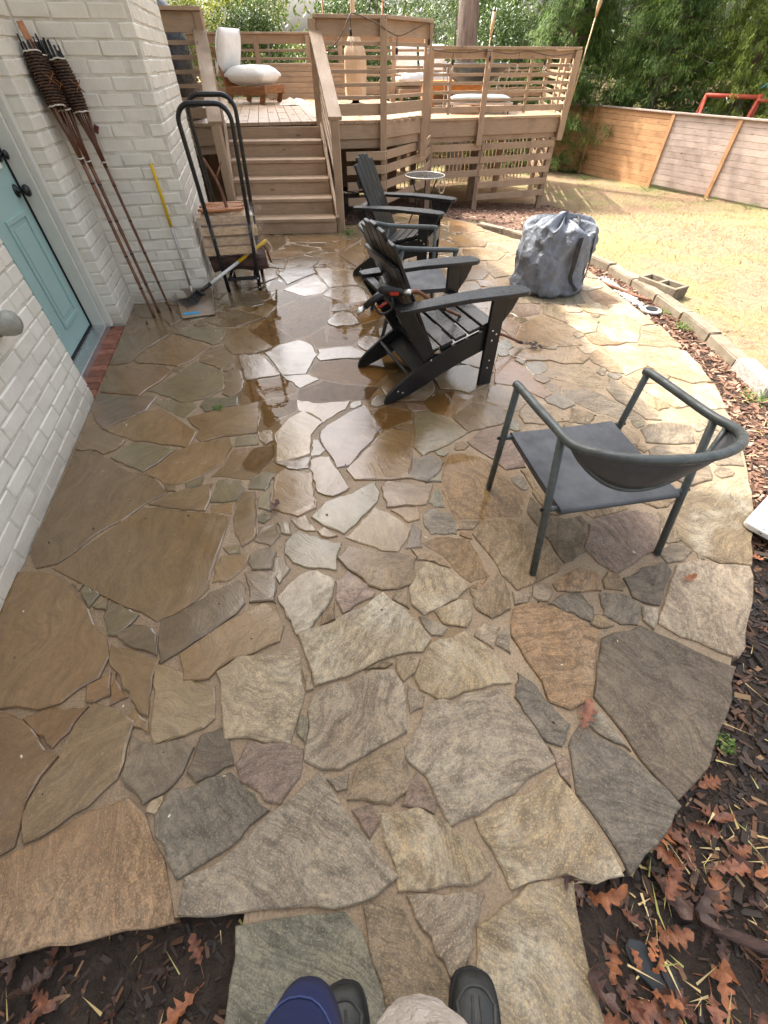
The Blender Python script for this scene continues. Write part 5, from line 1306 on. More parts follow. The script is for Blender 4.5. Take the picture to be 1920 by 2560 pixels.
# lower level railings
C0, C1 = (.72, 9.40), (3.20, 10.24)
S2 = [1.005, 1.102, 1.20, 1.298, 1.395]
rail((C0[0], C0[1]), (1.66, 9.72), DZ2, 1.585, (1.475, 1.565), S2, (.86, .935)); rail((1.66, 9.72), C1, DZ2, 1.585, (1.475, 1.565), S2, (.86, .935))
rail(C1, (3.62, 12.4), DZ2, 1.585, (1.475, 1.565), S2, (.86, .935)); rail((3.62, 12.4), (3.95, 14.6), DZ2, 1.585, (1.475, 1.565), S2, (.86, .935))
rail((.9, 12.7), (2.4, 13.7), DZ2, 1.585, (1.475, 1.565), S2, (.86, .935)); rail((2.4, 13.7), (3.95, 14.6), DZ2, 1.585, (1.475, 1.565), S2, (.86, .935))
post((C0[0] + .02, C0[1] - .03), .40, 1.565, .06); post((1.66, 9.68), .44, 1.565); post((C1[0] + .02, C1[1] - .02), .46, 1.565, .1)
for p in ((1.06, 9.51), (2.42, 9.965)): post(p, .84, 1.50, .045)
for p in ((3.62, 12.4), (3.95, 14.6), (2.4, 13.7), (3.4, 11.3)): post(p, -.6, 1.565)
fascia((.72, 9.43), (3.18, 10.27), .565, .782, .49); fascia((3.22, 10.24), (3.95, 14.6), .565, .782, .49)
# skirts and their posts
skirt((-.52, 7.42), (0, 7.52), (.56, .41, .23, .05)); skirt((0, 7.52), (.66, 8.75), (.56, .41, .23, .05))
skirt((.66, 8.75), (.80, 9.46), (.56, .41, .23, .05)); skirt((.80, 9.48), (1.74, 9.76), (.415, .235, .05)); skirt((1.74, 9.74), (3.15, 10.22), (.415, .235, .05, -.13, -.31))
skirt((3.17, 10.24), (3.93, 14.5), (.415, .235, .05, -.13, -.31))
post((1.74, 9.80), -.62, .5, .09); post((3.13, 10.28), -.68, .5, .09); post((.80, 9.50), -.6, .5); post((.0, 7.60), -.3, .6); post((3.5, 12.4), -.8, .5)
for p in ((1.9, 11.4), (2.6, 12.2), (.6, 11.0), (-1, 10.5), (-1, 9)): post(p, -.9, .6, .12)
for k in range(34):                                     # upright lattice at the far side, seen through the skirt
    a = mixv((.3, 12.9, 0), (3.8, 14.7, 0), k / 33); board("lattice_strip", (a.x, a.y, -.75), (a.x, a.y, .5), .05, .02, DECK, deck, up=(1, 0, 0), bev=0)
m = MB(); m.prism([(-3.3, 12.75), (.3, 12.75), (.3, 12.80), (-3.3, 12.80)], -.9, .6); m.build("back_light_block", DECK, deck, world=True)  # added panel that stops light coming in below the deck from behind
board("ledger", (-3.3, 7.3, .0), (-3.3, 12.7, .0), .04, 1.75, DECK, deck)
for k in range(7): a = mixv((-2.2, 7.9, .78), (.3, 8.7, .78), k / 6); board("joist", a, a + BDIR * 4.0, .04, .18, DECK, deck, bev=0)
for k in range(6): a = mixv((.9, 9.6, .68), (3.1, 10.4, .68), k / 5); board("joist", a, a + Vector((.15, 3.6, 0)), .04, .16, DECK, deck, bev=0)
# ---- stairs
st = deck
SB_L, SB_R = Vector((-1.76, 5.97, 0)), Vector((-.585, 6.06, 0)); run, rise = .268, DZ / 6
for k in range(6):
    o1 = BDIR * run * k; z0, z1 = rise * k, rise * (k + 1)
    if k < 5: z1 -= .035
    else: z1 -= .040
    board("riser", SB_L + o1 + Vector((0, 0, (z0 + z1) / 2 - .002)), SB_R + o1 + Vector((0, 0, (z0 + z1) / 2 - .002)), .02, z1 - z0, DECK, st)
    if k < 5:
        for j in range(2):
            c = BDIR * (run * k - .028 + .075 + .152 * j) + Vector((0, 0, rise * (k + 1) - .0175))
            board("tread", SB_L + c, SB_R + c, .148, .035, DECK, st, bev=.004)
fd = (SB_R - SB_L).normalized()
for p, s_ in ((SB_L, -1), (SB_R, 1)):
    q = p + fd * (.022 * s_); a = q + Vector((0, 0, .045)) + BDIR * .06; b = q + BDIR * (run * 5.0) + Vector((0, 0, .80)); board("stringer", a, b, .036, .26, DECK, st)
# sloping handrails with newels
def stair_rail(bp, tp, zb, zt):
    b3, t3 = Vector((*bp, zb)), Vector((*tp, zt)); d = (t3 - b3).normalized()
    board("handrail", b3 - d * .06, t3, .145, .034, DECK, st)
    dn = Vector((0, 0, -1))
    board("newel", (*bp, -.02), (*bp, zb - .03), .088, .088, DECK, st, up=(1, 0, 0), bev=.004)
    for z in (.14, .27, .40, .53, .66): board("rail_slat", b3 + dn * z, t3 + dn * z, .022, .036, DECK, st, bev=.002)
    board("top_board", b3 + dn * .075, t3 + dn * .075, .022, .10, DECK, st)
stair_rail((-.535, 6.14), (NR[0] + .03, NR[1] - .03), 1.055, 1.68); stair_rail((-1.80, 6.03), (LN[0] - .01, LN[1] - .03), 1.03, 1.68)
DSC = [c for c in deck.children]

# ---- things on the deck
ch = thing("lounge_chair", (-2.42, 10.9, DZ), "armless lounge chair with white cushions and low wooden base", "lounge chair", rz=R(-18))
def pillow(m, c, d, rot=None, n=10, puff=.35, seed=0):
    q = rot if rot is not None else Matrix.Identity(3); c = Vector(c); vs = []; idx = {}
    for s in (-1, 1):
        for i in range(n + 1):
            for j in range(n + 1):
                u, v = -1 + 2 * i / n, -1 + 2 * j / n
                e = max(0, 1 - abs(u) ** 3.2) ** .5 * max(0, 1 - abs(v) ** 3.2) ** .5
                w = s * (puff * .35 + (1 - puff * .35) * e) * (1 + .10 * mnoise.noise(Vector((u * 2.2 + seed, v * 2.2, s))))
                k = 1 - .05 * (1 - e)
                idx[s, i, j] = len(vs); vs.append(c + q @ Vector((u * d[0] / 2 * k, v * d[1] / 2 * k, w * d[2] / 2)))
    fs = []
    for s in (-1, 1):
        for i in range(n):
            for j in range(n):
                f = (idx[s, i, j], idx[s, i + 1, j], idx[s, i + 1, j + 1], idx[s, i, j + 1]); fs.append(f if s > 0 else f[::-1])
    for i in range(n):
        for a, b in (((i, 0), (i + 1, 0)), ((i + 1, n), (i, n)), ((0, i + 1), (0, i)), ((n, i), (n, i + 1))):
            fs.append((idx[-1, a[0], a[1]], idx[-1, b[0], b[1]], idx[1, b[0], b[1]], idx[1, a[0], a[1]]))
    m.add(vs, fs)
m = MB(); pillow(m, (.05, 0, .36), (.80, .74, .27), seed=2); m.build("seat_cushion", CUSH, ch, smooth=True)
m = MB(); pillow(m, (-.38, 0, .64), (.62, .70, .22), Euler((0, R(-70), 0)).to_matrix(), seed=4); m.build("back_cushion", CUSH, ch, smooth=True)
m = MB(); m.box((.05, -.35, .17), (.80, .035, .11)); m.box((.05, .35, .17), (.80, .035, .11)); m.box((.44, 0, .19), (.03, .72, .11)); m.build("base_frame", TEAK, ch, bev=.004)
for x, y in ((.36, -.33), (.36, .33), (-.3, -.33), (-.3, .33)):
    m = MB(); m.bar((x + .03, y, .14), (x - .03, y, 0), .035, .09, (1, 0, 0)); m.build("leg", TEAK, ch, bev=.004)
m = MB(); m.box((-.42, 0, .46), (.03, .66, .5), Euler((0, R(-14), 0)).to_matrix()); m.build("backrest_frame", TEAK, ch, bev=.004)
cl = MB(); vs = []; n = 14
for i in range(n + 1):
    for j in range(n + 1):
        u, v = i / n - .5, j / n - .5; k = max(0, 1 - 3.6 * (u * u + v * v))
        vs.append((-1.62 + u * .55, 10.5 + v * .5, DZ + .004 + .10 * k * (.6 + .8 * abs(mnoise.noise(Vector((u * 6, v * 6, 1)))))))
cl.add(vs, [(i * (n + 1) + j, (i + 1) * (n + 1) + j, (i + 1) * (n + 1) + j + 1, i * (n + 1) + j + 1) for i in range(n) for j in range(n)])
tag(cl.build("cloth", simple("pale_rag", (.52, .47, .40), .9, .2, 8, .4, 40), smooth=True, fix=False), "crumpled pale cloth on the deck boards beside the lounge chair", "cloth")
um = thing("patio_umbrella", (-.47, 9.7, DZ), "closed beige patio umbrella in its cover on a pale pole", "umbrella")
m = MB(); prof = []; nseg = 22
for z, r_ in ((.10, .15), (.2, .165), (.45, .17), (.60, .165), (.66, .15), (.78, .085), (.86, .05)): prof.append((r_, z))
vs = []
for r_, z in prof:
    for k in range(nseg): a = 2 * math.pi * k / nseg; rr = r_ * (1 + .13 * math.sin(a * 5 + z * 3) * min(1, r_ / .12)); vs.append((rr * math.cos(a), rr * math.sin(a), z))
m.add(vs, [(i * nseg + k, i * nseg + (k + 1) % nseg, (i + 1) * nseg + (k + 1) % nseg, (i + 1) * nseg + k) for i in range(len(prof) - 1) for k in range(nseg)])
m.build("canopy_cover", UMB, um, smooth=True)
m = MB(); m.ring([(0, 0, 0), (0, 0, 2.6)], .036, 12); m.build("pole", POLEW, um, smooth=True)
m = MB(); m.lathe([(.26, 0), (.26, .04), (.06, .07), (.05, .14)], n=20); m.build("base", BLACKM, um, smooth=True)
tp = thing("covered_grill", (-2.95, 7.75, DZ), "tall object under a shiny black tarp behind the left railing", "tarp")
m = MB(); vs = []; n = 20; prof = [(.42, 0), (.44, .3), (.43, .7), (.38, .95), (.25, 1.08), (.02, 1.12)]
for r_, z in prof:
    for k in range(n): a = 2 * math.pi * k / n; rr = r_ * (1 + .1 * mnoise.noise(Vector((math.cos(a) * 3, math.sin(a) * 3, z * 4)))); vs.append((rr * 1.15 * math.cos(a), rr * math.sin(a), z))
m.add(vs, [(i * n + k, i * n + (k + 1) % n, (i + 1) * n + (k + 1) % n, (i + 1) * n + k) for i in range(len(prof) - 1) for k in range(n)] + [tuple((len(prof) - 1) * n + k for k in range(n))])
m.build("tarp", TARP, tp, smooth=True)
pl = thing("planter_box", (-1.75, 12.0, DZ), "low wooden box standing along the back railing", "planter")
for k in range(6): board("side_board", (-2.35, 11.9 + .03 * k, DZ + .05 + .075 * k), (-.75, 12.0 + .03 * k, DZ + .05 + .075 * k), .02, .068, DECK, pl)
board("end_board", (-2.36, 11.88, DZ + .25), (-2.36, 12.4, DZ + .25), .02, .45, DECK, pl); board("end_board", (-.74, 11.98, DZ + .25), (-.74, 12.45, DZ + .25), .02, .45, DECK, pl)
board("back_board", (-2.35, 12.42, DZ + .25), (-.75, 12.47, DZ + .25), .02, .45, DECK, pl); board("rim", (-2.4, 12.08, DZ + .49), (-.7, 12.18, DZ + .49), .09, .03, DECK, pl)
# egg-shaped resin chair bowl on a thin stand
bw = thing("bowl_seat", (1.66, 11.0, DZ2 + .03), "wide dark resin bowl seat on thin metal legs on the deck", "bowl seat")
m = MB(); m.lathe([(.30, .0), (.40, .06), (.52, .17), (.56, .235), (.54, .24), (.50, .18), (.38, .08), (.28, .03), (.001, .03)], (0, 0, .35), 28, None, 1.10, .85); m.build("bowl", BOWL, bw, smooth=True)
for sx in (-1, 1):
    for sy in (-1, 1):
        m = MB(); m.ring(chain([(sx * .50, sy * .30, .60), (sx * .55, sy * .34, .50), (sx * .50, sy * .34, .25), (sx * .50, sy * .36, 0)], 5), .010, 8); m.build("leg", PVC, bw, smooth=True)
m = MB(); m.ring([(.5 * math.cos(a), .34 * math.sin(a), .33) for a in [k * .314 for k in range(20)]], .008, 6, closed=True); m.build("ring_brace", PVC, bw, smooth=True)
bn = thing("cushioned_bench", (1.72, 10.45, DZ2), "low bench with a pale blue-grey cushion behind the right railing", "bench")
m = MB(); pillow(m, (0, 0, .20), (1.10, .42, .10)); m.build("cushion", LTBLUE, bn, smooth=True)
m = MB(); m.box((0, 0, .135), (1.12, .42, .03)); m.build("seat_board", PVC, bn, bev=.003)
for sx in (-.5, .5):
    for sy in (-.18, .18): m = MB(); m.ring([(sx, sy, .13), (sx, sy, 0)], .012, 8); m.build("leg", BLACKM, bn, smooth=True)
tb = thing("low_table", (1.16, 12.0, DZ2), "orange wooden table with thick panel legs on the deck", "table", rz=R(8))
m = MB(); m.box((.25, 0, .36), (1.3, .6, .045)); m.build("table_top", ORANGEW, tb, bev=.006)
for x in (-.28, .78): m = MB(); m.box((x, 0, .17), (.16, .55, .34)); m.build("panel_leg", ORANGEW, tb, bev=.006)
m = MB(); m.box((.25, -.25, .28), (.95, .03, .1)); m.build("apron", ORANGEW, tb, bev=.003)
sf = thing("sofa", (.85, 13.0, DZ2), "white cushioned outdoor sofa in full sun at the back of the deck", "sofa", rz=R(20))
m = MB(); pillow(m, (0, 0, .38), (1.3, .7, .24), seed=3); m.build("seat_cushion", CUSH, sf, smooth=True)
for x in (-.33, .33): m = MB(); pillow(m, (x, .3, .66), (.62, .5, .2), Euler((R(72), 0, 0)).to_matrix(), seed=x); m.build("back_cushion", CUSH, sf, smooth=True)
m = MB(); m.box((0, 0, .2), (1.36, .72, .08)); m.build("frame", DECK, sf, bev=.005)
for x in (-.62, .62):
    for y in (-.3, .3): m = MB(); m.box((x, y, .09), (.06, .06, .18)); m.build("leg", DECK, sf, bev=.003)
# string lights along the railings
sl = thing("string_lights", (-.3, 7.5, 1.8), "string of clear bulbs on a brown cable draped along the deck railings", "string lights")
cab = [(-.80, 7.37, 1.52), (-.62, 7.36, 1.55), (-.48, 7.42, 1.68), (-.40, 7.45, 1.80), (-.33, 7.47, 1.815), (-.1, 7.50, 1.75), (.10, 7.66, 1.67), (.22, 7.80, 1.66), (.42, 8.10, 1.73), (.60, 8.36, 1.77), (.66, 8.9, 1.6), (.80, 9.30, 1.55), (1.2, 9.46, 1.53), (1.64, 9.62, 1.55), (2.0, 9.74, 1.52), (2.3, 9.86, 1.55), (2.75, 10.0, 1.50), (3.16, 10.14, 1.54)]
m = MB(); m.ring(chain(cab, 5), .0055, 6); cable = m.build("cable", ROPE, sl, smooth=True, world=True)
for i, (x, y, z, dl) in enumerate(((-.39, 7.44, 1.80, .10), (.16, 7.72, 1.655, .10), (.60, 8.34, 1.765, .12), (1.06, 9.40, 1.53, .07), (1.66, 9.60, 1.545, .05), (2.15, 9.78, 1.54, .07), (2.62, 9.93, 1.515, .06), (3.1, 10.1, 1.53, .06))):
    m = MB(); m.ring([(x, y, z), (x, y, z - dl)], .004, 6); m.lathe([(.014, -.055), (.016, -.02), (.012, 0), (.005, .004)], (x, y, z - dl), 12); m.build("lamp_holder", BLACKP, cable, smooth=True, world=True)
    m = MB(); m.lathe([(.0005, -.095), (.012, -.09), (.019, -.065), (.018, -.045), (.010, -.012), (.010, 0)], (x, y, z - dl - .05), 14); m.build("bulb", BULB, sl, smooth=True, world=True)
# cane torches standing on the deck
for i, (a, b, lab) in enumerate((((3.30, 10.30, .8), (3.46, 10.42, 2.35), "cane torch standing at the right corner post of the deck"), ((2.16, 12.95, .8), (2.22, 13.0, 2.15), "cane torch standing at the back of the deck by the tree"),
                               ((-.03, 8.9, .9), (-.02, 8.9, 2.4), "orange cane pole standing behind the angled railing corner"), ((-.78, 8.4, .9), (-.80, 8.4, 2.4), "orange cane pole standing behind the stair newel"))):
    a, b = Vector(a), Vector(b); t_ = thing("cane_torch", tuple(a), lab, "garden torch"); d = b - a; L = d.length
    m = MB(); m.ring([a, a + d * .75], .011, 8); m.build("pole", CANE if i > 1 else WICKER, t_, smooth=True, world=True)
    m = MB(); m.ring([a + d * .72, a + d * .80, a + d * .97], [.012, .034, .042], 12); m.build("woven_head", WICKER, t_, smooth=True, world=True)
    m = MB(); m.ring([a + d * .965, a + d], [.03, .022], 10); m.build("canister", CHAR, t_, smooth=True, world=True)
gn = thing("garden_ornament", (.43, 12.66, 1.835), "small red pointed ornament on the back railing", "ornament")
m = MB(); m.lathe([(.055, 0), (.06, .05), (.05, .09), (.035, .10)], n=14); m.build("body", CUSH, gn, smooth=True)
m = MB(); m.lathe([(.055, .095), (.045, .14), (.02, .2), (.0005, .23)], n=14); m.build("hat", WASHR, gn, smooth=True)

# ================================================================== FENCE, SWING SET
FZ = .60
def fence(pts, mats, label):
    f = thing("fence", (pts[0][0], pts[0][1], terr(*pts[0])), label, "fence")
    for i in range(len(pts) - 1):
        a, b = Vector((*pts[i], 0)), Vector((*pts[i + 1], 0)); d = (b - a).normalized(); nrm = Vector((d.y, -d.x, 0))
        if nrm.dot(-a) < 0: nrm = -nrm
        za, zb = terr(*pts[i]), terr(*pts[i + 1]); zlow = min(za, zb) + .02; k = 0; z = FZ - .05
        while z > zlow + .03:
            board("fence_board", a + Vector((0, 0, z)), b + Vector((0, 0, z)), .02, .104, mats[i], f, bev=.003); z -= .109
        board("fence_post", a + nrm * .028 + Vector((0, 0, za - .1)), a + nrm * .028 + Vector((0, 0, FZ)), .035, .09, FENCEO, f, up=d)
        board("fence_cap", a + Vector((0, 0, FZ + .02)), b + Vector((0, 0, FZ + .02)), .12, .03, FENCEG, f)
    return f
fence([(5.88, 15.9), (6.88, 13.5), (7.65, 12.1), (8.55, 10.4), (9.5, 8.4)], [FENCEO, FENCEG, FENCEG, FENCEG], "orange and grey horizontal board fence along the sunny lawn")
fence([(-6, 19.0), (-2, 18.6), (1.5, 18.2), (4.0, 17.4), (5.86, 15.95)], [FENCEO] * 4, "shaded horizontal board fence running behind the deck")
sw = thing("swing_set", (9.1, 14.3, terr(9.1, 14.3)), "red painted swing set standing beyond the fence", "swing set")
def rod(name, a, b, r_, mat=SWRED): m = MB(); m.ring([a, b], r_, 10); return m.build(name, mat, sw, smooth=True, world=True)
zb = terr(9.1, 14.2) - .1
rod("top_beam", (7.85, 14.3, .88), (9.12, 14.1, .85), .042); rod("leg", (9.06, 14.1, .90), (8.72, 14.0, zb), .037); rod("leg", (9.10, 14.1, .90), (9.6, 14.9, zb), .037)
rod("leg", (7.87, 14.3, .88), (7.72, 13.9, zb), .037); rod("leg", (7.87, 14.3, .88), (7.95, 15.0, zb), .037)
rod("side_beam", (9.04, 14.08, .80), (10.4, 14.1, .77), .037); rod("upright", (9.32, 14.1, .82), (9.6, 14.15, 1.55), .032); rod("roof_edge", (9.0, 14.1, 1.0), (9.75, 14.0, 1.5), .024, simple("teal_tube", (.04, .20, .20), .4))
for x in (8.55, 8.75): rod("swing_rope", (x, 14.18, .86), (x - .12, 14.15, -.25), .008, ROPE)
m = MB(); m.box((8.52, 14.15, -.27), (.36, .14, .02)); m.build("swing_seat", SWRED, sw, world=True)
m = MB(); m.ring([(8.32, 14.2, .86), (8.34, 14.15, .79), (8.40, 14.15, .75), (8.44, 14.15, .79)], .012, 6); m.build("hook", STEEL, sw, smooth=True, world=True)

# ================================================================== TREES AND SHRUBS
def leaf_cloud(m, c, rad, n, size, rs, shell=.55, bright=0.0):
    c = Vector(c)
    for _ in range(n):
        while True:
            p = Vector((rs.uniform(-1, 1), rs.uniform(-1, 1), rs.uniform(-1, 1)))
            if shell < p.length < 1: break
        q = Vector((p.x * rad[0], p.y * rad[1], p.z * rad[2])) + c
        s = rs.uniform(*size); e = Euler((rs.uniform(-1.1, 1.1), rs.uniform(-1.1, 1.1), rs.uniform(0, 6.28))).to_matrix()
        ax, ay = e @ Vector((s, 0, 0)), e @ Vector((0, s * .38, 0))
        m.add([q - ax, q - ay * .9, q + ax, q + ay * .9], [(0, 1, 2, 3)], min(1, max(0, rs.gauss(.45 + bright, .24))))
def bush(x, y, h, rx, ry, n, mat, label, seed, size=(.024, .048), clumps=18, z=None, group="tall shrubs behind the deck"):
    rs = random.Random(seed); z = terr(x, y) if z is None else z
    t_ = thing("evergreen_shrub", (x, y, z), label, "shrub", group=group)
    m = MB()
    for k in range(clumps):
        a = rs.uniform(0, 6.28); rr = rs.uniform(.15, .75); hz = rs.uniform(.12, .92); taper = 1 - .55 * max(0, hz - .5) * 2
        leaf_cloud(m, (x + rx * rr * math.cos(a) * taper, y + ry * rr * math.sin(a) * taper, z + h * hz), (rx * rs.uniform(.3, .5), ry * rs.uniform(.3, .5), h * rs.uniform(.10, .18)), n // clumps, size, rs, .35, rs.uniform(-.14, .16))
    m.build("foliage", mat, t_, world=True, fix=False)
    for k in range(4):
        a = k * 1.6 + seed; mm = MB(); mm.ring(chain([(x, y, z - .1), (x + .15 * rx * math.cos(a), y + .15 * ry * math.sin(a), z + h * .3), (x + .4 * rx * math.cos(a), y + .4 * ry * math.sin(a), z + h * .75)], 4), [.06 - .005 * i for i in range(9)], 6)
        mm.build("stem", TRUNK, t_, smooth=True, world=True)
    return t_
bush(-5.2, 16.4, 3.6, 1.8, 1.2, 21000, HOLLYY, "yellow-green shrub at the house end of the hedge", 1)
bush(-3.1, 15.6, 3.4, 1.5, 1.0, 24000, HOLLY, "glossy dark green shrub behind the white lounge chair", 2)
bush(-1.2, 15.4, 3.5, 1.5, 1.0, 24000, HOLLY, "glossy dark green shrub behind the closed umbrella", 3)
bush(.55, 15.7, 3.5, 1.5, 1.0, 24000, HOLLY, "glossy dark green shrub behind the white sofa", 4)
bush(3.6, 17.3, 3.6, 1.5, 1.0, 21000, HOLLY, "glossy dark shrub to the right of the tree trunk", 5)
bush(2.2, 18.6, 4.2, 2.0, 1.0, 12000, HOLLY, "dark evergreen shrub filling the gap behind the tree trunk", 6)
bush(-3.9, 19.0, 5.0, 2.4, 1.2, 11000, HOLLYY, "tall yellow-green shrub in the back row of the hedge", 7, size=(.05, .09))
bush(-.4, 19.0, 4.6, 2.6, 1.2, 11000, HOLLY, "tall dark shrub in the back row behind the umbrella", 8, size=(.05, .09))
bush(2.62, 15.4, 1.55, .6, .5, 4500, HOLLYY, "small bright yellow-green shrub against the tree trunk", 9, clumps=9)
# big trunk
tr = thing("oak_tree", (2.15, 15.6, terr(2.15, 15.6)), "tall tree with thick pale grey trunk behind the deck", "tree")
m = MB(); z0 = terr(2.15, 15.6); rs = random.Random(3); n = 18; vs = []; zs = [-.2, .2, .7, 1.4, 2.2, 3.2, 4.5, 6, 8]
for i, dz_ in enumerate(zs):
    rr = .27 + .14 * math.exp(-max(dz_, 0) * 2.2) - .008 * dz_; cx = 2.15 - .035 * dz_; cy = 15.6
    for k in range(n): a = 2 * math.pi * k / n; q = rr * (1 + .06 * mnoise.noise(Vector((math.cos(a) * 2.5, math.sin(a) * 2.5, dz_ * .5)))); vs.append((cx + q * math.cos(a), cy + q * math.sin(a), z0 + dz_))
m.add(vs, [(i * n + k, i * n + (k + 1) % n, (i + 1) * n + (k + 1) % n, (i + 1) * n + k) for i in range(len(zs) - 1) for k in range(n)]); m.build("trunk", TRUNK, tr, smooth=True, world=True)
m = MB(); m.ring([(1.9, 15.6, z0 + 7.6), (1.2, 15.8, z0 + 9)], [.15, .07], 8); m.ring([(1.9, 15.6, z0 + 7.4), (2.8, 15.9, z0 + 9)], [.14, .06], 8); m.build("limb", TRUNK, tr, smooth=True, world=True)
m = MB()
for k in range(14): leaf_cloud(m, (1.9 + rs.uniform(-2.2, 2.2), 16 + rs.uniform(-1.5, 1.8), z0 + 9 + rs.uniform(-.8, 1.6)), (.9, .9, .6), 260, (.06, .1), rs, .2)
m.build("crown", HOLLY, tr, world=True, fix=False)
# weeping conifers: bundles of thin hanging sprays
def conifer(x, y, h, r_, nb, mat, label, seed, lean=0.0):
    rs = random.Random(seed); z = 0.0 if y == 40 else terr(x, y); t_ = thing("cedar_tree", (x, y, z), label, "conifer", group="conifers beyond the fence")
    m = MB(); m.ring([(x, y, z - .2), (x, y, z + h * .95)], [.16, .02], 8); m.build("trunk", TRUNK, t_, smooth=True, world=True)
    lim = MB(); m = MB()
    for b in range(nb):
        hz = rs.uniform(.02, .97) ** .9; a = rs.uniform(0, 6.28); R_ = r_ * (1 - hz * .75) * rs.uniform(.55, 1.08)
        p = Vector((x, y, z + h * hz)); e = p + Vector((math.cos(a) * R_, math.sin(a) * R_, R_ * rs.uniform(-.25, .28)))
        if b % 3 == 0: lim.ring([p, (p + e) / 2 + Vector((0, 0, .08)), e], [.022, .014, .006], 4)
        br = rs.uniform(-.2, .22)
        for c in range(15):
            q = p + (e - p) * (rs.uniform(.30, 1.04) ** .7) + Vector((rs.uniform(-.16, .16), rs.uniform(-.16, .16), rs.uniform(-.14, .10))); out = Vector((math.cos(a + rs.uniform(-.9, .9)), math.sin(a + rs.uniform(-.9, .9)), 0)); bc = br + rs.uniform(-.12, .12)
            for s_ in range(11):
                L = rs.uniform(.07, .20); d0 = (out + Vector((rs.uniform(-.8, .8), rs.uniform(-.8, .8), rs.uniform(-.8, .5)))).normalized(); w = rs.uniform(.003, .0065)
                q1 = q + Vector((rs.uniform(-.05, .05), rs.uniform(-.05, .05), rs.uniform(-.06, .06)))
                p1 = q1 + d0 * L * .5; p2 = p1 + (d0 * .5 + Vector((0, 0, -.6))) * L * .6; sd_ = d0.cross(Vector((0, 0, 1))); sd_ = sd_.normalized() * w if sd_.length > .01 else Vector((w, 0, 0))
                m.add([q1 - sd_ * .7, q1 + sd_ * .7, p1 + sd_ * 1.3, p1 - sd_ * 1.3, p2], [(0, 1, 2, 3), (3, 2, 4)], min(1, max(0, rs.gauss(.45 + bc, .18))))
    lim.build("limb", TRUNK, t_, world=True, fix=False); m.build("crown", mat, t_, world=True, fix=False)
    return t_
PROTO = {}
def stand(x, y, h, mat, label, rz):
    """conifers of one kind share their crown mesh, turned and scaled"""
    if mat.name not in PROTO:
        PROTO[mat.name] = conifer(0, 40, 6.0, 1.95, 520, mat, label, 21 if mat is CRYPT else 23); c = PROTO[mat.name]
    else: c = copy_tree(PROTO[mat.name])
    k = h / 6.0; c.location = (x, y, terr(x, y)); c.rotation_euler = (0, 0, rz); c.scale = (k * rnd(.92, 1.1), k * rnd(.92, 1.1), k)
    c["label"] = label; return c
stand(5.0, 16.8, 5.6, CRYPT, "dark weeping conifer at the corner of the two fences", .3)
stand(7.4, 16.1, 6.2, CRYPT, "weeping conifer hanging over the orange fence panel", 2.0)
stand(9.5, 15.6, 6.2, CRYPTY, "sunny yellow-green conifer behind the red swing set", .9)
stand(11.8, 14.6, 6.0, CRYPTY, "sunny conifer to the right of the swing set", 2.7)
stand(8.5, 18.6, 7.5, CRYPTY, "taller conifer standing in the back row", 4.1)
stand(6.1, 19.6, 7.5, CRYPT, "tall shaded conifer behind the fence corner", 3.6)
stand(11.5, 18.0, 7.5, CRYPTY, "tall bright conifer at the far right of the yard", 5.2)
stand(3.5, 20.5, 6.8, CRYPT, "conifer far behind the tree trunk", 5.0)
for i, (x, y, s_) in enumerate(((8.05, 14.6, 1.1), (9.3, 13.7, .9), (9.6, 12.1, .9))):
    bush(x, y, 1.5 * s_, .8, .6, 3500, HOLLYY if i else HOLLY, ("low mixed shrub under the swing beam", "low leafy shrub beside the swing leg", "leafy yellow-green shrub over the fence by the swing set")[i], 40 + i, clumps=8, group="low shrubs beyond the fence")
# a far wood closing the view
far = MB(); rs = random.Random(77)
for k in range(46):
    x = -16 + k * .95; leaf_cloud(far, (x + rs.uniform(-.5, .5), 26 + rs.uniform(-1.5, 2.5), rs.uniform(.2, 4.2)), (1.9, 1.4, 1.7), 420, (.10, .19), rs, .3, rs.uniform(-.15, .1))
tag(far.build("distant_wood", HOLLY, fix=False), "dark leafy wood closing the view behind the yard", "wood", kind="stuff")

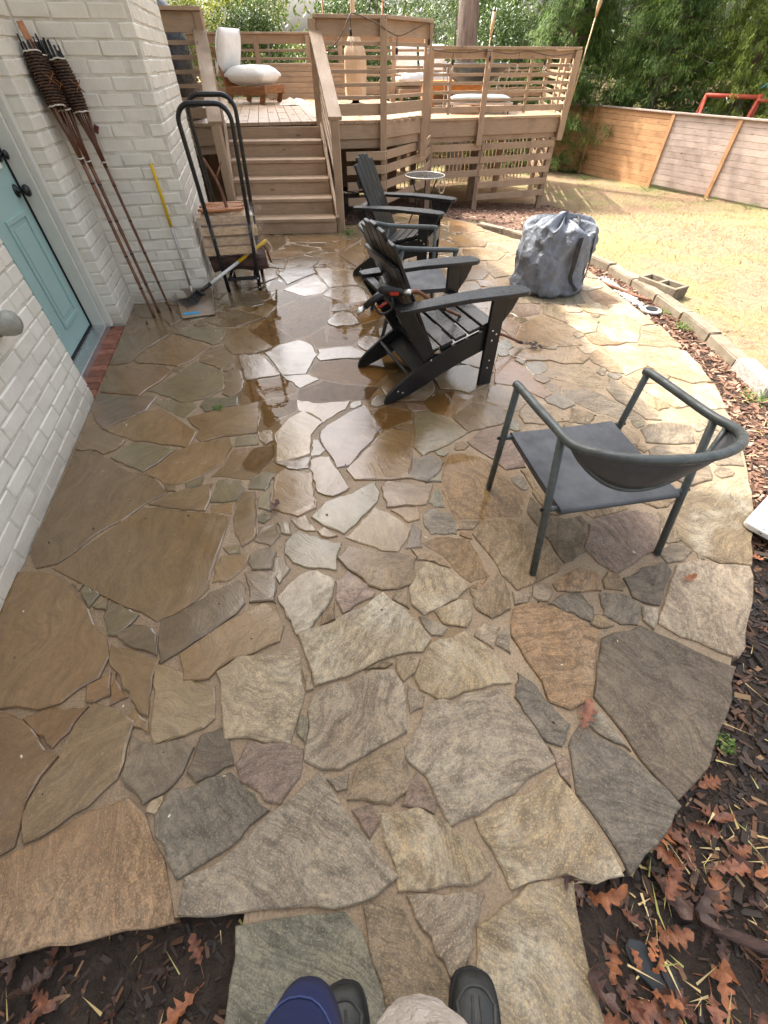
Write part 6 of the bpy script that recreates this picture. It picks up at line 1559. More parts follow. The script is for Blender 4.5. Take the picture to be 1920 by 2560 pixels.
# ================================================================== ADIRONDACK CHAIRS
def adirondack(name, loc, yaw, label):
    """own axes: x forward, y left; origin between the two rear tips"""
    t_ = thing(name, loc, label, "chair", rz=yaw, group="black Adirondack chairs on the patio")
    W_ = .27
    prof = [(.00, .0), (.015, .045), (.07, .095), (.17, .165), (.27, .225), (.40, .285), (.70, .375), (.735, .37), (.735, .255), (.55, .195), (.40, .135), (.28, .075), (.16, .025), (.075, .0)]
    for s in (-1, 1):
        m = MB(); m.extr(prof, -.011, .011, (0, s * (W_ - .02), 0)); m.build("side_rail", BLACKP, t_, bev=.003, seg=2)
        m = MB(); m.box((.70, s * (W_ + .004), .28), (.092, .024, .56)); leg = m.build("leg", BLACKP, t_, bev=.003, seg=2)
        mm = MB()
        for bx, bz in ((.685, .36), (.715, .335), (.69, .30), (.70, .17), (.695, .12)): mm.lathe([(.006, 0), (.006, .003), (.0005, .005)], (bx, s * (W_ + .016), bz), 8, Matrix.Rotation(R(-90 * s), 3, 'X'))
        mm.build("bolt", STEEL, leg)
        mm = MB()
        for bx, bz in ((.09, .07), (.12, .055), (.30, .235)): mm.lathe([(.006, 0), (.006, .003), (.0005, .005)], (bx, s * (W_ - .009), bz), 8, Matrix.Rotation(R(-90 * s), 3, 'X'))
        mm.build("bolt", STEEL, t_)
        # arm: long paddle, wider in front, gentle hump
        pts = [(.06, -.045), (.10, -.055), (.45, -.062), (.70, -.070), (.84, -.060), (.875, -.03), (.875, .03), (.84, .058), (.70, .066), (.45, .05), (.10, .030), (.06, .02)]
        m = MB(); n = len(pts); y0 = s * (W_ + .012); zt = lambda x: .575 + .014 * math.sin(max(0, min(1, x / .875)) * math.pi)
        vs = [(x, y0 + s * -yy, zt(x) - .024) for x, yy in pts] + [(x, y0 + s * -yy, zt(x)) for x, yy in pts]
        m.add(vs, [tuple(range(n)), tuple(reversed(range(n, 2 * n)))] + [(i, n + i, n + (i + 1) % n, (i + 1) % n) for i in range(n)])
        m.build("arm", BLACKP, t_, bev=.004, seg=2)
        m = MB(); m.extr([(.745, .545), (.835, .545), (.80, .47), (.748, .40)], -.011, .011, (0, s * (W_ + .004), 0)); m.build("arm_bracket", BLACKP, t_, bev=.003)
        m = MB(); m.bar((.30, s * (W_ - .034), .235), (.10, s * (W_ + .004), .56), .028, .085, (1, 0, 0)); m.build("back_upright", BLACKP, t_, bev=.003)
    for k in range(5):
        x = .315 + k * .088; z = .252 + (x - .27) * .30 + .012; m = MB(); m.box((x, 0, z + .008), (.078, 2 * W_ - .03, .020), Euler((0, R(-16.5), 0)).to_matrix()); m.build("seat_slat", BLACKP, t_, bev=.004, seg=2)
    m = MB(); m.box((.742, 0, .315), (.020, 2 * W_ - .02, .10)); m.build("front_apron", BLACKP, t_, bev=.003)
    b0, b1 = Vector((.345, 0, .225)), Vector((.035, 0, .90)); ax = (b1 - b0).normalized()
    for k in range(5):
        u_ = (k - 2); L = (b1 - b0).length * (1.0 - .018 * u_ * u_); w = .088
        a = b0 + Vector((0, u_ * .086, 0)); b = b0 + ax * L + Vector((0, u_ * .094, 0)); m = MB(); m.bar(a, b, w, .021, (1, 0, .4)); m.build("back_slat", BLACKP, t_, bev=.005, seg=2)
    for f, ww in ((.30, .44), (.74, .46)):
        c = b0 + ax * ((b1 - b0).length * f) + Vector((-.025, 0, -.008)); m = MB(); m.bar(c - Vector((0, ww / 2, 0)), c + Vector((0, ww / 2, 0)), .021, .062, ax); m.build("back_brace", BLACKP, t_, bev=.003)
    c = b0 + ax * .36 + Vector((-.05, 0, 0)); m = MB(); m.bar((.10, -W_ - .03, .552), (.10, W_ + .03, .552), .055, .021); m.build("arm_support", BLACKP, t_, bev=.003)
    m = MB(); m.bar((.185, -W_ + .03, .125), (.185, W_ - .03, .125), .02, .075, (-.5, 0, .8)); m.build("stretcher", BLACKP, t_, bev=.003)
    m = MB(); m.bar((.28, -W_ + .03, .155), (.28, W_ - .03, .155), .018, .12, (.8, 0, .6)); m.build("stretcher", BLACKP, t_, bev=.003)
    return t_
adirondack("adirondack_chair", (-.092, 2.477, .0), R(21.5), "black Adirondack chair with a pressure washer gun resting on its arm")
adirondack("adirondack_chair", (-.24, 4.77, .0), R(-17), "black Adirondack chair standing near the deck stairs and the small round table")

# ---- pressure washer gun on the nearer chair's right arm
gun = thing("pressure_washer_gun", (.06, 2.30, .60), "black pressure washer gun with red trim lying over the chair arm", "pressure washer gun")
yw = R(21.5); CX = lambda x, y, z: Matrix.Translation((-.092, 2.477, 0)) @ Matrix.Rotation(yw, 4, 'Z') @ Vector((x, y, z))
g0, g1, g2, g3 = CX(-.075, -.16, .560), CX(-.03, -.168, .592), CX(.035, -.19, .636), CX(.115, -.225, .632)
m = MB(); m.ring([g0, g1, g2], [.016, .018, .021], 12); m.build("grip", BLACKP, gun, smooth=True, world=True)
m = MB(); m.ring(chain([g2 - (g2 - g1) * .25, g2 + Vector((0, 0, .004)), g3], 4), [.019, .022, .024, .024, .024, .022, .020, .018, .015], 12, flat=1.25); m.build("body", BLACKP, gun, smooth=True, world=True)
d_ = (g3 - g2).normalized(); sd_ = d_.cross(Vector((0, 0, 1))).normalized()
m = MB(); c = g2 + d_ * .040 + sd_ * .0215
up_ = sd_.cross(d_)
m.add([c - d_ * .022 + up_ * .003, c + d_ * .026 + up_ * .007, c + d_ * .030 - up_ * .009, c - d_ * .015 - up_ * .012] + [q + sd_ * .006 for q in (c - d_ * .022 + up_ * .003, c + d_ * .026 + up_ * .007, c + d_ * .030 - up_ * .009, c - d_ * .015 - up_ * .012)],
      [(0, 1, 2, 3), (7, 6, 5, 4), (0, 4, 5, 1), (1, 5, 6, 2), (2, 6, 7, 3), (3, 7, 4, 0)]); m.build("side_badge", WASHR, gun, world=True)
m = MB(); e = (g1 + g2) / 2 + Vector((.02, -.012, -.042)); m.ring([e - (g2 - g1) * .35, e + (g2 - g1) * .25], .008, 8); m.build("trigger", WASHR, gun, smooth=True, world=True)
m = MB(); m.ring(chain([g1 + Vector((.0, 0, -.02)), e + Vector((.005, 0, -.035)) - (g2 - g1) * .3, e + Vector((.035, 0, -.03)) + (g2 - g1) * .2, g2 + d_ * .03 - Vector((0, 0, .02))], 4), .007, 8); m.build("trigger_guard", BLACKP, gun, smooth=True, world=True)
m = MB(); dg = (g0 - g1).normalized(); m.ring([g0, g0 + dg * .02, g0 + dg * .022, g0 + dg * .055], [.012, .012, .016, .014], 12); m.build("hose_fitting", STEEL, gun, smooth=True, world=True)
m = MB(); m.ring([g3, g3 + d_ * .015, g3 + d_ * .017, g3 + d_ * .045], [.013, .013, .017, .015], 12); m.build("lance_fitting", STEEL, gun, smooth=True, world=True)
l0, l1 = g3 + d_ * .03, Vector((1.03, 3.0, .03)); lb = CX(.40, -.10, .475); m = MB(); m.ring(chain([g3 + d_ * .04, CX(.22, -.20, .61), lb], 5), .010, 8); m.ring([lb, l1], .0085, 8); m.build("lance", STICK, gun, smooth=True, world=True)
m = MB(); m.ring([lb - (l1 - lb) * .03, lb + (l1 - lb) * .06], [.018, .016], 10); m.build("lance_grip", BLACKP, gun, smooth=True, world=True)
m = MB(); m.ring([l1 - (l1 - lb) * .05, l1], [.013, .010], 10); m.build("nozzle", BLACKP, gun, smooth=True, world=True)
for i, (x, y) in enumerate(((1.10, 3.02), (1.13, 2.97))):
    lt = MB(); rs = random.Random(i)
    for k in range(16): a = rs.uniform(0, 6.28); lt.box((x + rs.uniform(-.05, .05), y + rs.uniform(-.03, .03), .010 + rs.uniform(0, .012)), (rs.uniform(.015, .035), .006, .004), Euler((0, rs.uniform(-.5, .5), a)).to_matrix(), rs.uniform(.1, .6))
    tag(lt.build("leaf_debris", CHIPD, fix=False), "small heap of dark wet leaf debris beside the washer nozzle", "debris", kind="stuff")

# ================================================================== GREY BARREL CHAIRS
def barrel(loc, yaw, label):
    """own axes: y forward, x right"""
    t_ = thing("barrel_chair", loc, label, "chair", rz=yaw, group="grey round-backed metal chairs")
    rail_pts = [(-.285, .262, .575), (-.287, .22, .583), (-.288, .06, .592), (-.286, -.06, .600), (-.288, -.13, .606)]
    arc = [(.292 * math.cos(a), -.15 - .215 * math.sin(-a) * -1 if False else -.15 - .215 * math.sin(a), .606 + .062 * math.sin(a)) for a in [math.pi - math.pi * k / 16 for k in range(1, 16)]]
    pts = rail_pts + arc + [(-x, y, z) for x, y, z in reversed(rail_pts)]
    m = MB(); m.ring(chain(pts, 3), .0165, 12, flat=.95); m.build("arm_rail", GREYM, t_, smooth=True)
    for s in (-1, 1):
        m = MB(); m.ring([(s * .285, .245, .575), (s * .288, .262, 0)], .0145, 12); m.build("leg", GREYM, t_, smooth=True)
        m = MB(); m.ring([(s * .288, -.12, .60), (s * .288, -.265, 0)], .0145, 12); m.build("leg", GREYM, t_, smooth=True)
        for y, z in ((.255, .315), (-.187, .315)):
            m = MB(); m.lathe([(.008, 0), (.008, .010), (.004, .013)], (s * .30, y, z), 8, Matrix.Rotation(R(90 * s), 3, 'Y')); m.build("bolt", BLACKM, t_)
            m = MB(); m.ring([(s * .288, y, z), (s * .235, y, z - .003)], .011, 10); m.build("seat_mount", GREYM, t_, smooth=True)
    # seat: sling over two tubes
    m = MB(); n = 12; vs = []; prof = []
    for k in range(7): a = math.pi * k / 6; prof.append((.262 + .014 * math.sin(a), .316 + .014 * math.cos(a)))
    prof = [(y, z) for y, z in prof]; full = prof + [(-y, z) for y, z in reversed(prof)]
    top_ = [(.262, .330), (.13, .3265), (0, .325), (-.13, .3265), (-.2, .330)]
    loop = [(.262, .330)] + prof[1:] + [(0, .296), (-.205, .302)] + [(-.205 - .014 * math.sin(math.pi * k / 6), .316 - .014 * math.cos(math.pi * k / 6)) for k in range(1, 6)] + [(-.205, .330), (-.13, .327), (0, .3255), (.13, .327)]
    for x in (-.245, -.12, 0, .12, .245):
        for y, z in loop: vs.append((x, y, z - .004 * (1 - (x / .245) ** 2) * (1 if z > .32 else 0)))
    q = len(loop); fs = [(i * q + k, i * q + (k + 1) % q, (i + 1) * q + (k + 1) % q, (i + 1) * q + k) for i in range(4) for k in range(q)] + [tuple(range(q)), tuple(reversed(range(4 * q, 5 * q)))]
    m.add(vs, fs); m.build("seat", SLING, t_, smooth=True).modifiers.new("es", 'EDGE_SPLIT').split_angle = R(50)
    # back: half-moon panel hanging from the rail, edge tube below
    nn = 20; vs = []; low = []
    for k in range(nn + 1):
        a = math.pi - math.pi * (.04 + .92 * k / nn); sx, sy = math.cos(a), math.sin(a)
        topp = Vector((.288 * sx, -.15 - .211 * sy, .600 + .062 * sy)); drop = .225 * (max(0, math.sin(math.pi * k / nn)) ** .8)
        bot = topp + Vector((-.10 * sx * drop / .225, .105 * sy * drop / .225, -drop)); low.append(bot)
        for j in range(5): t = j / 4; vs.append(topp + (bot - topp) * t + Vector((sx, -sy, 0)) * .012 * math.sin(math.pi * t))
    m = MB(); m.add(vs, [(k * 5 + j, (k + 1) * 5 + j, (k + 1) * 5 + j + 1, k * 5 + j + 1) for k in range(nn) for j in range(4)]); o = m.build("back_panel", SLING, t_, smooth=True)
    sm_ = o.modifiers.new("thick", 'SOLIDIFY'); sm_.thickness = .004
    m = MB(); m.ring(low, .0095, 8); m.build("lower_edge", GREYM, t_, smooth=True)
    return t_
barrel((.858, 1.285, 0), R(10.4), "grey round-backed metal chair standing alone by the patio edge")
barrel((.20, 3.45, 0), R(-81), "grey round-backed metal chair between the two black Adirondack chairs")

# ================================================================== SMALL TABLE, BAG
tb2 = thing("side_table", (.50, 6.42, 0), "small round glass-topped table with thin dark legs by the deck", "side table")
m = MB(); m.lathe([(.235, .50), (.235, .512), (.001, .512)], n=32); m.build("glass_top", GLASST, tb2, smooth=False)
m = MB(); m.ring([(.238 * math.cos(k * .196), .238 * math.sin(k * .196), .506) for k in range(32)], .008, 8, closed=True); m.build("rim", GALV, tb2, smooth=True)
for k in range(3):
    a = k * 2.094 + .5; m = MB(); m.ring(chain([(.20 * math.cos(a), .20 * math.sin(a), .50), (.10 * math.cos(a), .10 * math.sin(a), .25), (.20 * math.cos(a), .20 * math.sin(a), 0)], 4), .008, 8); m.build("leg", BLACKM, tb2, smooth=True)
m = MB(); m.ring([(.19 + .0, -.13, .42 + 0) + () if False else (.20 + .035 * math.cos(k * .5), -.14, .42 + .065 * math.sin(k * .5)) for k in range(12)], .006, 6, closed=True); m.build("ring_handle", GALV, tb2, smooth=True)

bag = thing("storage_bag", (1.52, 4.20, 0), "large slumped grey canvas storage bag with black straps on the patio", "bag")
def bag_mesh():
    m = MB(); n = 84; rows = 60; vs = []
    for i in range(rows + 1):
        t = i / rows; z = .50 * min(1, t / .72) if t < .72 else .50 + .055 * math.sin((t - .72) / .28 * math.pi / 2)
        if t < .05: r_ = .27 + .03 * t / .05
        elif t < .72: r_ = .300 - .035 * ((t - .05) / .67) ** 1.6
        else: r_ = .265 * math.cos((t - .72) / .28 * math.pi / 2) ** .75
        for k in range(n):
            a = 2 * math.pi * k / n; cx, sy = math.cos(a), math.sin(a)
            rg = lambda f, s: (1 - abs(mnoise.noise(Vector((cx * f + s, sy * f, z * f * 1.3 + s))) * 2.2))
            w = .034 * (rg(2.1, 3) - .5) + .020 * (rg(4.6, 7) - .5) + .010 * (rg(9, 5) - .5) + .016 * mnoise.noise(Vector((cx * 2.2, sy * 2.2, z * 3)))
            sl = .07 * max(0, mnoise.noise(Vector((cx * 1.1 + 5, sy * 1.1, 2)))) if t > .45 else 0
            top = max(0, (t - .6) / .4)
            zz = z - sl * 1.3 * top + .06 * top * (rg(3.4, 1) - .5) * 1.6 - .08 * top * math.exp(-((a - 5.6) / .5) ** 2)
            rr = max(.004, r_ + w * (1 if r_ > .05 else .3)) * (1 + .05 * math.cos(2 * a + .6))
            vs.append((rr * 1.03 * cx + .02 * t, rr * .98 * sy, max(.002, zz)))
    m.add(vs, [(i * n + k, i * n + (k + 1) % n, (i + 1) * n + (k + 1) % n, (i + 1) * n + k) for i in range(rows) for k in range(n)] + [tuple(reversed(range(n))), tuple(rows * n + k for k in range(n))])
    return m
body_ = bag_mesh().build("body", BAGM, bag, smooth=True)
def strap(a0, w, zs, off=.012, name="strap"):
    m = MB(); vs = []
    for z, da, o in zs:
        a = a0 + da; r_ = (.300 - .035 * (min(1, z / .5)) ** 1.6) * 1.02 + off + o
        t = Vector((-math.sin(a), math.cos(a), 0)); c = Vector((r_ * math.cos(a) + .01, r_ * math.sin(a), z))
        for s in (-1, 1): vs.append(c + t * w * s)
        nrm = Vector((math.cos(a), math.sin(a), 0)) * -.004
        for s in (1, -1): vs.append(c + t * w * s + nrm)
    N = len(zs); fs = [(i * 4 + k, i * 4 + (k + 1) % 4, (i + 1) * 4 + (k + 1) % 4, (i + 1) * 4 + k) for i in range(N - 1) for k in range(4)]
    m.add(vs, fs); return m.build(name, BAGB, bag, world=False)
strap(-1.30, .020, [(.06, .34, 0), (.10, .22, 0), (.14, .06, 0), (.19, -.03, .005), (.25, -.02, .006), (.32, .0, .004), (.40, .02, .002), (.47, .04, .0)])
strap(-.55, .020, [(.06, -.40, 0), (.10, -.22, 0), (.17, -.05, .004), (.26, 0, .008), (.36, .02, .006), (.46, .04, .002)])
strap(2.6, .020, [(.12, 0, .01), (.20, 0, .03), (.30, 0, .03), (.40, 0, .01)])
m = MB(); m.ring(chain([(.06, -.20, .505), (.10, -.12, .545), (.12, 0, .565), (.10, .12, .55)], 4), .012, 6, flat=.4); m.build("top_zip", BAGB, bag, smooth=True)

# ================================================================== EDGING BLOCKS AND SMALL YARD THINGS
path = chain([(x, y, 0) for x, y in CURB], 12); acc = 0; segs = []; start = path[0]; last = path[0]; lens = [0.40, 0.40, 0.40]
cum = [0.0]
for p, q in zip(path, path[1:]): cum.append(cum[-1] + (q - p).length)
def at_len(s):
    for i in range(len(cum) - 1):
        if cum[i + 1] >= s: return path[i] + (path[i + 1] - path[i]) * ((s - cum[i]) / max(1e-6, cum[i + 1] - cum[i]))
    return path[-1]
s = 0; idx = 0; NB = int(cum[-1] / .405)
pos_words = ["block at the deck end of the edging row", "second edging block from the deck", "third edging block from the deck", "fourth edging block from the deck", "fifth edging block from the deck", "sixth edging block from the deck", "edging block behind the grey bag", "edging block just past the grey bag", "edging block beside the two-hole cinder block", "edging block next after the cinder block", "edging block above the drain cap", "edging block with weeds at its foot"]
while s + .39 < cum[-1]:
    a, b = at_len(s), at_len(s + .39); z = gz(a.x + .1, a.y) ; d = (b - a).normalized()
    lastb = s + .8 > cum[-1]
    M = Matrix((d, Vector((-d.y, d.x, 0)), Vector((0, 0, 1)))).transposed().to_4x4(); M.translation = (a + b) / 2 + Vector((d.y * .0, 0, gz((a.x + b.x) / 2, (a.y + b.y) / 2) + .018 + rnd(-.008, .008)))
    bm = bmesh.new(); bmesh.ops.create_cube(bm, size=1.0)
    for v in bm.verts: v.co = Vector((v.co.x * .395, v.co.y * (.105 + (.02 if lastb else 0)), v.co.z * .13))
    bmesh.ops.bevel(bm, geom=list(bm.edges), offset=.008, segments=2, affect='EDGES')
    for v in bm.verts: v.co += Vector((rnd(-.002, .002), rnd(-.003, .003), rnd(-.003, .003)))
    me = bpy.data.meshes.new("edging_block"); bm.to_mesh(me); bm.free()
    o = link("edging_block", me, GCONC if lastb else CONC, None, M)
    lab = "pale speckled concrete block ending the edging row" if lastb else ("grey concrete " + pos_words[min(idx, len(pos_words) - 1)])
    if idx >= len(pos_words) - 1 and not lastb: lab = "grey concrete edging block along the lawn near the pale end block"
    tag(o, lab, "edging block", "concrete blocks edging the lawn"); idx += 1; s += .405
cb = MB(); q = Euler((0, 0, R(-62))).to_matrix(); cc = Vector((2.62, 4.20, .0)); zt, zb_ = .06, -.06
def cbx(x0, x1, y0, y1): cb.box(cc + q @ Vector(((x0 + x1) / 2, (y0 + y1) / 2, 0)) + Vector((0, 0, (zt + zb_) / 2)), (x1 - x0, y1 - y0, zt - zb_), q)
cbx(-.20, .20, .065, .095); cbx(-.20, .20, -.095, -.065)
for x in (-.20, -.0155, .169): cbx(x, x + .031, -.065, .065)
tag(cb.build("cinder_block", CONC, bev=.004), "two-hole cinder block set in the lawn behind the edging row", "cinder block")
dr = thing("drain_cap", (2.34, 3.74, -.03), "round grey drain cap lying in the mulch by the patio edge", "drain cap")
m = MB(); m.lathe([(.085, 0), (.085, .012), (.06, .016), (.001, .016)], n=24); m.build("rim", PVC, dr, smooth=False)
m = MB(); m.lathe([(.05, .016), (.05, .022), (.001, .022)], n=20); m.build("grate", BLACKP, dr)
ch_ = MB(); rs = random.Random(2)
for k in range(700):
    t = rs.random(); x = 2.215 + .075 * t + rs.gauss(0, .022); y = 4.50 - .62 * t + rs.gauss(0, .03)
    if inside(OUTLINE, x, y): continue
    ch_.box((x, y, -.042 + rs.uniform(0, .02)), (rs.uniform(.01, .03), rs.uniform(.008, .02), .006), Euler((rs.uniform(-.4, .4), rs.uniform(-.4, .4), rs.uniform(0, 6))).to_matrix())
tag(ch_.build("white_gravel", CHALK, fix=False), "streak of white crushed gravel along the sunny patio edge", "gravel", kind="stuff")
sk = thing("fallen_stick", (2.13, 4.42, -.03), "reddish fallen stick lying beside the white gravel", "stick")
m = MB(); m.ring(chain([(2.12, 4.44, -.02), (2.22, 4.22, -.012), (2.30, 4.10, -.02), (2.42, 3.93, -.015)], 5), [.014] * 15 + [.010], 7); m.build("branch", STICK, sk, smooth=True, world=True)
wb = thing("white_board", (1.90, 1.24, 0), "white rounded plastic panel lying at the sunny patio edge", "panel")
m = MB(); q = Euler((0, R(-4), R(38))).to_matrix()
pts = []
for cx, cy, a0 in ((.20, .10, 0), (-.20, .10, 90), (-.20, -.10, 180), (.20, -.10, 270)):
    for k in range(5): a = R(a0 + 22.5 * k); pts.append((cx + .03 * math.cos(a), cy + .03 * math.sin(a)))
m.prism(pts, 0, .03); m.v = [tuple(q @ Vector(v) + Vector((1.905, 1.275, .02))) for v in m.v]; m.build("panel", WHITEP, wb, world=True, bev=.006, seg=2)
m = MB(); m.ring([(1.70, 1.19, .035), (1.685, 1.175, .02)], .008, 8); m.build("clip", STEEL, wb, smooth=True, world=True)
# weeds
def weed(x, y, r_, n, h, label, seed, mat=WEED, z=None):
    rs = random.Random(seed); m = MB(); z = gz(x, y) if z is None else z
    for k in range(n):
        a = rs.uniform(0, 6.28); rr = r_ * math.sqrt(rs.random()); c = Vector((x + rr * math.cos(a), y + rr * math.sin(a), z + rs.uniform(.2, 1) * h)); s = rs.uniform(.004, .010)
        e = Euler((rs.uniform(-.8, .8), rs.uniform(-.8, .8), rs.uniform(0, 6.28))).to_matrix()
        m.add([c + e @ Vector(v) for v in ((-s, 0, 0), (0, -s * .6, 0), (s, 0, 0), (0, s * .6, 0))], [(0, 1, 2, 3)], rs.random())
    for k in range(n // 8):
        a = rs.uniform(0, 6.28); m.bar((x, y, z), (x + r_ * .7 * math.cos(a), y + r_ * .7 * math.sin(a), z + h * .8), .002, .002, (0, 1, 0), rs.random())
    t_ = m.build("weed", mat, fix=False); return tag(t_, label, "weed")
weed(1.10, .345, .032, 90, .035, "feathery green weed at the shaded patio edge", 1)
weed(2.47, 3.72, .07, 120, .04, "low green weeds at the foot of the edging by the drain cap", 2)
weed(2.50, 3.42, .09, 220, .05, "clump of bright green weeds along the edging blocks", 3)
weed(2.40, 2.35, .09, 120, .06, "yellow-green weeds beside the end of the edging row", 4)
weed(-.44, 6.02, .10, 150, .03, "thin green weeds at the foot of the stair newel", 5, z=0)
weed(1.32, 7.35, .06, 60, .05, "bright green seedling in the litter below the deck", 6); weed(1.50, 7.30, .07, 70, .06, "second bright green seedling in the litter by the deck post", 7)
weed(-1.026, 2.19, .03, 40, .012, "small dark green tuft growing in a patio joint", 8, z=0)
for i, (x, y) in enumerate(((6.6, 12.9), (7.4, 11.6), (5.6, 14.6), (7.9, 10.9))): weed(x, y, .30, 260, .12, ("green weeds at the foot of the orange fence panel", "weeds at the base of the middle fence post", "weeds under the shaded fence corner", "weeds along the grey fence panel")[i], 20 + i)

# ---- fallen oak leaves
def oak_leaf(seed):
    """lobed leaf: rounded lobes either side of the midrib, cupped and twisted"""
    rs = random.Random(seed); L = .115
    half = [(0, .006), (.08, .010), (.16, .07), (.20, .135), (.25, .13), (.285, .06), (.34, .075), (.40, .20), (.455, .215), (.49, .115), (.535, .09), (.60, .19), (.66, .225), (.705, .15), (.735, .085), (.80, .12), (.87, .13), (.94, .075), (1.0, .0)]
    cu, cv, tw_ = rs.uniform(.1, .9), rs.uniform(-.7, .7), rs.uniform(-.9, .9)
    def z(x, y): return cu * (y * y) / .022 + cv * (x - L / 2) ** 2 / .055 + tw_ * (x - L / 2) * y / .05 + .009 * mnoise.noise(Vector((x * 38, y * 38, seed * 3.1)))
    kl, kr = [rs.uniform(.8, 1.25) for _ in half], [rs.uniform(.8, 1.25) for _ in half]; n = len(half); vs = []
    for (x, y), a, b in zip(half, kl, kr):
        for t in (y * a, y * a * .5, 0, -y * b * .5, -y * b): vs.append((x * L, t * L, z(x * L, t * L)))
    fs = [(i * 5 + j, (i + 1) * 5 + j, (i + 1) * 5 + j + 1, i * 5 + j + 1) for i in range(n - 1) for j in range(4)]
    m = MB(); m.add(vs, fs, rs.random()); m.bar((-.035, .002, z(0, 0)), (0.0, 0, z(0, 0)), .0022, .0022, (0, 0, 1), .3)
    me = m.mesh("oak_leaf"); me.materials.append((LEAFB, LEAFO, LEAFD)[seed % 3]); me.shade_smooth(); return me
LV = [oak_leaf(i) for i in range(14)]
def put_leaf(x, y, z, k, sc_, rz, label, group=None, tilt=.15):
    M = Matrix.LocRotScale(Vector((x, y, z)), Euler((rnd(-tilt, tilt), rnd(-tilt, tilt), rz)), Vector((sc_,) * 3)); o = link("oak_leaf", LV[k], LEAFB, None, M); return tag(o, label, "leaf", group)
put_leaf(.63, .37, .012, 3, 1.0, 1.0, "curled orange-brown oak leaf on a dark flagstone near the patio edge", tilt=.05)
put_leaf(-.545, 1.30, .012, 5, .75, 1.1, "small orange oak leaf on the brown flagstone near the wall", tilt=.05)
put_leaf(1.22, .93, .012, 1, .6, .3, "small purple-brown leaf on a pale grey flagstone", tilt=.05)
put_leaf(-1.90, 3.33, .012, 2, .5, 2.0, "tiny rust-coloured leaf by the foot of the brick return", tilt=.05)
rs = random.Random(31)
for k in range(150):
    while True:
        x, y = rs.uniform(.42, 1.5), rs.uniform(-.55, .45)
        if not inside(OUTLINE, x, y) and (y < .25 + .0 * x or rs.random() < .3) and (x - .42) * .6 + max(0, y + .1) < rs.uniform(.2, 1.0): break
    put_leaf(x, y, gz(x, y) + .016 + rs.uniform(0, .02), rs.randrange(14), (rs.uniform(.75, 1.25) if k % 3 == 0 else rs.uniform(.4, .8)), rs.uniform(0, 6.28), "fallen russet oak leaf on the dark soil beside the path and patio corner", "oak leaves on the right-hand bed", .5)
for k in range(60):
    x, y = rs.uniform(-1.25, -.40), rs.uniform(-.62, -.13)
    if inside(OUTLINE, x, y): continue
    put_leaf(x, y, gz(x, y) + .016 + rs.uniform(0, .02), rs.randrange(14), rs.uniform(.35, .85), rs.uniform(0, 6.28), "fallen oak leaf on the dark soil between house wall and path", "oak leaves on the left-hand bed", .45)
for k in range(26):
    x, y = rs.uniform(1.3, 2.4), rs.uniform(.1, 1.3)
    if inside(OUTLINE, x, y): continue
    put_leaf(x, y, gz(x, y) + .018, rs.randrange(14), rs.uniform(.4, .8), rs.uniform(0, 6.28), "small fallen leaf on the dark mulch by the curved patio edge", "leaves along the curved edge", .4)
scatter("dry_grass", [(.55, .12), (.9, .1), (1.4, .3), (1.4, -.6), (.6, -.6)], 420, STRAWY, (.025, .075), keep=lambda x, y: out_patio(x, y) and mnoise.noise(Vector((x * 5, y * 5, 2))) > .05, seed=15, box=False, tilt=.6, dz=.012, label="pale dry grass stems on the soil beside the path")
scatter("dry_grass", near_left, 130, STRAWY, (.02, .07), keep=out_patio, seed=16, box=False, tilt=.4, dz=.014, label="dry stems on the soil between wall and path")
scatter("dry_grass", strip_poly, 260, STRAWY, (.03, .09), keep=lambda x, y: out_patio(x, y) and y < 2.5, seed=17, box=False, tilt=.4, dz=.016, label="dry stems along the curved patio edge")
bs = thing("fallen_branch", (.82, -.075, -.03), "smooth brown branch lying on the leafy soil beside the path", "branch")
m = MB(); m.ring(chain([(.80, -.062, -.02), (.88, -.092, -.012), (1.0, -.13, -.012), (1.15, -.19, -.02)], 4), [.009, .012, .0135, .012, .014, .0135, .0145, .014, .016, .015, .016, .015, .016], 9); m.build("wood", BARK, bs, smooth=True, world=True)
ss = MB(); ss.prism([(.598, -.112), (.615, -.092), (.648, -.098), (.668, -.122), (.699, -.148), (.712, -.186), (.690, -.213), (.655, -.205), (.632, -.172), (.607, -.150)], -.055, -.034); tag(ss.build("slate_piece", simple("blue_slate", (.026, .029, .031), .5, .2, 10, .2, 60), bev=.003), "flat dark slate piece half buried under oak leaves by the path", "stone")
# wet leaf, petals and grit on the patio
gm = MB(); rs = random.Random(5)
for k in range(130):
    x, y = rs.uniform(-1.6, 1.4), rs.uniform(.1, 4.2)
    if not inside(OUTLINE, x, y): continue
    s_ = rs.uniform(.004, .010); gm.box((x, y, .006), (s_, s_ * rs.uniform(.3, .7), .003), Euler((0, 0, rs.uniform(0, 6))).to_matrix(), rs.random())
tag(gm.build("grit", attr_mat("petal_grit", [(0, (.7, .66, .5)), (.35, (.6, .52, .36)), (.5, (.05, .035, .025)), (1, (.03, .022, .018))], .8), fix=False), "scattered pale petals and dark grit on the wet flagstones", "grit", kind="stuff")

# ================================================================== PERSON HOLDING THE CAMERA
me_ = thing("person", (.02, -.36, 0), "person standing on the path in a navy shirt, cream trousers and dark shoes", "person")
def skin_body(name, verts, edges, radii, mat, parent, root=0, sub=2):
    me = bpy.data.meshes.new(name); me.from_pydata(verts, edges, []); o = link(name, me, mat, parent)
    o.modifiers.new("skin", 'SKIN'); sk_ = me.skin_vertices[0].data
    for i, r_ in enumerate(radii): sk_[i].radius = r_ if isinstance(r_, tuple) else (r_, r_); sk_[i].use_root = (i == root)
    s_ = o.modifiers.new("sub", 'SUBSURF'); s_.levels = sub; s_.render_levels = sub; me.shade_smooth(); return o
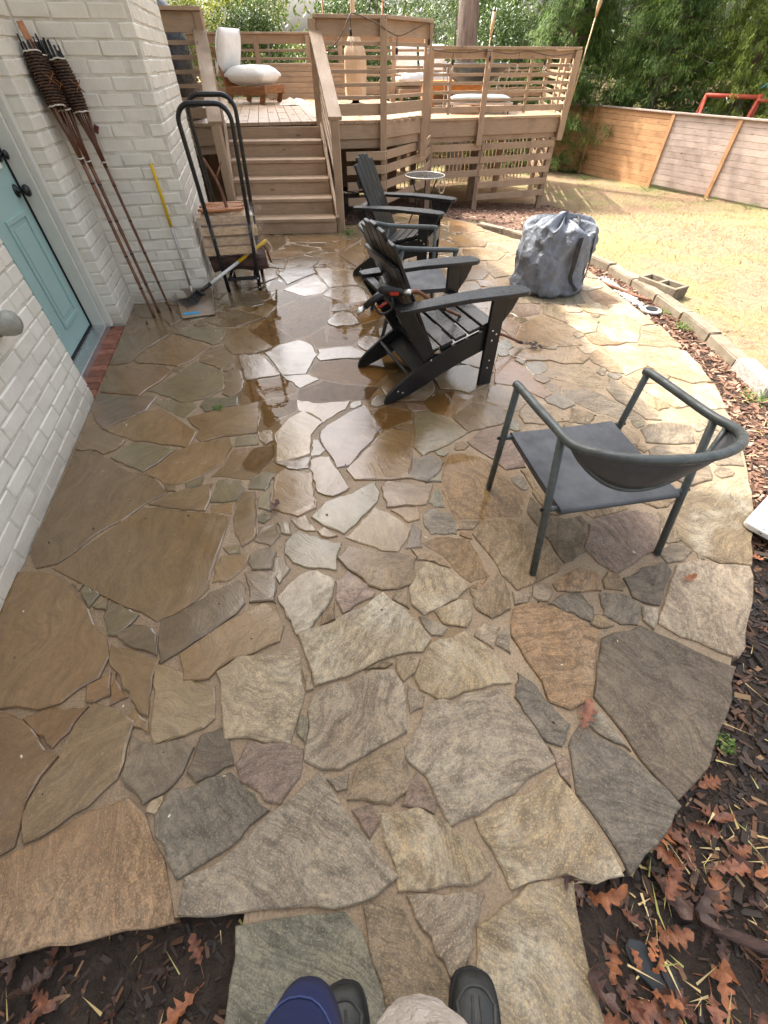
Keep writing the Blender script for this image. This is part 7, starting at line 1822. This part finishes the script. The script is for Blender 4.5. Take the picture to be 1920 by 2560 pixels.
# own axes = world axes about (.02, -.36); feet at x -.10 and .155
BV = [(.01, .05, .92), (.01, .04, 1.12), (.01, -.02, 1.34), (.01, -.05, 1.46), (.01, -.05, 1.56), (.01, -.04, 1.68),
      (-.075, .07, .84), (-.100, .11, .50), (-.100, .02, .12), (.070, .08, .84), (.025, .15, .52), (.165, .03, .12),
      (-.19, -.03, 1.38), (-.27, .02, 1.14), (-.12, .20, 1.36), (.21, -.03, 1.38), (.29, .02, 1.14), (.14, .20, 1.36)]
BE = [(0, 1), (1, 2), (2, 3), (3, 4), (4, 5), (0, 6), (6, 7), (7, 8), (0, 9), (9, 10), (10, 11), (2, 12), (12, 13), (13, 14), (2, 15), (15, 16), (16, 17)]
BR = [(.15, .11), (.14, .10), (.15, .10), .055, .075, .085, .085, .060, .045, .085, .062, .045, .055, .045, .030, .055, .045, .030]
skin_body("body", BV, BE, BR, SKIN, me_)
TV = [(.01, .05, .95), (-.075, .065, .84), (-.100, .10, .50), (-.102, .02, .11), (.085, .08, .84), (.018, .170, .54), (.085, .10, .30), (.165, .03, .11)]
skin_body("trousers", TV, [(0, 1), (1, 2), (2, 3), (0, 4), (4, 5), (5, 6), (6, 7)], [(.16, .12), .095, .075, .070, .100, .098, .078, .066], CREAM, me_)
tex = bpy.data.textures.new("creases", 'CLOUDS'); tex.noise_scale = .055; tex.noise_depth = 3
tro = [c for c in me_.children if c.name.startswith("trousers")][0]; tro.modifiers["sub"].levels = 4; tro.modifiers["sub"].render_levels = 4
dm = tro.modifiers.new("creases", 'DISPLACE'); dm.texture = tex; dm.strength = .022; dm.mid_level = .5
SV = [(.01, .05, .88), (.01, .04, 1.12), (.01, -.02, 1.34), (.01, -.05, 1.44), (-.20, -.03, 1.38), (-.275, .02, 1.15), (-.16, .14, 1.31), (.22, -.03, 1.38), (.295, .02, 1.15), (.18, .14, 1.31)]
skin_body("shirt", SV, [(0, 1), (1, 2), (2, 3), (2, 4), (4, 5), (5, 6), (2, 7), (7, 8), (8, 9)], [(.165, .120), (.160, .115), (.160, .105), .07, .07, .058, .050, .07, .058, .050], NAVY, me_)
# loose shirt front hanging forward over the left leg, with a stitched hem
m = MB(); vs = []; rows = 12; n = 28; hem = []; hem2 = []
for i in range(rows + 1):
    t = i / rows
    for k in range(n + 1):
        a = math.pi * k / n; w_ = .064 + .012 * t; dp = .195 * math.sin(a) * (1 - .30 * t)
        p = Vector((-.106 - w_ * (abs(math.cos(a)) ** .8) * (1 if a < math.pi / 2 else -1), .090 + dp + .006 * math.sin(a * 5 + t * 2) * math.sin(a) * t, .735 + .40 * t)); vs.append(p)
        if i == 0: hem.append(p.copy())
        if i == 2: hem2.append(p + Vector((0, .0015 if 2 < k < n - 2 else 0, 0)))
m.add(vs, [(i * (n + 1) + k, i * (n + 1) + k + 1, (i + 1) * (n + 1) + k + 1, (i + 1) * (n + 1) + k) for i in range(rows) for k in range(n)])
o = m.build("shirt_front", NAVY, me_, smooth=True); o.modifiers.new("thick", 'SOLIDIFY').thickness = .004
m = MB(); m.ring(hem2, .0011, 5); m.build("hem_stitch", NAVYST, o, smooth=True)
m = MB(); m.ring([(.01 + .088 * math.cos(a), -.06 + .10 * math.sin(a), 1.72) for a in [k * .4 for k in range(16)]], .05, 8, closed=True); m.lathe([(.02, 1.76), (.09, 1.74), (.10, 1.68), (.0005, 1.80)][::-1], (.01, -.06, 0), 16); m.build("hair", HAIR, me_, smooth=True)
def shoe(x, y, yaw, side_):
    M = Matrix.Translation((x, y, 0)) @ Matrix.Rotation(yaw, 4, 'Z')
    secs = [(.155, .014, .030), (.148, .036, .045), (.125, .047, .056), (.085, .052, .066), (.03, .050, .080), (-.02, .046, .100), (-.06, .044, .115), (-.11, .043, .115), (-.145, .034, .105), (-.155, .018, .09)]
    def loft(z0, sc_, top, name, mat, k0=0, k1=None, par=None, zmin=0.0):
        m = MB(); n = 14; vs = []; S_ = secs[k0:k1]
        for yy, w, h in S_:
            for k in range(n):
                a = 2 * math.pi * k / n; xx = w * sc_ * math.cos(a); e = math.sin(a); zz = z0 + (h * top - z0) * .5 * (1 + (abs(e) ** .7) * (1 if e > 0 else -1)); vs.append((xx, yy * (sc_ if name == "sole" else 1), max(zmin, zz)))
        N = len(S_); m.add(vs, [(i * n + k, i * n + (k + 1) % n, (i + 1) * n + (k + 1) % n, (i + 1) * n + k) for i in range(N - 1) for k in range(n)] + [tuple(range(n)), tuple(reversed(range((N - 1) * n, N * n)))])
        me = m.mesh(name); bm = bmesh.new(); bm.from_mesh(me); bmesh.ops.recalc_face_normals(bm, faces=bm.faces); bm.to_mesh(me); bm.free(); me.transform(M)
        o = link(name, me, mat, par or me_); me.shade_smooth(); s_ = o.modifiers.new("sub", 'SUBSURF'); s_.levels = 1; s_.render_levels = 2; return o
    sh = loft(.012, 1.0, 1.0, "shoe", SHOE)
    m = MB(); n = 28; pts = []
    prof = [(.160, .0), (.150, .036), (.12, .052), (.07, .057), (0, .052), (-.08, .048), (-.14, .040), (-.163, .0)]
    loop = chain([(w, y_, 0) for y_, w in prof], 3) + chain([(-w, y_, 0) for y_, w in reversed(prof)], 3)[1:-1]
    m.prism([(p.x, p.y) for p in loop], .001, .026); me = m.mesh("sole"); me.transform(M); link("sole", me, SOLE, sh)
    def surf(y_):
        for (a, b) in zip(secs, secs[1:]):
            if a[0] >= y_ >= b[0]: t = (a[0] - y_) / (a[0] - b[0]); return a[1] + (b[1] - a[1]) * t, a[2] + (b[2] - a[2]) * t
        return .03, .08
    def on(y_, u_, lift=.001): w, h = surf(y_); a = math.pi / 2 - u_ * 1.35; e = math.sin(a); return Vector((w * math.cos(a), y_, .012 + (h - .012) * .5 * (1 + abs(e) ** .7) + lift))
    def strip(pts, r_, name, mat, flat=.5): m = MB(); m.ring(chain([on(*p) for p in pts], 4), r_, 6, flat=flat); me = m.mesh(name); me.transform(M); o = link(name, me, mat, sh); me.shade_smooth()
    strip([(.10, -.85), (.128, -.4), (.134, 0), (.128, .4), (.10, .85)], .0034, "toe_seam", SHOED)
    for s in (-1, 1): strip([(.12, .12 * s), (.07, .16 * s), (.03, .18 * s), (-.01, .2 * s)], .0034, "vamp_seam", SHOED); strip([(.11, .75 * s), (.06, .55 * s), (.02, .45 * s), (-.03, .6 * s), (-.06, .9 * s)], .0044, "side_overlay", SHOED)
    for k in range(4): strip([(.030 - .022 * k, -.42), (.036 - .022 * k, 0), (.030 - .022 * k, .42)], .0042, "lace", SOLE, 1.0)
    strip([(.045, -.1), (.02, -.02), (-.04, 0), (-.06, .02)], .016, "tongue", SHOED, .35)
    return sh
shoe(.245 - .02 - .225 + .175, .065, R(-4), 1); shoe(-.095, .045, R(8), -1)
for nme, (x, y, z) in (("hand", (-.115, .225, 1.385)), ("hand", (.135, .225, 1.385))):
    V_ = [(x, y - .04, z), (x, y + .03, z + .01)]; E_ = [(0, 1)]; R_ = [(.03, .018), (.040, .016)]; sgn = 1 if x < 0 else -1
    for k in range(4):
        b_ = len(V_); fx_ = x + (k - 1.5) * .019; L = (.07, .08, .075, .06)[k]; V_ += [(fx_, y + .06, z + .012), (fx_ + sgn * .012, y + .06 + L * .45, z + .02), (fx_ + sgn * .03, y + .06 + L * .55, z + .005)]; E_ += [(1, b_), (b_, b_ + 1), (b_ + 1, b_ + 2)]; R_ += [.0095, .0085, .0075]
    b_ = len(V_); V_ += [(x + sgn * .04, y + .0, z + .02), (x + sgn * .06, y + .03, z + .03)]; E_ += [(0, b_), (b_, b_ + 1)]; R_ += [.011, .009]
    skin_body(nme, V_, E_, R_, SKIN, me_, sub=1)
